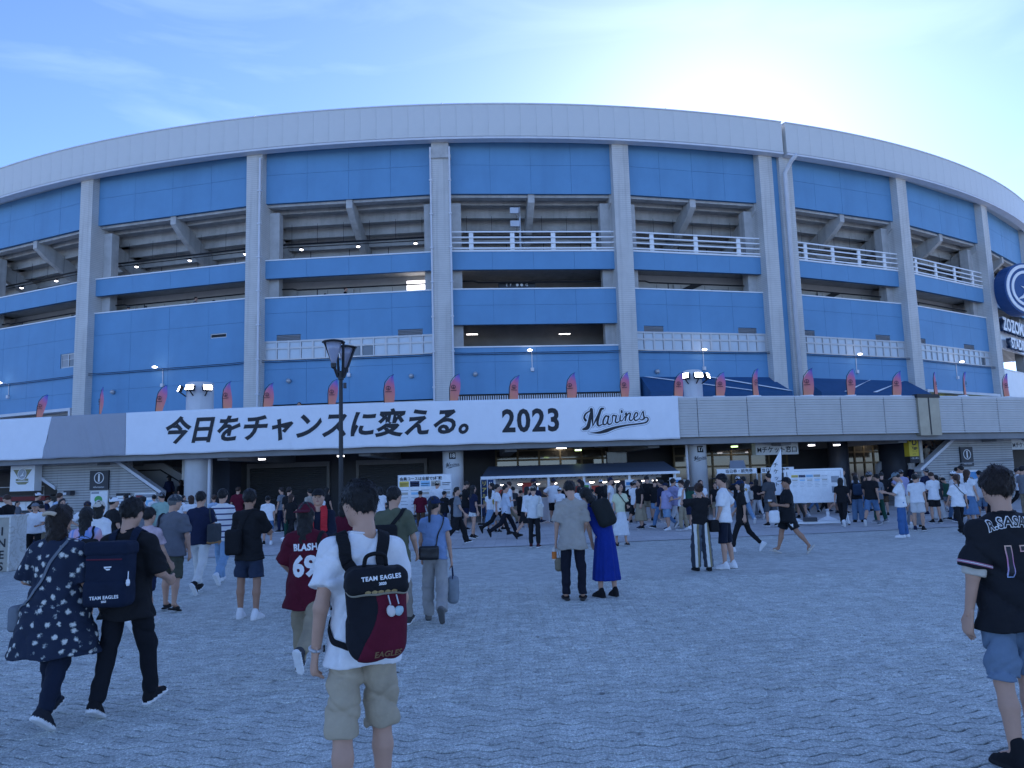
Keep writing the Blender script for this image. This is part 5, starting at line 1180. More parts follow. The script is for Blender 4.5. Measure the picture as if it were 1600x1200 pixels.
# ---- accessories fitted to a figure
def bvh_of(VF): return bvhtree.BVHTree.FromPolygons([tuple(map(float, v)) for v in VF[0]], [tuple(map(int, f)) for f in VF[1]])
def ribbon(path, width, bvh, off=.006, thick=.006, n=8, lift=None):
    P = [Vector(p) for p in catmull(path, n)]; Q = []; Nn = []
    for p in P:
        loc, nr, idx, dist = bvh.find_nearest(p); 
        Q.append(loc+nr*off if (lift is None or dist < lift) else p); Nn.append(nr)
    for _ in range(2): Q = [Q[0]]+[(Q[i-1]+Q[i]*2+Q[i+1])/4 for i in range(1, len(Q)-1)]+[Q[-1]]
    V = []; F = []
    for i, q in enumerate(Q):
        t = (Q[min(i+1, len(Q)-1)]-Q[max(i-1, 0)]).normalized(); nr = Nn[i]; nr = (nr-t*nr.dot(t)).normalized(); b = t.cross(nr)
        for sx, sn in ((-1, 0), (1, 0), (1, 1), (-1, 1)): V.append(q+b*(sx*width/2)+nr*(sn*thick))
    for i in range(len(Q)-1):
        for j in range(4): F.append((i*4+j, i*4+(j+1) % 4, i*4+4+(j+1) % 4, i*4+4+j))
    F += [(3, 2, 1, 0), (len(V)-4, len(V)-3, len(V)-2, len(V)-1)]
    mb = MB(); mb.add(V, F); return mb
def rbox(P, c, half, r):
    q = np.abs(P-c)-(np.array(half, np.float32)-r); return np.sqrt((np.maximum(q, 0)**2).sum(1))+np.minimum(q.max(1), 0)-r
def worn(name, R, label, cat):
    o = empty(name, R['loc'], R['rz']); tag(o, label, cat); return o
def put_vf(name, VF, mat, parent, mi=None): return place(np_mesh(name, VF[0], VF[1], mat, mi), name, parent)
def print_on(bvh, V, F, mat, parent, x0, z0, tilt=0.0, name='lettering', off=.004, arc=0.0, y_from=-2.0):
    """lettering laid on the back of a garment"""
    V, F = tessellate(V, F, .022)
    c, s_ = math.cos(tilt), math.sin(tilt); out = []
    for u, v in V:
        if arc: v = v-arc*u*u; 
        x, z = x0+u*c-v*s_, z0+u*s_+v*c; h = bvh.ray_cast(Vector((x, y_from, z)), Vector((0, 1, 0)))
        out.append(Vector((x, (h[0].y if h[0] else 0)-off, z)))
    mb = MB(); mb.add(out, F); return mb.obj(name, mat, parent, fix=False)
WH = (.74, .74, .75); BK = (.014, .014, .016); NV = (.015, .02, .05); GY = (.18, .19, .21); JN = (.11, .19, .33); LJ = (.22, .33, .48); BG = (.42, .35, .25); KH = (.30, .25, .17); OL = (.10, .11, .055); MR = (.10, .008, .022); CRM = (.55, .50, .42)
def gp(px, py): g = ground_at(px, py); return (g.x, g.y, .016 if g.y < 13.4 else (.004 if g.y < edge_y(g.x) else .01))
LB = M('leather_black', (.012, .012, .014), .4, .1, 20, .1, 60)
WSOLE = (.74, .74, .74)
# --- man with the maroon and black backpack
q = at_depth(566, 870, 4.12)
sp = dict(h=1.74, blen=1.06, fold=1.5, bfold=1.5, pose='stand', p=dict(legs=((-4, 6), (9, 8)), arms=((-6, 13, 16, 3), (8, 12, 30, -2)), head=(-32, 8), twist=6), top=('tee', WH), bot=('longshorts', BG), shoe=(WH, WSOLE), hair=('short', 'black'), hem=.80, loose=1.15, curl=.5, hvol=1.15)
P1 = person(sp, (q.x, 4.12, .016), -20, .009, 'person in a white T-shirt and beige shorts wearing a maroon and black backpack')
J, s = P1['J'], P1['s']; bv = bvh_of(P1['topVF'])
bp = worn('backpack', P1, 'maroon backpack with black lid and white lettering on a white T-shirt back', 'backpack')
BC = A(.03, -.225, 1.085)
def tap(P, k=.55): z = P[:, 2]-BC[2]; X = P.copy(); X[:, 0] = BC[0]+(P[:, 0]-BC[0])/(1.0+.25*z-1.2*np.clip(-z-.1, 0, 1)**1.3); return X
bodyf = lambda P: rbox(tap(P), BC, (.145, .08, .205), .06)+folds(P, 3, .010)
put_vf('pack_body', nets(bodyf, BC-.32, BC+.32, .008), cloth((.012, .013, .018)), bp)
pan = lambda P: np.maximum(np.maximum(bodyf(P)-.005, P[:, 1]-(BC[1]-.035)), -(P[:, 0]-(BC[0]-.055+.05*np.cos((P[:, 2]-BC[2]-.05)*11))))
put_vf('front_panel', nets(pan, BC-.32, BC+.32, .008), cloth((.10, .009, .024)), bp)
LC = BC+A(0, -.012, .175); lid = lambda P: rbox(P, LC, (.152, .10, .068), .05)+folds(P, 8, .008)
lidVF = nets(lid, LC-.28, LC+.28, .008); put_vf('lid', lidVF, cloth((.012, .013, .016)), bp)
lb = bvh_of(lidVF); V, F = text_uv('TEAM EAGLES', .029, bold=.0010, spacing=1.1); print_on(lb, V, F, WINK, bp, LC[0]+.01, LC[2]+.022, .05); V, F = text_uv('2020', .018, bold=.0008); print_on(lb, V, F, WINK, bp, LC[0]+.015, LC[2]-.006, .05)
GOLD = M('gold_print', (.42, .31, .14), .5, .2, 60)
for k in range(5): print_on(lb, [(.014*math.cos(a)*(1+.2*math.sin(3*a)), .012*math.sin(a)) for a in np.linspace(0, 6.28, 12, endpoint=False)], [tuple(range(12))], GOLD, bp, LC[0]-.055+.032*k, LC[2]-.048, 0, 'badge_print')
mbp = ribbon([LC+A(-.17, -.03, -.06), LC+A(-.10, -.10, -.068), LC+A(0, -.112, -.07), LC+A(.10, -.10, -.068), LC+A(.17, -.03, -.06)], .010, lb, .004, .004); mbp.obj('zip_piping', M('piping_tan', (.30, .27, .20), .6, 0), bp)
pbv = bvh_of(nets(pan, BC-.32, BC+.32, .012)); V, F = text_uv('EAGLES', .04, bold=.001, shear=.2); print_on(pbv, V, F, M('gold_dark_print', (.22, .13, .06), .5, .1), bp, BC[0]+.045, BC[2]-.17, .05)
for sx in (-1, 1):
    x = BC[0]-.035+sx*.105
    ribbon([(BC[0]+sx*.09, -.17, 1.27), (x*.9, -.14, 1.36), (x, -.05, 1.455), (x, .06, 1.44), (x*1.1, .13, 1.28), (x*1.25, .10, 1.08)], .062, bv, .008, .012).obj('shoulder_strap', cloth((.012, .012, .014)), bp)
    ribbon([(BC[0]+sx*.13, -.17, .93), (BC[0]-.035+sx*.18, -.07, .97), (sx*.16, .05, 1.06)], .03, bv, .006, .005).obj('lower_strap', cloth((.012, .012, .014)), bp)
mb = MB(); mb.tube(catmull([LC+A(-.055, .02, .068), LC+A(-.045, .01, .115), LC+A(0, .0, .13), LC+A(.045, .01, .115), LC+A(.055, .02, .068)], 4), .011, 8); mb.obj('grab_handle', cloth((.012, .012, .014)), bp, smooth=True)
kc = empty('keyring_charms', P1['loc'], P1['rz']); tag(kc, 'small white and pale blue plush charms hanging from a backpack zip', 'charm')
for dx, cc, cl in ((.045, A(.021, .016, .028), (.6, .58, .55)), (.085, A(.022, .016, .024), (.40, .52, .55))):
    c0 = BC+A(dx+.01, -.115, .035); put_vf('charm', nets(lambda P: ell(P, c0, cc)+folds(P, 5, .004, 3), c0-.06, c0+.06, .006), cloth(cl), kc); mb = MB(); mb.tube([c0+A(0, .01, .03), c0+A(-.01, .02, .075)], .004, 5); mb.obj('charm_cord', STEEL, kc)
mb = MB(); wr = J['wr0']; ax = (wr-J['el0'])/np.linalg.norm(wr-J['el0']); c0 = wr-ax*.02; a1 = np.cross(ax, EX); a1 /= np.linalg.norm(a1); a2 = np.cross(ax, a1)
mb.tube([c0+(a1*math.cos(t)+a2*math.sin(t))*.031 for t in np.linspace(0, 6.283, 17)], .009, 6); o = mb.obj('wristwatch', STEEL, None, P1['loc'], P1['rz'], smooth=True); tag(o, 'silver wristwatch on the wrist of the person with the maroon backpack', 'watch'); mb = MB(); mb.tube([c0-a2*.036, c0-a2*.044], .018, 14); mb.obj('watch_face', BLACK, o)
# --- person at the frame edge in a black baseball jersey
sp = dict(h=1.74, pose='stand', p=dict(legs=((-3, 5), (8, 6)), arms=((2, 14, 12, 3), (10, 10, 30, 0)), head=(14, 4), twist=4), top=('jersey', (.014, .015, .019)), shoekind='high', bot=('jshorts', (.15, .205, .285)), shoe=((.013, .013, .015), (.02, .02, .022)), hair=('short', 'darkbrown'), hem=.78, loose=1.25, hvol=1.2, fold=1.4, bfold=1.5)
P21 = person(sp, (2.93, 4.72, .016), -6, .010, 'person in a black baseball jersey with white outlined lettering, denim shorts and black shoes')
bv = bvh_of(P21['topVF']); PINK = M('pink_print', (.5, .2, .3), .6, 0)
for off, ex_, mt in ((.004, .0062, WINK), (.0065, .0015, INK)):
    V, F = text_uv('R.SASAKI', .082, bold=ex_, xs=.92, spacing=1.05); print_on(bv, V, F, mt, P21['top'], 0.0, 1.40, 0, off=off, arc=1.1)
GRAD = M('number_print', (.5, .3, .4), .6, 0); N_, L_, b_ = nodes_of(GRAD); t_ = N_.new('ShaderNodeTexCoord'); sx_ = N_.new('ShaderNodeSeparateXYZ'); L_.new(t_.outputs['Object'], sx_.inputs[0]); cr_ = N_.new('ShaderNodeValToRGB'); rg_ = N_.new('ShaderNodeMapRange'); rg_.inputs[1].default_value = 1.05; rg_.inputs[2].default_value = 1.30; L_.new(sx_.outputs['Z'], rg_.inputs[0]); L_.new(rg_.outputs[0], cr_.inputs['Fac']); e_ = cr_.color_ramp.elements; e_[0].color = (.2, .5, .75, 1); e_[1].color = (.75, .55, .3, 1); q_ = e_.new(.5); q_.color = (.65, .25, .45, 1); L_.new(cr_.outputs[0], b_.inputs['Base Color'])
for off, ex_, mt in ((.004, .0075, GRAD), (.0065, .001, INK)): V, F = text_uv('17', .25, bold=ex_, xs=.95); print_on(bv, V, F, mt, P21['top'], .0, 1.165, 0, off=off)
J, s = P21['J'], P21['s']
for i in (0, 1):   # cream undershirt sleeves and striped cuffs
    sh, el = J['sh%d' % i], J['el%d' % i]; ax = (el-sh)/np.linalg.norm(el-sh); e = sh+(el-sh)*1.0
    f = lambda P: np.maximum(np.maximum(rcone(P, sh, e+ax*.05, .062*s, .066*s)+folds(P, 4, .008), (P-e)@ax), -((P-(sh+(el-sh)*.6))@ax)); put_vf('undershirt_sleeve', nets(f, np.minimum(sh, el)-.12, np.maximum(sh, el)+.12, .010), cloth(CRM), P21['o'])
    for k, cl in enumerate((PINK, WINK, PINK)):
        c0 = sh+(el-sh)*(.77-.022*k); a1 = np.cross(ax, EY); a1 /= np.linalg.norm(a1); a2 = np.cross(ax, a1); bmm = MB(); pts = []
        for t in np.linspace(0, 6.283, 29):
            d_ = a1*math.cos(t)+a2*math.sin(t); h = bv.ray_cast(Vector(c0+d_*.22), Vector(-d_)); pts.append((h[0]+Vector(d_)*.0015) if h[0] else Vector(c0+d_*.09))
        bmm.tube(pts, .0028, 5); bmm.obj('cuff_stripe', cl, P21['top'])
# --- woman in the dark floral tunic
FLOR = M('floral_cloth', (.02, .028, .055), .85, 0); N_, L_, b_ = nodes_of(FLOR); t_ = N_.new('ShaderNodeTexCoord'); vo = N_.new('ShaderNodeTexVoronoi'); vo.inputs['Scale'].default_value = 15; vo.inputs['Randomness'].default_value = .85; ns = N_.new('ShaderNodeTexNoise'); ns.inputs['Scale'].default_value = 60; ns.inputs['Detail'].default_value = 3
L_.new(t_.outputs['Object'], ns.inputs['Vector']); mxv = N_.new('ShaderNodeMixRGB'); mxv.inputs['Fac'].default_value = .035; L_.new(t_.outputs['Object'], mxv.inputs['Color1']); L_.new(ns.outputs['Color'], mxv.inputs['Color2']); L_.new(mxv.outputs[0], vo.inputs['Vector'])
cr_ = N_.new('ShaderNodeValToRGB'); cr_.color_ramp.interpolation = 'EASE'; e_ = cr_.color_ramp.elements; e_[0].position = .20; e_[0].color = (.62, .62, .58, 1); e_[1].position = .36; e_[1].color = (.012, .02, .045, 1); q_ = e_.new(.29); q_.color = (.20, .22, .22, 1); L_.new(vo.outputs['Distance'], cr_.inputs['Fac']); L_.new(cr_.outputs[0], b_.inputs['Base Color'])
sp = dict(h=1.63, fem=True, w=1.22, pose='walkL', p=dict(legs=((16, 6), (-14, 14)), arms=((10, 26, 70, 10), (6, 14, 40, 5)), head=(6, 0)), top=('tunic', FLOR), bot=('pants', (.012, .017, .035)), shoe=((.02, .022, .03), WSOLE), hair=('bob', 'darkbrown'), loose=1.3, hem=.52, slv=.98, flare=-.005, hvol=1.3, fold=1.3)
P2 = person(sp, gp(80, 1134), 2, .011, 'person with bobbed dark hair in a long navy floral tunic and navy trousers')
bv = bvh_of(P2['topVF']); J = P2['J']
sb = worn('shoulder_bag', P2, 'grey shoulder bag strap and bag worn across the navy floral tunic', 'bag'); ribbon([(.10, .02, 1.36), (.07, -.13, 1.30), (-.02, -.2, 1.15), (-.13, -.2, 1.0), (-.24, -.08, .86)], .022, bv, .006, .005).obj('strap', cloth((.16, .18, .21)), sb)
c0 = A(-.32, .08, .78); put_vf('bag_body', nets(lambda P: rbox(P, c0, (.05, .12, .10), .03), c0-.2, c0+.2, .012), cloth((.16, .18, .21)), sb)
mb = MB(); H_ = P2['J']['head']; pts = [H_+P2['J']['HR']@(A(.05*math.cos(t), -.118-.02*math.sin(t), .045+.018*math.sin(t))) for t in np.linspace(.2, 2.94, 9)]; mb.tube(pts, .016, 7); mb.obj('hair_scrunchie', cloth((.55, .45, .33)), P2['o'], smooth=True)
pp = empty('paper_sheet', P2['loc'], P2['rz']); tag(pp, 'folded white sheet of paper held beside the navy floral tunic', 'paper'); wr = J['wr1']; mb = MB(); mb.add([wr+A(-.03, .02, .12), wr+A(.11, .06, .06), wr+A(.13, .1, -.14), wr+A(-.02, .06, -.06), wr+A(.04, .12, .10), wr+A(.05, .16, -.10)], [(0,1,2,3), (0,4,5,3)]); o = mb.obj('sheet', M('paper_white', (.75, .75, .76), .6, .04), pp, fix=False); md = o.modifiers.new('t', 'SOLIDIFY'); md.thickness = .002
# --- man with the navy backpack
sp = dict(h=1.66, w=1.08, pose='walkR', p=dict(legs=((-10, 10), (17, 8)), arms=((6, 12, 40, 0), (4, 20, 70, -8)), head=(10, 8)), top=('tee', BK), bot=('pants', (.010, .011, .015)), shoe=((.012, .012, .014), WSOLE), hair=('short', 'black'), loose=1.3, hem=.74, slv=.98)
P3 = person(sp, gp(194, 1120), 4, .011, 'person in black T-shirt and black jeans wearing a square navy backpack')
bp = worn('backpack', P3, 'square navy roll-top backpack with white lettering and a small white emblem', 'backpack'); bv = bvh_of(P3['topVF'])
BC = A(0, -.245, 1.10); f = lambda P: rbox(P, BC, (.165, .09, .235), .04)+folds(P, 2, .004); VF = nets(f, BC-.34, BC+.34, .010); NB = cloth((.010, .016, .036)); put_vf('pack_body', VF, NB, bp)
f2 = lambda P: rbox(P, BC+A(0, .0, .20), (.175, .10, .055), .035)+folds(P, 6, .005); put_vf('roll_top', nets(f2, BC-.3, BC+.34, .010), NB, bp); f3 = lambda P: rbox(P, BC+A(0, -.02, -.13), (.172, .09, .105), .045); put_vf('front_pocket', nets(f3, BC-.3, BC+.3, .012), NB, bp)
mb = MB(); mb.tube([BC+A(-.14, -.092, .125), BC+A(.14, -.092, .125)], .006, 5); mb.obj('zip', M('zip_red', (.10, .012, .03), .6, 0), bp)
lb = bvh_of(join([VF, nets(f3, BC-.3, BC+.3, .012)]))
V, F = text_uv('TEAM EAGLES', .034, bold=.0012, spacing=1.1); print_on(lb, V, F, WINK, bp, BC[0]+.02, BC[2]-.155, .05); V, F = text_uv('2023', .02, bold=.001); print_on(lb, V, F, WINK, bp, BC[0]+.02, BC[2]-.185, .05)
print_on(lb, [(-.03, .012), (.03, .014), (.028, .004), (-.01, .002), (-.022, -.004), (.02, -.003), (.018, -.014), (-.006, -.016), (-.028, .002)], [tuple(range(9))], WINK, bp, BC[0]+.03, BC[2]+.06, 0, 'emblem')
for sx in (-1, 1): ribbon([(sx*.08, -.17, 1.28), (sx*.09, -.11, 1.38), (sx*.10, 0, 1.45), (sx*.11, .10, 1.36), (sx*.14, .12, 1.1)], .055, bv, .008, .01).obj('shoulder_strap', NB, bp)
mb = MB(); mb.tube([BC+A(.17, -.05, .03), BC+A(.18, -.07, -.03)], .004, 5); mb.lathe([(.01, 0), (.016, .02), (.012, .045), (.004, .05)], 8, 0, BC+A(.18, -.07, -.075)); mb.obj('tag_charm', WHITE, bp)
# --- maroon 69 jersey
MJ = cloth((.085, .008, .020))
sp = dict(h=1.60, w=1.05, fem=True, pose='walkL', p=dict(legs=((14, 6), (-22, 40)), arms=((12, 22, 55, -5), (4, 16, 50, -10)), head=(4, 0)), top=('jersey', MJ), bot=('pants', KH), shoe=((.05, .05, .055), WSOLE), hair=('long', 'black'), cap=(.085, .008, .020), capback=True, loose=1.5, hem=.66, slv=.9, hvol=1.15)
P4 = person(sp, gp(478, 1056), 3, .012, 'person in maroon jersey numbered 69 with a maroon cap and khaki trousers'); bv = bvh_of(P4['topVF'])
V, F = text_uv('BLASH', .085, bold=.004, xs=.88, spacing=1.05); print_on(bv, V, F, WINK, P4['top'], .02, 1.165, .03); V, F = text_uv('69', .25, bold=.011, xs=.92); print_on(bv, V, F, WINK, P4['top'], .02, .985, .03)
sb = worn('shoulder_bag', P4, 'black shoulder bag strap over the right shoulder of the maroon numbered jersey', 'bag'); ribbon([(.15, .05, 1.28), (.15, -.1, 1.24), (.17, -.17, 1.10), (.2, -.12, .95)], .035, bv, .006, .006).obj('strap', cloth(BK), sb); c0 = A(.25, -.02, .86); put_vf('bag_body', nets(lambda P: rbox(P, c0, (.05, .13, .12), .03), c0-.22, c0+.22, .014), cloth(BK), sb)
# --- the middle distance
STR = M('striped_cloth', (.7, .7, .7), .85, 0); N_, L_, b_ = nodes_of(STR); t_ = N_.new('ShaderNodeTexCoord'); sx_ = N_.new('ShaderNodeSeparateXYZ'); L_.new(t_.outputs['Object'], sx_.inputs[0])
def stripes(m, sock, period, duty, c1, c2):
    N, L, b = nodes_of(m); a = N.new('ShaderNodeMath'); a.operation = 'DIVIDE'; a.inputs[1].default_value = period; L.new(sock, a.inputs[0]); f = N.new('ShaderNodeMath'); f.operation = 'FRACT'; L.new(a.outputs[0], f.inputs[0]); g = N.new('ShaderNodeMath'); g.operation = 'LESS_THAN'; g.inputs[1].default_value = duty; L.new(f.outputs[0], g.inputs[0]); x = N.new('ShaderNodeMixRGB'); x.inputs['Color1'].default_value = (*c1, 1); x.inputs['Color2'].default_value = (*c2, 1); L.new(g.outputs[0], x.inputs['Fac']); L.new(x.outputs[0], b.inputs['Base Color'])
stripes(STR, sx_.outputs['Z'], .105, .26, (.66, .66, .66), (.04, .045, .13))
TIE = M('tie_dye_cloth', (.5, .3, .3), .85, 0); N_, L_, b_ = nodes_of(TIE); t_ = N_.new('ShaderNodeTexCoord'); nn = N_.new('ShaderNodeTexNoise'); nn.inputs['Scale'].default_value = 2.5; mpp = N_.new('ShaderNodeMapping'); mpp.inputs['Scale'].default_value = (3.2, 1, .6); L_.new(t_.outputs['Object'], mpp.inputs[0]); L_.new(mpp.outputs[0], nn.inputs['Vector']); cr_ = N_.new('ShaderNodeValToRGB'); e_ = cr_.color_ramp.elements; e_[0].position = .32; e_[0].color = (.62, .22, .14, 1); e_[1].position = .66; e_[1].color = (.60, .24, .18, 1)
for ps_, c_ in ((.42, (.50, .44, .62, 1)), (.5, (.16, .28, .60, 1)), (.57, (.55, .42, .60, 1))): q_ = e_.new(ps_); q_.color = c_
L_.new(nn.outputs['Fac'], cr_.inputs['Fac']); L_.new(cr_.outputs[0], b_.inputs['Base Color'])
mid = {}
def mp_(key, px, py, head, h, label, vox=None, **k):
    sp = dict(h=h, **k); loc = gp(px, py); v = vox or max(.012, min(.022, loc[1]*.0012)); mid[key] = person(sp, loc, head, v, label); return mid[key]
mp_('stripe', 346, 912, 4, 1.77, 'person in a white T-shirt with navy stripes and pale jeans', pose='walkL', top=('over', STR), bot=('wide', LJ), pw=.8, shoe=(WH, WSOLE), hair=('short', 'black'), hvol=1.3, loose=1.3)
mp_('navytee', 311, 928, 3, 1.73, 'person in navy T-shirt and white trousers with a dark tote bag', pose='walkL', top=('tee', NV), bot=('slim', (.62, .62, .60)), pw=1.15, shoe=(BK, WSOLE), hair=('short', 'black'), hem=.83)
mp_('greyman', 266, 957, 6, 1.65, 'older person in grey shirt, dark cap, olive cargo shorts and sandals', w=1.12, pose='stand', p=dict(legs=((8, 6), (-6, 5)), arms=((2, 12, 8, 6), (4, 14, 10, 4)), head=(35, 4), lean=3), top=('shirt', (.13, .135, .155)), bot=('longshorts', (.075, .08, .06)), shoe=((.03, .03, .03), (.02, .02, .02)), hair=('short', 'grey'), cap=(.045, .055, .065), shoekind='sandal', hem=.80, loose=1.3)
mp_('blacktee', 388, 969, 6, 1.73, 'person in black T-shirt, navy shorts and white sneakers with a black sling bag', pose='stand', p=dict(legs=((5, 4), (-3, 3)), arms=((20, 12, 70, -10), (30, 14, 90, -25)), spread=6), top=('over', BK), bot=('shorts', (.03, .04, .07)), shoe=(WH, WSOLE), hair=('short', 'black'), skinmat=SKIN[1], hvol=1.2)
mp_('tiedye', 128, 990, -6, 1.56, 'person with long black hair in an orange and blue tie-dye shirt', fem=True, pose='stand', top=('over', TIE), bot=('skirt', BK), shoe=(BK, BK), hair=('long', 'black'), shem=.35)
mp_('whitecap', 150, 945, 4, 1.62, 'person in white T-shirt and a backwards cream cap behind the tie-dye shirt', fem=True, pose='walkR', top=('over', WH), bot=('pants', GY), hair=('bob', 'black'), cap=CRM, capback=True)
mp_('tie2', 228, 985, 14, 1.55, 'person in a pale yellow and pink tie-dye shirt walking beside the navy backpack', pose='walkL', fem=True, top=('tee', M('tie_dye_pale', (.55, .42, .45), .85, .45, 4)), bot=('shorts', NV), hair=('short', 'black'))
mp_('olive', 618, 985, 2, 1.73, 'person in olive shirt with a black sling bag across the back', pose='walkR', p=dict(arms=((4, 12, 30, 0), (6, 14, 40, 3)), head=(25, 0)), top=('shirt', (.105, .115, .075)), bot=('pants', (.30, .27, .23)), shoe=((.05, .05, .05), WSOLE), hair=('short', 'black'), loose=1.3)
mp_('bluewoman', 681, 972, -2, 1.57, 'person in light blue blouse, navy cap and grey trousers with a long ponytail', fem=True, pose='walkL', p=dict(legs=((10, 6), (-16, 30)), arms=((8, 10, 26, 0), (2, 12, 8, 6)), head=(28, 0)), top=('blouse', (.20, .28, .46)), bot=('wide', (.33, .32, .31)), pw=.9, shoe=((.16, .15, .14), (.10, .10, .10)), hair=('pony', 'black'), cap=(.015, .025, .07), loose=1.4, hem=.86, slv=.42)
mp_('plaid', 898, 939, -2, 1.72, 'person in loose beige checked shirt and black trousers carrying a drawstring pouch', pose='stand', p=dict(legs=((2, 3), (-2, 3)), arms=((4, 12, 16, 4), (8, 10, 40, -10)), head=(-6, 24), lean=3), top=('shirt', (.36, .33, .29)), bot=('pants', (.012, .013, .022)), shoe=((.03, .025, .025), (.05, .045, .04)), shoekind='sandal', hair=('short', 'black'), loose=1.6, hem=.72, slv=.88, hvol=1.25)
mp_('bluedress', 949, 934, -28, 1.66, 'person in a long sleeveless royal blue dress leaning towards the beige checked shirt', fem=True, pose='stand', p=dict(legs=((2, 3), (-2, 3)), arms=((20, 4, 30, -6), (28, 6, 34, 8)), lean=18, side=-14, head=(-15, 18)), top=('dress', (.014, .03, .22)), bot=('maxi', (.014, .03, .22)), flr=.8, shem=.24, shoe=((.012, .012, .014), (.015, .015, .017)), hair=('bob', 'black'), hem=.90, flare=-.03, wzup=.13)
STW = M('wide_striped_cloth', (.5, .5, .5), .85, 0); N_, L_, b_ = nodes_of(STW); t_ = N_.new('ShaderNodeTexCoord'); sx_ = N_.new('ShaderNodeSeparateXYZ'); L_.new(t_.outputs['Object'], sx_.inputs[0]); dv = N_.new('ShaderNodeMath'); dv.operation = 'MULTIPLY'; dv.inputs[1].default_value = 5.2; L_.new(sx_.outputs['X'], dv.inputs[0]); fr_ = N_.new('ShaderNodeMath'); fr_.operation = 'FRACT'; L_.new(dv.outputs[0], fr_.inputs[0]); cr_ = N_.new('ShaderNodeValToRGB'); cr_.color_ramp.interpolation = 'CONSTANT'; e_ = cr_.color_ramp.elements; e_[0].color = (.03, .035, .05, 1); e_[1].position = .25; e_[1].color = (.62, .61, .58, 1)
for ps_, c_ in ((.5, (.22, .19, .11, 1)), (.72, (.10, .12, .15, 1))): q_ = e_.new(ps_); q_.color = c_
L_.new(fr_.outputs[0], cr_.inputs['Fac']); L_.new(cr_.outputs[0], b_.inputs['Base Color'])
mp_('striped', 1098, 892, -8, 1.60, 'person in black top and vertically striped wide trousers raising a camera to the face', fem=True, pose='shoot', p=dict(lean=-3), top=('tee', BK), bot=('wide', STW), pw=1.15, shoe=(BK, BK), hair=('bun', 'brown'), hem=.92, slv=.7, loose=1.4)
mp_('navyshorts', 1136, 889, -62, 1.76, 'person in white T-shirt, black cap and long navy shorts with a hand on the hip', pose='akimbo', p=dict(arms=((4, 8, 20, 0), (-22, 38, 30, -45))), top=('over', WH), bot=('longshorts', (.012, .016, .03)), shoe=(WH, WSOLE), hair=('short', 'black'), cap=(.012, .013, .018), loose=1.35, hem=.84)
mp_('leggings', 1163, 863, -70, 1.62, 'person in navy cap, black top and leggings with white sneakers striding behind', fem=True, pose='walkL', top=('over', BK), bot=('slim', BK), shoe=(WH, WSOLE), hair=('bob', 'black'), cap=(.012, .03, .09), hem=.66)
mp_('bigman', 1234, 865, -78, 1.66, 'stout person in black jersey and shorts walking with a cup and a white plastic bag', w=1.30, pose='walkR', p=dict(arms=((4, 8, 92, -14), (2, 10, 88, -10)), legs=((-24, 14), (18, 4)), lean=-3), top=('jersey', (.012, .013, .016)), bot=('shorts', (.012, .013, .016)), shoe=((.55, .5, .42), (.6, .55, .48)), shoekind='sandal', hair=('short', 'black'), cap=(.012, .013, .018), skinmat=SKIN[1], loose=1.3, hem=.72)
mp_('phoneman', 1412, 840, -60, 1.68, 'person in white T-shirt, grey cap and blue jeans looking down at a phone', pose='phone', p=dict(arms=((28, 8, 108, -8), (2, 10, 12, 4)), head=(0, 28)), top=('over', WH), bot=('wide', (.06, .13, .30)), pw=.85, shoe=(WH, WSOLE), hair=('short', 'black'), cap=(.16, .20, .22), loose=1.5, hem=.80)
mp_('ponywoman', 1502, 834, 4, 1.57, 'person with a brown ponytail in white T-shirt and black trousers with a thin black strap', fem=True, pose='walkR', top=('over', WH), bot=('slim', BK), pw=1.2, shoe=(BK, BK), hair=('pony', 'brown'), loose=1.5, hem=.80)
mp_('hoodie', 836, 856, 15, 1.60, 'person in white hoodie, beige cap and black trousers with a canvas tote', pose='phone', p=dict(head=(-20, 15)), top=('hoodie', (.62, .63, .63)), bot=('slim', BK), pw=1.2, shoe=((.05, .015, .02), WSOLE), hair=('short', 'black'), cap=(.34, .30, .24), slv=1.0, loose=1.4)
mp_('towelman', 497, 962, 172, 1.70, 'person facing us in black cap and navy jacket with a red towel', pose='stand', p=dict(arms=((20, 10, 80, -20), (16, 10, 70, -15)), head=(0, -4)), top=('long', (.012, .015, .03)), bot=('pants', BK), hair=('short', 'black'), cap=BK, hem=.8)
mp_('maroon2', 538, 940, 10, 1.52, 'person in a maroon top half hidden behind the white T-shirt', fem=True, pose='stand', top=('tee', (.10, .01, .025)), bot=('pants', GY), hair=('bob', 'black'))
mp_('blackwide', 716, 851, 84, 1.62, 'person in grey T-shirt and very wide black trousers walking past the stall', pose='walkL', top=('tee', GY), bot=('wide', BK), hair=('short', 'black'), shoe=(BK, WSOLE))
mp_('whiteskirt', 741, 843, 60, 1.60, 'person in dark top and white miniskirt looking up', fem=True, pose='bagarm', top=('tee', NV), bot=('skirt', (.62, .62, .6)), shem=.68, flr=.85, hair=('long', 'black'), shoe=(BK, WSOLE))
mp_('whitemidi', 972, 853, 168, 1.57, 'person in pale yellow top and long white skirt with a black backpack strap', fem=True, pose='bagarm', p=dict(head=(-35, 0)), top=('tee', (.60, .62, .42)), bot=('midi', (.66, .67, .69)), hair=('bob', 'darkbrown'), shoe=((.03, .02, .02), (.03, .02, .02)), shoekind='sandal', hem=.9)
mp_('shirtA', 792, 841, 80, 1.70, 'person in pale business shirt and dark trousers striding past the stall', pose='walkL', p=dict(legs=((30, 8), (-28, 30))), top=('shirt', (.55, .60, .68)), bot=('pants', (.012, .014, .022)), hair=('short', 'black'), shoe=(BK, BK), slv=1.3)
mp_('shirtB', 779, 836, 82, 1.70, 'person in white shirt and black trousers close behind the pale business shirt', pose='walkR', p=dict(legs=((-28, 30), (28, 8))), top=('shirt', WH), bot=('pants', BK), hair=('short', 'black'), shoe=(BK, BK))
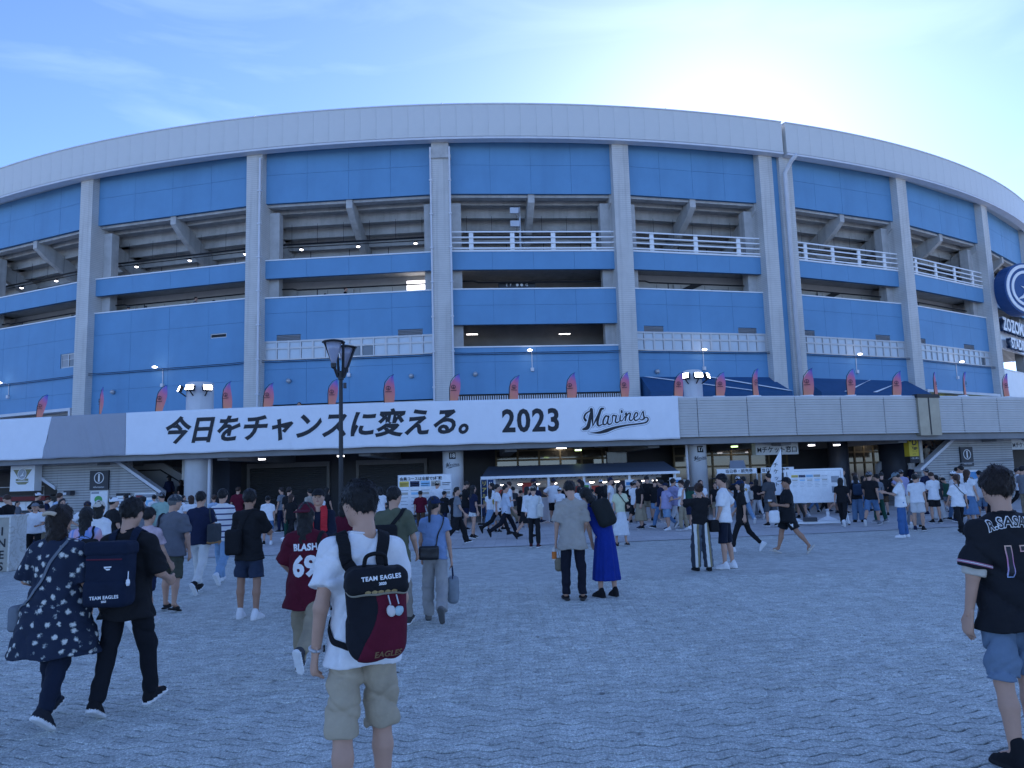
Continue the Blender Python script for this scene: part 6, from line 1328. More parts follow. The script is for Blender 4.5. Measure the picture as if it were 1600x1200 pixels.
mp_('skirtwoman', 822, 842, 70, 1.56, 'person in white blouse and black skirt leaning over papers beside the white hoodie', fem=True, pose='walkL', p=dict(arms=((20, 8, 90, -20), (20, 8, 90, -20)), lean=8), top=('blouse', WH), bot=('skirt', BK), hair=('bob', 'black'), shoe=(BK, BK))
mp_('jeanswoman', 1342, 816, 10, 1.58, 'person with long black hair in flared blue jeans and a navy backpack by the board', fem=True, pose='stand', top=('tee', BK), bot=('wide', (.13, .21, .34)), pw=1.1, hair=('long', 'black'), shoe=(BK, BK))
mp_('greyshorts', 1206, 824, -30, 1.70, 'person in dark grey shirt and grey shorts holding a drink cup', w=1.15, pose='bagarm', top=('over', (.06, .065, .075)), bot=('longshorts', (.07, .075, .085)), hair=('short', 'black'), shoe=(BK, WSOLE))
mp_('flowertee', 1166, 819, -12, 1.66, 'person in white T-shirt with an orange flower print and pale jeans', pose='walkL', top=('over', WH), bot=('wide', LJ), pw=.8, hair=('short', 'black'), shoe=(WH, WSOLE))
mp_('capbehind', 1246, 812, -140, 1.72, 'person in white cap, white T-shirt and open grey shirt in front of the notice board', pose='walkR', top=('tee', WH), bot=('pants', (.05, .045, .04)), hair=('short', 'black'), cap=WH, shoe=((.06, .04, .03), (.05, .04, .03)))
# small prints and carried things
R = mid['tiedye']; bv = bvh_of(R['topVF']); 
ringV = []; ringF = []
for r0 in (.05, .085, .12):
    o = len(ringV); A_ = np.linspace(0, PI, 20)
    for a in A_: ringV += [(r0*math.cos(a), r0*math.sin(a)*.9), ((r0+.008)*math.cos(a), (r0+.008)*math.sin(a)*.9)]
    ringF += [(o+2*i, o+2*i+1, o+2*i+3, o+2*i+2) for i in range(19)]
print_on(bv, ringV, ringF, INK, R['top'], 0, 1.08, 0, 'emblem')
def side_bag(key, name, label, c0, half, col, straps, cat='bag', rr=.03, mat=None):
    R = mid[key]; o = worn(name, R, label, cat); c0 = A(*c0); m_ = mat or cloth(col)
    put_vf('bag_body', nets(lambda P: rbox(P, c0, half, rr)+folds(P, 4, .006), c0-A(*half)-.06, c0+A(*half)+.06, .014), m_, o)
    if straps:
        bv = bvh_of(R['topVF'])
        for st, w_ in straps: ribbon(st, w_, bv, .006, .006, lift=.12).obj('strap', m_, o)
    return o
o = side_bag('navytee', 'tote_bag', 'dark grey tote bag with a tan base on the shoulder of the navy T-shirt', (.27, -.06, .99), (.06, .17, .16), (.05, .055, .06), [([(.24, -.14, 1.14), (.2, -.09, 1.36), (.17, 0, 1.46), (.22, .06, 1.3), (.26, .06, 1.14)], .025)])
c0 = A(.27, -.06, .845); put_vf('bag_base', nets(lambda P: rbox(P, c0, (.063, .172, .025), .02), c0-.22, c0+.22, .014), cloth((.30, .17, .07)), o)
side_bag('blacktee', 'sling_bag', 'black sling bag hanging on the back of a black T-shirt above navy shorts', (-.13, -.20, 1.02), (.11, .06, .17), BK, [([(-.1, -.2, 1.15), (0, -.15, 1.35), (.1, -.05, 1.47), (.12, .1, 1.35)], .03)], rr=.05)
side_bag('greyman', 'shoulder_bag', 'dark shoulder bag on the left shoulder of the grey shirt', (-.24, -.03, 1.05), (.06, .15, .14), (.02, .02, .025), [([(-.2, -.12, 1.15), (-.17, -.08, 1.3), (-.15, 0, 1.38), (-.17, .08, 1.25)], .03)])
side_bag('olive', 'sling_bag', 'black sling bag worn across the olive shirt', (-.08, -.19, 1.15), (.15, .05, .10), BK, [([(-.16, -.15, 1.08), (-.03, -.17, 1.22), (.10, -.12, 1.38), (.13, .02, 1.47), (.10, .12, 1.3)], .045)], rr=.045)
side_bag('bluewoman', 'shoulder_bag', 'small black leather shoulder bag at the hip of the light blue blouse', (-.06, -.19, .86), (.125, .045, .085), BK, [([(.03, -.17, .92), (.07, -.16, 1.05), (.12, -.10, 1.25), (.12, 0, 1.36), (.05, .1, 1.2)], .016)], mat=LB, rr=.02)
wr = mid['bluewoman']['J']['wr1']; side_bag('bluewoman', 'tote_bag', 'pale grey cloth tote bag carried in the hand of the light blue blouse', (float(wr[0])+.02, float(wr[1])+.03, float(wr[2])-.40), (.07, .15, .16), (.22, .25, .28), None, rr=.05)
mb = MB(); [mb.tube([wr+A(.02, .0+dy, -.26), wr+A(.01, dy*.3+.02, -.09)], .007, 5) for dy in (-.1, .16)]; mb.obj('strap', cloth(NV), [o for o in COL.objects if o.name.startswith('tote_bag')][-1])
side_bag('tiedye', 'sling_bag', 'black bag on the back of the orange and blue tie-dye shirt', (.12, -.18, 1.0), (.11, .06, .16), BK, [([(.14, -.16, 1.12), (.12, -.1, 1.25), (.11, 0, 1.33)], .025)], rr=.05)
wr = mid['plaid']['J']['wr0']; side_bag('plaid', 'drawstring_pouch', 'khaki drawstring pouch hanging from the hand of the beige checked shirt', (float(wr[0])+.05, float(wr[1])+.02, float(wr[2])-.36), (.085, .06, .10), (.20, .17, .12), None, rr=.06, cat='pouch')
mb = MB(); mb.tube([wr+A(.05, .02, -.27), wr+A(.01, .02, -.1)], .006, 5); mb.obj('drawstring', cloth(CRM), [o for o in COL.objects if o.name.startswith('drawstring_pouch')][-1])
mb = MB(); c0 = wr+A(-.03, .03, -.20); mb.lathe([(.032, -.1), (.034, -.09), (.034, .05), (.02, .08), (.014, .1)], 14, 0, c0); o = mb.obj('drink_bottle', cloth((.62, .60, .56)), None, mid['plaid']['loc'], mid['plaid']['rz'], smooth=True); tag(o, 'drink bottle with an orange label held by the beige checked shirt', 'bottle'); mb = MB(); mb.lathe([(.0355, -.075), (.0355, .03)], 14, 0, c0); mb.obj('bottle_label', cloth((.55, .17, .04)), o)
R = mid['bluedress']; o = worn('backpack', R, 'black rounded backpack on the back of the royal blue dress', 'backpack'); T = R['J']['T']; c0 = R['J']['chest']+T@A(.02, -.20, -.02); put_vf('pack_body', nets(lambda P: rbox((P-c0)@T, A(0, 0, 0), (.15, .085, .21), .08), c0-.34, c0+.34, .014), cloth((.018, .02, .02)), o)
for sx in (-1, 1): ribbon([c0+T@A(sx*.09, .06, .17), R['J']['sh%d' % (sx > 0)]+A(-sx*.05, 0, .05), R['J']['chest']+T@A(sx*.11, .12, .02)], .04, bvh_of(R['topVF']), .006, .006, lift=.1).obj('shoulder_strap', cloth(BK), o)
wr = R['J']['wr1']; mb = MB(); mb.box(wr[0]-.06, wr[0]+.07, wr[1]-.03, wr[1]+.05, wr[2]-.16, wr[2]-.07); mb.tube([wr+A(0, .05, -.115), wr+A(0, .12, -.115)], .035, 12); o = mb.obj('camera_body', BLACK, None, R['loc'], R['rz']); tag(o, 'black camera held low in front of the royal blue dress', 'camera')
R = mid['striped']; wr = (R['J']['wr0']+R['J']['wr1'])/2; mb = MB(); mb.box(wr[0]-.06, wr[0]+.06, wr[1]+.0, wr[1]+.05, wr[2]+.04, wr[2]+.12); mb.tube([wr+A(0, .05, .08), wr+A(0, .1, .08)], .03, 12); o = mb.obj('camera_body', BLACK, None, R['loc'], R['rz']); tag(o, 'black camera raised above the striped wide trousers wearer', 'camera')
o = side_bag('striped', 'handbag', 'black handbag at the hip of the striped wide trousers', (.25, -.02, .80), (.08, .10, .11), BK, [([(.22, -.05, .9), (.2, -.08, 1.1), (.14, -.05, 1.36), (.1, .1, 1.2)], .014)])
wr = mid['bigman']['J']['wr0']; side_bag('bigman', 'plastic_bag', 'white plastic shopping bag hanging from the wrist of the stout person', (float(wr[0]), float(wr[1])+.06, float(wr[2])-.25), (.06, .11, .14), WH, None, rr=.05)
wr = mid['bigman']['J']['wr1']; mb = MB(); mb.lathe([(.03, 0), (.042, .13), (.044, .135)], 14, 0, wr+A(-.05, .1, -.02)); o = mb.obj('drink_cup', cloth((.30, .17, .08)), None, mid['bigman']['loc'], mid['bigman']['rz'], smooth=True); tag(o, 'plastic cup of beer held by the stout person in black jersey', 'cup')
mb = MB(); mb.lathe([(.043, .105), (.046, .142)], 14, 0, wr+A(-.05, .1, -.02)); mb.obj('beer_foam', cloth(WH), o)
wr = mid['phoneman']['J']['wr0']; mb = MB(); mb.box(wr[0]+.0, wr[0]+.08, wr[1]+.06, wr[1]+.075, wr[2]-.02, wr[2]+.13); o = mb.obj('mobile_phone', BLACK, None, mid['phoneman']['loc'], mid['phoneman']['rz']); tag(o, 'mobile phone held by the person in grey cap and blue jeans', 'phone')
side_bag('phoneman', 'sling_bag', 'cream strap and sling bag across the white T-shirt above blue jeans', (.14, -.16, .95), (.09, .05, .10), CRM, [([(.1, -.16, 1.02), (-.02, -.17, 1.2), (-.12, -.06, 1.4), (-.1, .1, 1.3), (.08, .16, 1.05), (.17, .05, .95)], .05)])
side_bag('ponywoman', 'shoulder_bag', 'small black bag on a thin strap across the white T-shirt of the ponytail wearer', (.2, .02, .82), (.05, .1, .07), BK, [([(.17, -.12, .9), (.05, -.19, 1.1), (-.08, -.13, 1.28), (-.1, 0, 1.36), (-.05, .1, 1.25)], .016)])
side_bag('hoodie', 'tote_bag', 'cream canvas tote bag on the side of the white hoodie', (.19, -.08, .95), (.05, .14, .17), (.55, .53, .48), [([(.18, -.12, 1.1), (.17, -.06, 1.3), (.15, .02, 1.36)], .025)])
side_bag('jeanswoman', 'backpack', 'navy backpack on the back of the person in flared blue jeans', (0, -.2, 1.08), (.15, .08, .19), (.03, .05, .09), [([(sx*.07, -.14, 1.2), (sx*.09, 0, 1.36), (sx*.1, .1, 1.2)], .04) for sx in (-1, 1)], 'backpack', .07)
side_bag('whitemidi', 'backpack', 'small black backpack hanging beside the long white skirt', (-.18, .02, .98), (.10, .07, .13), BK, [([(-.12, .12, 1.08), (-.02, .13, 1.2), (.09, .04, 1.36), (.08, -.08, 1.2)], .025)], 'backpack', .06)
R = mid['towelman']; o = worn('towel', R, 'red towel hanging round the neck of the person in black cap and navy jacket', 'towel'); bv = bvh_of(R['topVF'])
for sx in (-1, 1): ribbon([(0, -.09, 1.47), (sx*.07, -.03, 1.48), (sx*.085, .07, 1.42), (sx*.09, .13, 1.2), (sx*.10, .14, .98)], .09, bv, .012, .012).obj('towel_half', cloth((.50, .03, .04)), o)
R = mid['flowertee']; bv = bvh_of(R['topVF']); print_on(bv, [(.05*(1+.45*math.cos(5*a))*math.cos(a), .05*(1+.45*math.cos(5*a))*math.sin(a)) for a in np.linspace(0, 6.28, 30, endpoint=False)], [tuple(range(30))], M('flower_print', (.5, .3, .06), .7, .1), R['top'], .02, 1.18, 0, 'flower_print')
R = mid['bigman']; mb = MB(); V = []; J_ = R['J']; a0 = J_['hip0']; bvb = bvh_of(R['botVF']); sw_ = [(-.10, .02), (-.04, -.06), (.06, -.04), (.13, .05), (.05, .0), (-.02, .0)]
pts = [bvb.find_nearest(Vector((-.35, a0[1]+u, a0[2]-.22+v))) for u, v in sw_]; mb.add([p[0]+p[1]*.006 for p in pts], [tuple(range(6))]); mb.obj('curved_print', WINK, R['bot'], fix=False)
side_bag('flowertee', 'tote_bag', 'cream tote bag on the shoulder of the flower print T-shirt', (.2, -.06, .98), (.05, .12, .15), (.5, .47, .42), [([(.19, -.1, 1.1), (.18, -.04, 1.3), (.16, .02, 1.4)], .025)])
# ================================================================== THINGS ON THE PLAZA
# ---- twin-headed street lamp
g = ground_at(533, 834); LP = empty('street_lamp', (g.x, g.y, .01)); tag(LP, 'tall black street lamp with two cone-shaped lanterns on V arms', 'street lamp')
mb = MB(); mb.lathe([(.19, 0), (.19, .25), (.10, .32), (.08, 3.5), (.07, 5.6), (.11, 5.62), (.11, 5.9), (.05, 5.95)], 16); mb.obj('pole', BLACK, LP, smooth=False)
GLS = M('lantern_glass', (.30, .32, .42), .25, .05, 3, spec=.6)
for dx, dy in ((-.13, -.6), (.05, .6)):
    z = 6.95; mb = MB(); mb.lathe([(.08, .09), (.36, .03), (.42, -.01), (.42, -.03), (.26, -.02)], 28, 0, (dx, dy, z)); hd = mb.obj('lantern_lid', BLACK, LP, smooth=True)
    mb = MB(); mb.lathe([(.29, -.03), (.22, -.3), (.10, -.72), (.06, -.86)], 24, 0, (dx, dy, z)); mb.obj('lantern_cone', GLS, hd, smooth=True)
    mb = MB(); mb.lathe([(.11, -.80), (.10, -.95), (.03, -1.0)], 12, 0, (dx, dy, z)); mb.obj('lantern_socket', BLACK, hd)
    for ax_ in (-.33, .36):
        mb = MB(); a, b_ = Vector((math.copysign(.09, ax_), dy*.12, 5.72)), Vector((dx+ax_, dy, z)); mb.tube([a, a.lerp(b_, .15), b_], [.06, .055, .045], 8); mb.obj('lamp_arm', BLACK, LP)
mb = MB(); mb.box(.1, .2, -.06, .06, 5.3, 5.5); mb.obj('camera_box', DARK, LP)

# ---- fan club stall with long pitched roof
SY = 31.7; a = at_depth(752, 747, SY); c = at_depth(1061, 735.5, SY); SX0, SX1 = a.x, c.x; zr = (a.z+c.z)/2; ST2 = empty('market_stall', ((SX0+SX1)/2, SY+.9, .01)); tag(ST2, 'long stall with dark pitched roof, white posts, fascia lettering and a row of lit lamps', 'stall'); hw = (SX1-SX0)/2
RFM = M('stall_roof_sheet', (.07, .085, .11), .55, .12, 2)
mb = MB(); mb.add([(-hw, -.9, zr), (hw, -.9, zr), (hw-.25, .9, zr+.45), (-hw+.25, .9, zr+.45), (-hw, -.9, zr-.04), (hw, -.9, zr-.04), (hw-.25, .9, zr+.41), (-hw+.25, .9, zr+.41)], [(0,1,2,3),(7,6,5,4),(0,4,5,1),(1,5,6,2),(2,6,7,3),(3,7,4,0)]); rf = mb.obj('roof', RFM, ST2)
mb = MB(); mb.box(-hw-.02, hw+.02, -.96, -.905, zr-.09, zr+.015); mb.obj('gutter', WHITE, rf)
for f_ in (.065, .34, .52, .75, .98): mb = MB(); x = -hw+2*hw*f_; mb.box(x-.05, x+.05, -.8, -.7, 0, zr-.06); mb.obj('post', WHITE, ST2)
PLK = M('stall_boards', (.42, .44, .47), .6, .1, 4)
for k, (f0, f1) in enumerate(((.07, .50), (.53, .93))):
    n = 18; xs = np.linspace(-hw+2*hw*f0, -hw+2*hw*f1, n+1); mb = MB(); mb.box(xs[0], xs[-1], .02, .05, zr-.22, zr+.08); fa = mb.obj('fascia', PLK, ST2)
    for i in range(n): pb = MB(); pb.box(xs[i]+.006, xs[i+1]-.006, 0, .02, zr-.22, zr+.08); pb.obj('fascia_board', PLK, fa)
    text_obj('千葉ロッテマリーンズ公式ファンクラブ', .19, INK, fa, ((xs[0]+xs[-1])/2, -.006, zr-.09), bold=.004)
    for x in np.linspace(xs[0]+.3, xs[-1]-.3, 6 if k else 5):
        lb_ = MB(); lb_.lathe([(.03, .07), (.10, .03), (.12, 0)], 12, 0, (x, -.08, zr-.33)); l = lb_.obj('counter_lamp', STEEL, ST2, smooth=True); eb = MB(); eb.lathe([(.04, -.05), (.10, -.02), (.115, 0)], 12, 0, (x, -.08, zr-.335)); eb.obj('bulb', M('warm_lamp', (1, .86, .62), emit=5.0), l, smooth=True)
mb = MB(); mb.box(-hw+.5, hw-.6, 1.1, 1.15, 0, zr+.1); mb.obj('back_panel', M('stall_white', (.55, .55, .54), .6, .15, 1.5), ST2)
for x0, x1 in ((-hw+.6, -.3), (.35, hw-.7)):
    mb = MB(); mb.box(x0, x1, -.1, .35, 0, .92); mb.box(x0-.05, x1+.05, -.16, .4, .922, .97); mb.obj('counter', OFFW, ST2)
for x in np.linspace(-hw+.7, hw-.8, 12):
    if abs(x) < .5: continue
    mb = MB(); w_ = random.uniform(.2, .34); z0 = random.uniform(.95, 1.2); mb.box(x-w_, x+w_, .9+random.uniform(0, .15), 1.08, z0, z0+random.uniform(.25, .45)); mb.obj('shelf_goods', random.choice([DARK, GREY, RED, PAPER, NAVY, BRZ]), ST2)
mb = MB(); disc(mb, .25, zr-.75, .38, 1.05, 1.085, 28); e = mb.obj('round_poster', M('poster_teal', (.12, .2, .24), .6, .3, 9), ST2)
for f_, z0, z1, w_ in ((.52, .9, zr-.35, .22), (.75, 1.15, zr-.28, .2), (.98, .95, zr-.25, .24)):
    x = -hw+2*hw*f_; mb = MB(); mb.box(x-w_, x+w_, -.86, -.83, z0, z1); s_ = mb.obj('price_sign', PAPER, ST2); mb = MB(); mb.box(x-w_*.8, x+w_*.8, -.866, -.862, z1-.22, z1-.1); mb.obj('printed_block', BLU if f_ != .52 else GRN, s_); text_obj('会員受付', .085, INK, s_, (x, -.864, (z0+z1)/2-.05))
# vertical nobori banners left of the stall
for px_, tx, col_, lab in ((757, 'リアルト', M('nobori_navy', (.02, .03, .07), .8, .05), 'narrow dark vertical banner with yellow characters at the stall corner'), (767, 'MARINES', M('nobori_blue', (.025, .05, .13), .8, .05), 'narrow blue vertical banner with pale characters next to the stall post')):
    q = at_depth(px_, 780, 31.2); nb = empty('nobori_banner', (q.x, 31.2, .01)); tag(nb, lab, 'banner'); mb = MB(); mb.box(-.12, .12, 0, .012, .35, 1.78); cl = mb.obj('banner_cloth', col_, nb); mb = MB(); mb.tube([(-.13, .006, 0), (-.13, .006, 1.82)], .012, 6); mb.tube([(-.13, .006, 1.79), (.12, .006, 1.79)], .01, 6); mb.obj('banner_pole', WHITE, nb); mb = MB(); mb.box(-.28, .1, -.15, .2, 0, .07); mb.obj('banner_base', BLACK, nb)
    for k, ch in enumerate(tx): text_obj(ch, .2 if len(tx) < 5 else .16, YEL if len(tx) < 5 else PAPER, cl, (0, -.004, 1.62-k*(.25 if len(tx) < 5 else .17)), bold=.004)

# ---- course board near pillar 18 and the wheeled board
def course_blocks(x0, x1, z0, z1):
    B_ = []
    for k, mt in enumerate((YEL, NAVY, LBL, TANP, PAPER)):
        a_, c_ = .03+.195*k, .03+.195*k+.175; B_.append((a_, c_, .70, .84, mt)); B_.append((a_+.01, c_-.01, .765, .785, PAPER if k == 1 else GREY)); B_.append((a_+.01, c_-.03, .72, .735, PAPER if k == 1 else GREY)); B_.append((a_+.01, c_-.01, .60, .615, GREY)); B_.append((a_+.02, c_-.02, .50, .56, LBL if k % 2 else TANP))
        for j in range(4): B_.append((a_+.02, c_-.02-.03*(j % 2), .42-.085*j, .432-.085*j, GREY))
    return B_
q0 = at_depth(622, 743, 29.5); q1 = at_depth(706, 741, 29.5); w_ = q1.x-q0.x; r = empty('course_board', ((q0.x+q1.x)/2, 29.5, .01)); tag(r, 'large pale blue printed board of membership courses in front of pillar 18', 'board')
bd = notice(r, -w_/2, w_/2, .55, q0.z, blocks=course_blocks(0, 0, 0, 0), frame=OFFW, name='board_panel'); text_obj('会員コースは全部で5種類', .14, INK, bd, (-.15, -.1, q0.z-.16), bold=.003)
for sx in (-1, 1): mb = MB(); mb.tube([(sx*(w_/2-.1), .05, 0), (sx*(w_/2-.1), .05, 1.2)], .03, 6); mb.obj('board_leg', STEEL, r)
YB = 25.4; q0 = at_depth(1228, 736, YB); q1 = at_depth(1312, 731, YB); qb = at_depth(1250, 790, YB); w_ = q1.x-q0.x; r = empty('wheeled_notice_board', ((q0.x+q1.x)/2, YB, .01), rad(-9)); tag(r, 'white framed notice board on a wheeled A-frame stand with white weights', 'notice board'); zt = q0.z+.02; zb = .72
bd = notice(r, -w_/2+.06, w_/2-.06, zb, zt-.05, blocks=[(a_*.72+.05, c_*.72+.05, z0*.55+.42, z1*.55+.42, mt) for a_, c_, z0, z1, mt in course_blocks(0, 0, 0, 0)]+[(.82, .97, .62, .82, GREY), (.82, .97, .3, .5, GREY), (.80, .98, .52, .55, PAPER)], frame=WHITE, name='board_panel')
for sx in (-1, 1):
    mb = MB(); mb.tube([(sx*w_/2, -.02, .1), (sx*w_/2, -.02, zt)], .045, 8); mb.tube([(sx*w_/2, -.45, .09), (sx*w_/2, .45, .09)], .045, 8); mb.tube([(sx*w_/2, -.4, .1), (sx*w_/2, -.03, .75)], .03, 6); mb.tube([(sx*w_/2, .4, .1), (sx*w_/2, .0, .75)], .03, 6); mb.obj('stand_side', WHITE, r)
    for y_ in (-.4, .4): mb = MB(); mb.tube([(sx*w_/2-.02, y_, .045), (sx*w_/2+.02, y_, .045)], .045, 10); mb.obj('caster', BLACK, r)
mb = MB(); mb.box(-w_/2, w_/2, -.05, .0, zt-.045, zt+.02); mb.box(-w_/2, w_/2, -.3, -.22, .06, .13); mb.box(-w_/2, w_/2, .22, .3, .06, .13); mb.obj('cross_bar', WHITE, r)
mb = MB(); mb.box(-.45, -.05, -.34, -.1, .131, .26); mb.obj('sandbag', DARK, r)
for sx, lab in ((-.55, 'white water-filled umbrella base by the black weight under the notice board'), (.62, 'white water-filled umbrella base at the far leg of the notice board')):
    mb = MB(); mb.lathe([(.30, .02), (.32, .06), (.28, .14), (.12, .2), (.05, .24), (.05, .38), (.04, .39)], 20); o = mb.obj('umbrella_base', WHITE, None, (r.location.x+sx, YB+.62, .01), smooth=True); tag(o, lab, 'umbrella base')
# small white feather flag + ticket counters right of pillar 17
q = at_depth(1214, 750, 29.0); ff = empty('feather_flag', (q.x, 29.0, .01)); tag(ff, 'white feather flag with dark characters standing in the crowd by the ticket window', 'flag'); mb = MB(); V = []; 
mb.add([(-.32, 0, .9), (.12, 0, .9), (.20, .02, 1.7), (.24, 0, 2.62), (.05, .01, 2.3), (-.18, .0, 1.95), (-.3, 0, 1.6)], [(0,1,2,6), (2,3,4,5,6)]); o = mb.obj('flag_cloth', WHITE, ff); md = o.modifiers.new('t', 'SOLIDIFY'); md.thickness = .006; mb = MB(); mb.tube([(.22, .01, 0), (.24, .01, 2.65)], .015, 6); mb.obj('flag_pole', BLACK, ff)
for k, ch in enumerate('チケット'): text_obj(ch, .2, INK, ff, (-.02, -.03, 2.0-k*.24))
for px_, w_, lab in ((1155, 1.9, 'ticket counter with a pale lettered front beside pillar 17'), (1212, 1.6, 'ticket counter with a pale lettered front behind the white feather flag')):
    q = at_depth(px_, 745, 33.4); r = empty('ticket_counter', (q.x, 33.4, .01)); tag(r, lab, 'counter'); mb = MB(); mb.box(-w_/2, w_/2, 0, .6, 0, 1.0); mb.obj('counter_body', OFFW, r); mb = MB(); mb.box(-w_/2, w_/2, -.02, .03, 1.72, 1.95); s_ = mb.obj('counter_sign', PAPER, r); text_obj('当日券・前売券', .17, INK, s_, (0, -.026, 1.83), bold=.003)
    for sx in (-1, 1): mb = MB(); mb.box(sx*w_/2-.03, sx*w_/2+.03, .0, .05, 1.0, 1.72); mb.obj('sign_post', STEEL, r)
    if px_ == 1155: mb = MB(); mb.add([(-.35, .1, 1.955), (.35, .1, 1.955), (.3, .2, 2.3), (-.3, .2, 2.3), (-.35, .25, 1.955), (.35, .25, 1.955)], [(0,1,2,3), (4,3,2,5), (0,3,4), (1,5,2)]); mb.obj('desk_sign', M('sign_slate', (.2, .22, .26), .5, .1), r)
for px_, py_, lab in ((960, 838, 'black folding table in front of the stall queue by the yellow top'), (1010, 832, 'black folding table by the lanyard wearer in front of the stall')):
    q = ground_at(px_, py_-22); r = empty('folding_table', (q.x, q.y, .01)); tag(r, lab, 'table'); mb = MB(); mb.box(-.75, .75, -.3, .3, .68, .72); mb.obj('table_top', BLACK, r)
    for sx in (-.65, .65):
        for sy in (-.25, .25): mb = MB(); mb.tube([(sx, sy, 0), (sx, sy, .68)], .018, 6); mb.obj('leg', BLACK, r)
# ---- kiosk with red awning and the emblem light box, left
r = empty('kiosk', wpol(-15.0, 74.6, .01), rad(-15.0)); tag(r, 'small kiosk with red awning edge and white panels below the emblem sign', 'kiosk')
mb = MB(); mb.box(-2.6, 2.0, .1, 1.2, 0, .98); mb.obj('counter_body', DARK, r); mb = MB(); mb.box(-2.7, 1.95, -.35, -.1, 1.45, 1.64); mb.obj('red_awning', M('awning_red', (.16, .02, .02), .7, .1), r); mb = MB(); mb.box(-2.6, 2.0, -.1, 1.2, 1.642, 1.70); mb.obj('roof_sheet', DARK, r)
for k in range(9): mb = MB(); x = -2.6+k*.52; mb.box(x+.012, x+.508, -.02, .03, 1.0, 1.4); mb.obj('white_panel', WHITE, r)
mb = MB(); mb.tube([(-1.6, .3, 1.7), (-1.6, .3, 2.1), (1.2, .3, 2.1), (1.2, .3, 1.7)], .02, 5); mb.obj('sign_frame', STEEL, r)
r = empty('light_box_sign', wpol(-14.1, 75.5, 1.9), rad(-14.1)); tag(r, 'white box sign with a winged round emblem above the kiosk', 'sign'); mb = MB(); mb.box(-.68, .68, 0, .4, 0, 1.17); bx = mb.obj('sign_box', WHITE, r)
EG = M('emblem_gold', (.24, .23, .12), .5, .2, 20); mb = MB(); mb.prism([(-.52, .98), (.52, .98), (.2, .58), (-.2, .58)], -.012, -.004); mb.obj('emblem_wings', EG, bx); mb = MB(); disc(mb, 0, .78, .24, -.024, -.014, 28); mb.obj('emblem_disc', M('emblem_grey', (.35, .38, .42), .5, .1), bx); mb = MB(); ring(mb, 0, .78, .22, .25, -.03, -.025, n=28); mb.prism([(-.14, .66), (-.02, .74), (.12, .95), (.05, .76), (.1, .7)], -.03, -.025); mb.obj('emblem_bird', WINK, bx); mb = MB(); mb.box(-.34, .34, -.024, -.014, .46, .56); mb.obj('emblem_plate', EG, bx); text_obj('MARINES', .1, WINK, bx, (0, -.028, .51)); mb = MB(); mb.prism([(-.38, .42), (.38, .42), (.2, .3), (-.2, .3)], -.012, -.004); mb.obj('emblem_ribbon', EG, bx)
# ---- marble pedestal at the left
MARB = M('marble', (.58, .57, .53), .35, .10, 3); N_, L_, b_ = nodes_of(MARB); t_ = N_.new('ShaderNodeTexCoord'); nn = N_.new('ShaderNodeTexNoise'); nn.inputs['Scale'].default_value = 3; nn.inputs['Detail'].default_value = 6; nn.inputs['Distortion'].default_value = 1.5; L_.new(t_.outputs['Object'], nn.inputs['Vector']); cr_ = N_.new('ShaderNodeValToRGB'); e_ = cr_.color_ramp.elements; e_[0].position = .47; e_[0].color = (1, 1, 1, 1); e_[1].position = .53; e_[1].color = (1, 1, 1, 1); q_ = e_.new(.5); q_.color = (.72, .68, .62, 1); L_.new(nn.outputs['Fac'], cr_.inputs['Fac']); old = b_.inputs['Base Color'].links[0].from_socket; mm = N_.new('ShaderNodeMixRGB'); mm.blend_type = 'MULTIPLY'; mm.inputs['Fac'].default_value = 1; L_.new(old, mm.inputs['Color1']); L_.new(cr_.outputs[0], mm.inputs['Color2']); L_.new(mm.outputs[0], b_.inputs['Base Color'])
g = ground_at(31, 893); r = empty('stone_monument', (g.x-.28, g.y, .01)); tag(r, 'pale marble monument block with dark vertical letters', 'monument')
mb = MB(); mb.box(-.012, .03, -.02, .57, 0, 1.22); mb.obj('marble_slab', MARB, r); mb = MB(); mb.box(-1.6, -.015, 0, .55, 0, 1.22); pn = mb.obj('lettered_panel', M('monument_stone', (.36, .34, .29), .6, .1, 4), r); mb = MB(); mb.box(-1.65, .05, -.04, .6, 1.222, 1.27); mb.obj('cap_slab', MARB, r)
for k, ch in enumerate('INES'): text_obj(ch, .26, INK, pn, (-.17, -.006, .90-k*.265), bold=.006)

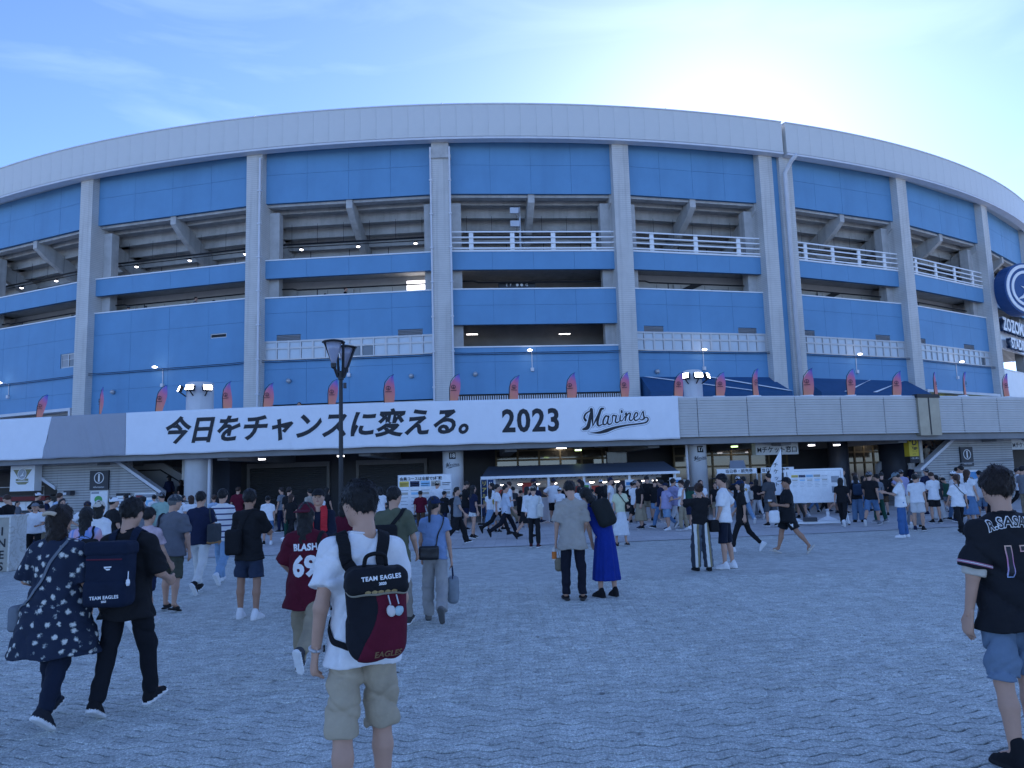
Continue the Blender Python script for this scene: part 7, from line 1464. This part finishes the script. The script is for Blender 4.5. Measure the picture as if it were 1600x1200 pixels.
# ================================================================== THE FAR CROWD
COLS_W = [('white', WH, 13), ('black', BK, 9), ('navy', NV, 4), ('grey', GY, 3), ('pale blue', (.36, .46, .60), 2), ('beige', (.42, .37, .30), 2), ('dark green', (.03, .09, .06), .6), ('brick red', (.30, .06, .04), .5), ('cream', CRM, 2), ('maroon', MR, 1), ('charcoal', (.05, .052, .058), 3), ('lilac', (.36, .34, .52), 1), ('mint', (.30, .44, .38), .5), ('mustard', (.35, .26, .06), .4)]
COLS_B = [('black', BK, 9), ('navy', NV, 4), ('blue denim', JN, 4), ('pale denim', LJ, 3), ('khaki', KH, 3), ('white', (.6, .6, .6), 2), ('grey', GY, 3), ('dark green', (.02, .07, .05), 1), ('brown', (.10, .06, .035), 1)]
CAPC = [('black', BK), ('white', WH), ('navy', NV), ('beige', CRM), ('grey', GY)]
ARCH = [dict(h=1.70, pose='stand', top=('tee', WH), bot=('pants', BK), hair=('short', 'black')), dict(h=1.72, pose='walkL', top=('over', WH), bot=('pants', BK), hair=('short', 'black'), loose=1.3), dict(h=1.70, pose='walkR', top=('tee', WH), bot=('longshorts', BK), hair=('short', 'black'), cap=BK),
 dict(h=1.58, fem=True, pose='stand', top=('blouse', WH), bot=('midi', BK), hair=('long', 'black')), dict(h=1.58, fem=True, pose='bagarm', top=('over', WH), bot=('wide', BK), hair=('pony', 'black')), dict(h=1.60, fem=True, pose='walkL', top=('tee', WH), bot=('slim', BK), hair=('bob', 'black')),
 dict(h=1.68, pose='phone', top=('over', WH), bot=('shorts', BK), hair=('short', 'black')), dict(h=1.69, pose='bagarm', top=('shirt', WH), bot=('pants', BK), hair=('short', 'black'), cap=BK), dict(h=1.56, fem=True, pose='stand', top=('tee', WH), bot=('shorts', BK), hair=('bun', 'darkbrown')),
 dict(h=1.70, w=1.2, pose='akimbo', top=('jersey', WH), bot=('longshorts', BK), hair=('short', 'black'), cap=BK), dict(h=1.57, fem=True, pose='phone', top=('blouse', WH), bot=('skirt', BK), hair=('long', 'black')), dict(h=1.60, fem=True, pose='walkR', top=('long', WH), bot=('maxi', BK), hair=('bob', 'brown'), cap=CRM, bucket=True)]
TN = {'tee': 'T-shirt', 'over': 'loose T-shirt', 'shirt': 'shirt', 'jersey': 'jersey', 'blouse': 'blouse', 'long': 'long-sleeved top'}; BN = {'pants': 'trousers', 'longshorts': 'long shorts', 'midi': 'midi skirt', 'wide': 'wide trousers', 'slim': 'slim trousers', 'shorts': 'shorts', 'skirt': 'skirt', 'maxi': 'long skirt'}
HN = {'short': 'short hair', 'long': 'long hair', 'pony': 'ponytail', 'bob': 'bobbed hair', 'bun': 'hair bun'}
cr_rng = random.Random(21)
def wpick(L): return cr_rng.choices(L, [x[2] for x in L])[0]
taken = [tuple(o.location[:2]) for o in COL.objects if o.name.startswith('person') and o.parent is None]; labels = set(); proto = [None]*len(ARCH); first = [True]*len(ARCH)
for k, a_ in enumerate(ARCH):
    proto[k] = person(a_, (0, 0, 0), 0, .024, 'x')['o']
def crowd(px, depth, heading, where, k=None, z=.01, xy=None, force=None):
    if xy is None:
        d = ray(px, 760); x, y = d.x/d.y*depth, depth
        for t in range(12):
            if all((x-u)**2+(y-v)**2 > .36 for u, v in taken): break
            x += cr_rng.uniform(-.5, .5); y += cr_rng.uniform(-.4, .6)
        else: return
    else: x, y = xy
    taken.append((x, y))
    for t in range(40):
        kk = cr_rng.randrange(len(ARCH)) if k is None else k; a_ = ARCH[kk]; tc_, bc_ = wpick(COLS_W), wpick(COLS_B); cp_ = cr_rng.choice(CAPC) if 'cap' in a_ else None
        if force: tc_ = [c for c in COLS_W if c[0] == force][0]
        lab = 'person in %s %s and %s %s, %s, %s' % (tc_[0], TN[a_['top'][0]], bc_[0], BN[a_['bot'][0]], (cp_[0]+(' hat' if a_.get('bucket') else ' cap')) if cp_ else HN[a_['hair'][0]], where)
        if lab not in labels and len(lab.split()) <= 16: break
    labels.add(lab)
    if first[kk]: o = proto[kk]; first[kk] = False
    else: o = copy_tree(proto[kk])
    tag(o, lab, 'person', 'people in the crowd before the stadium'); o.location = (x, y, z); o.rotation_euler = (0, 0, rad(-heading)); sc = cr_rng.choice((cr_rng.uniform(.94, 1.06), cr_rng.uniform(.94, 1.06), cr_rng.uniform(.80, .94))); o.scale = (sc*cr_rng.uniform(.95, 1.18), sc*cr_rng.uniform(.97, 1.15), sc)
    for ch in o.children:
        n_ = ch.name.split('.')[0]; m_ = None
        if n_ in ('t_shirt', 'shirt', 'jersey', 'blouse', 'long_sleeved_shirt'): m_ = cloth(tc_[1])
        elif n_ in ('trousers', 'wide_trousers', 'shorts', 'skirt'): m_ = cloth(bc_[1])
        elif n_ in ('cap', 'hat'): m_ = cloth(cp_[1])
        elif n_ == 'shoe': m_ = cloth(cr_rng.choice([BK, WH, BK, GY, NV]))
        elif n_ == 'hair': m_ = HAIR[cr_rng.choice(['black', 'black', 'black', 'darkbrown', 'brown'])]
        if m_: ch.material_slots[0].link = 'OBJECT'; ch.material_slots[0].material = m_
    return o
def spread(n, x0, x1, d0, d1, heads, where):
    k = 0
    while k < n:        # people come in little groups
        m_ = cr_rng.choice((1, 1, 2, 2, 3, 4)); cx = cr_rng.uniform(x0, x1); cd = cr_rng.uniform(d0, d1); hd = cr_rng.choice(heads)+cr_rng.uniform(-25, 25)
        for j in range(m_): crowd(cx+cr_rng.uniform(-1, 1)*14*m_, min(d1+.5, cd+cr_rng.uniform(-.5, .5)), hd+cr_rng.uniform(-30, 30), where); k += 1
spread(11, 0, 250, 17, 23, (0, 10, 160, -60), 'beside the stone monument')
spread(13, 0, 280, 24, 33, (0, 90, -90, 180), 'by the information map wall')
spread(12, 270, 560, 24, 32, (0, 0, 90, -90, 180), 'before the roller shutters')
spread(5, 570, 720, 22, 29, (0, 10, -15, 90), 'by the course board')
spread(9, 640, 780, 23, 31, (0, 90, -90, 60), 'near pillar 18')
spread(20, 770, 1060, 29, 31.2, (0, 0, 10, -10), 'at the stall counter')
spread(11, 780, 1070, 24.5, 28.5, (0, 20, 90, -90, 180), 'before the stall queue')
spread(14, 1060, 1240, 24, 32, (0, 0, 90, -90, 170), 'near pillar 17')
spread(9, 1220, 1330, 27, 33, (0, -90, 90), 'behind the wheeled board')
spread(14, 1320, 1480, 22, 30, (0, 0, 20, -30), 'by the dark gate pillar')
spread(11, 1440, 1620, 21, 29, (0, 0, -20, 90), 'by the crowded stairs')
spread(9, 1400, 1620, 29, 33, (0, 180, 90), 'under the information sign')
# people on the right-hand and left-hand stairs (following the treads)
for i, (sx, hd) in enumerate(((-.2, 60), (.5, 60), (1.1, 60), (1.7, 60), (2.2, 60), (.9, 60))):
    kx = int((sx+.6)/.28); zz = max(.17, 2.6-kx*.168); p_ = Matrix.Rotation(rad(20.45), 3, 'Z') @ Vector((-sx, 1.0+.5*(i % 2), 0)); q = wpol(20.45, 75.0)+p_; crowd(0, 0, hd, 'on the gate D stairs', z=zz, xy=(q.x, q.y))
for i, sx in enumerate((.2, 2.3, 2.9)):
    kx = int((sx+.6)/.28); zz = max(.17, 2.6-kx*.168); p_ = Matrix.Rotation(rad(-10.95), 3, 'Z') @ Vector((sx, 1.1, 0)); q = wpol(-10.95, 75.0)+p_; crowd(0, 0, -70, 'on the map wall stairs', z=zz, xy=(q.x, q.y))
q = wpol(-3.95, 75.4); crowd(0, 0, 180, 'behind the slogan banner', k=0, z=DECK-.05, xy=(q.x, q.y), force='white')
q = wpol(-5.4, 75.3); crowd(0, 0, 100, 'behind the slogan banner', k=2, z=DECK-.3, xy=(q.x, q.y))
for th_, w_ in ((-17.8, 1), (-16.6, 1), (-13.4, 1), (-12.3, 0), (-6.0, 1), (-4.9, 1)):
    q = wpol(th_, 64.6); crowd(0, 0, cr_rng.choice((90, 0, -90)), 'in an upper opening', z=11.65, xy=(q.x, q.y))
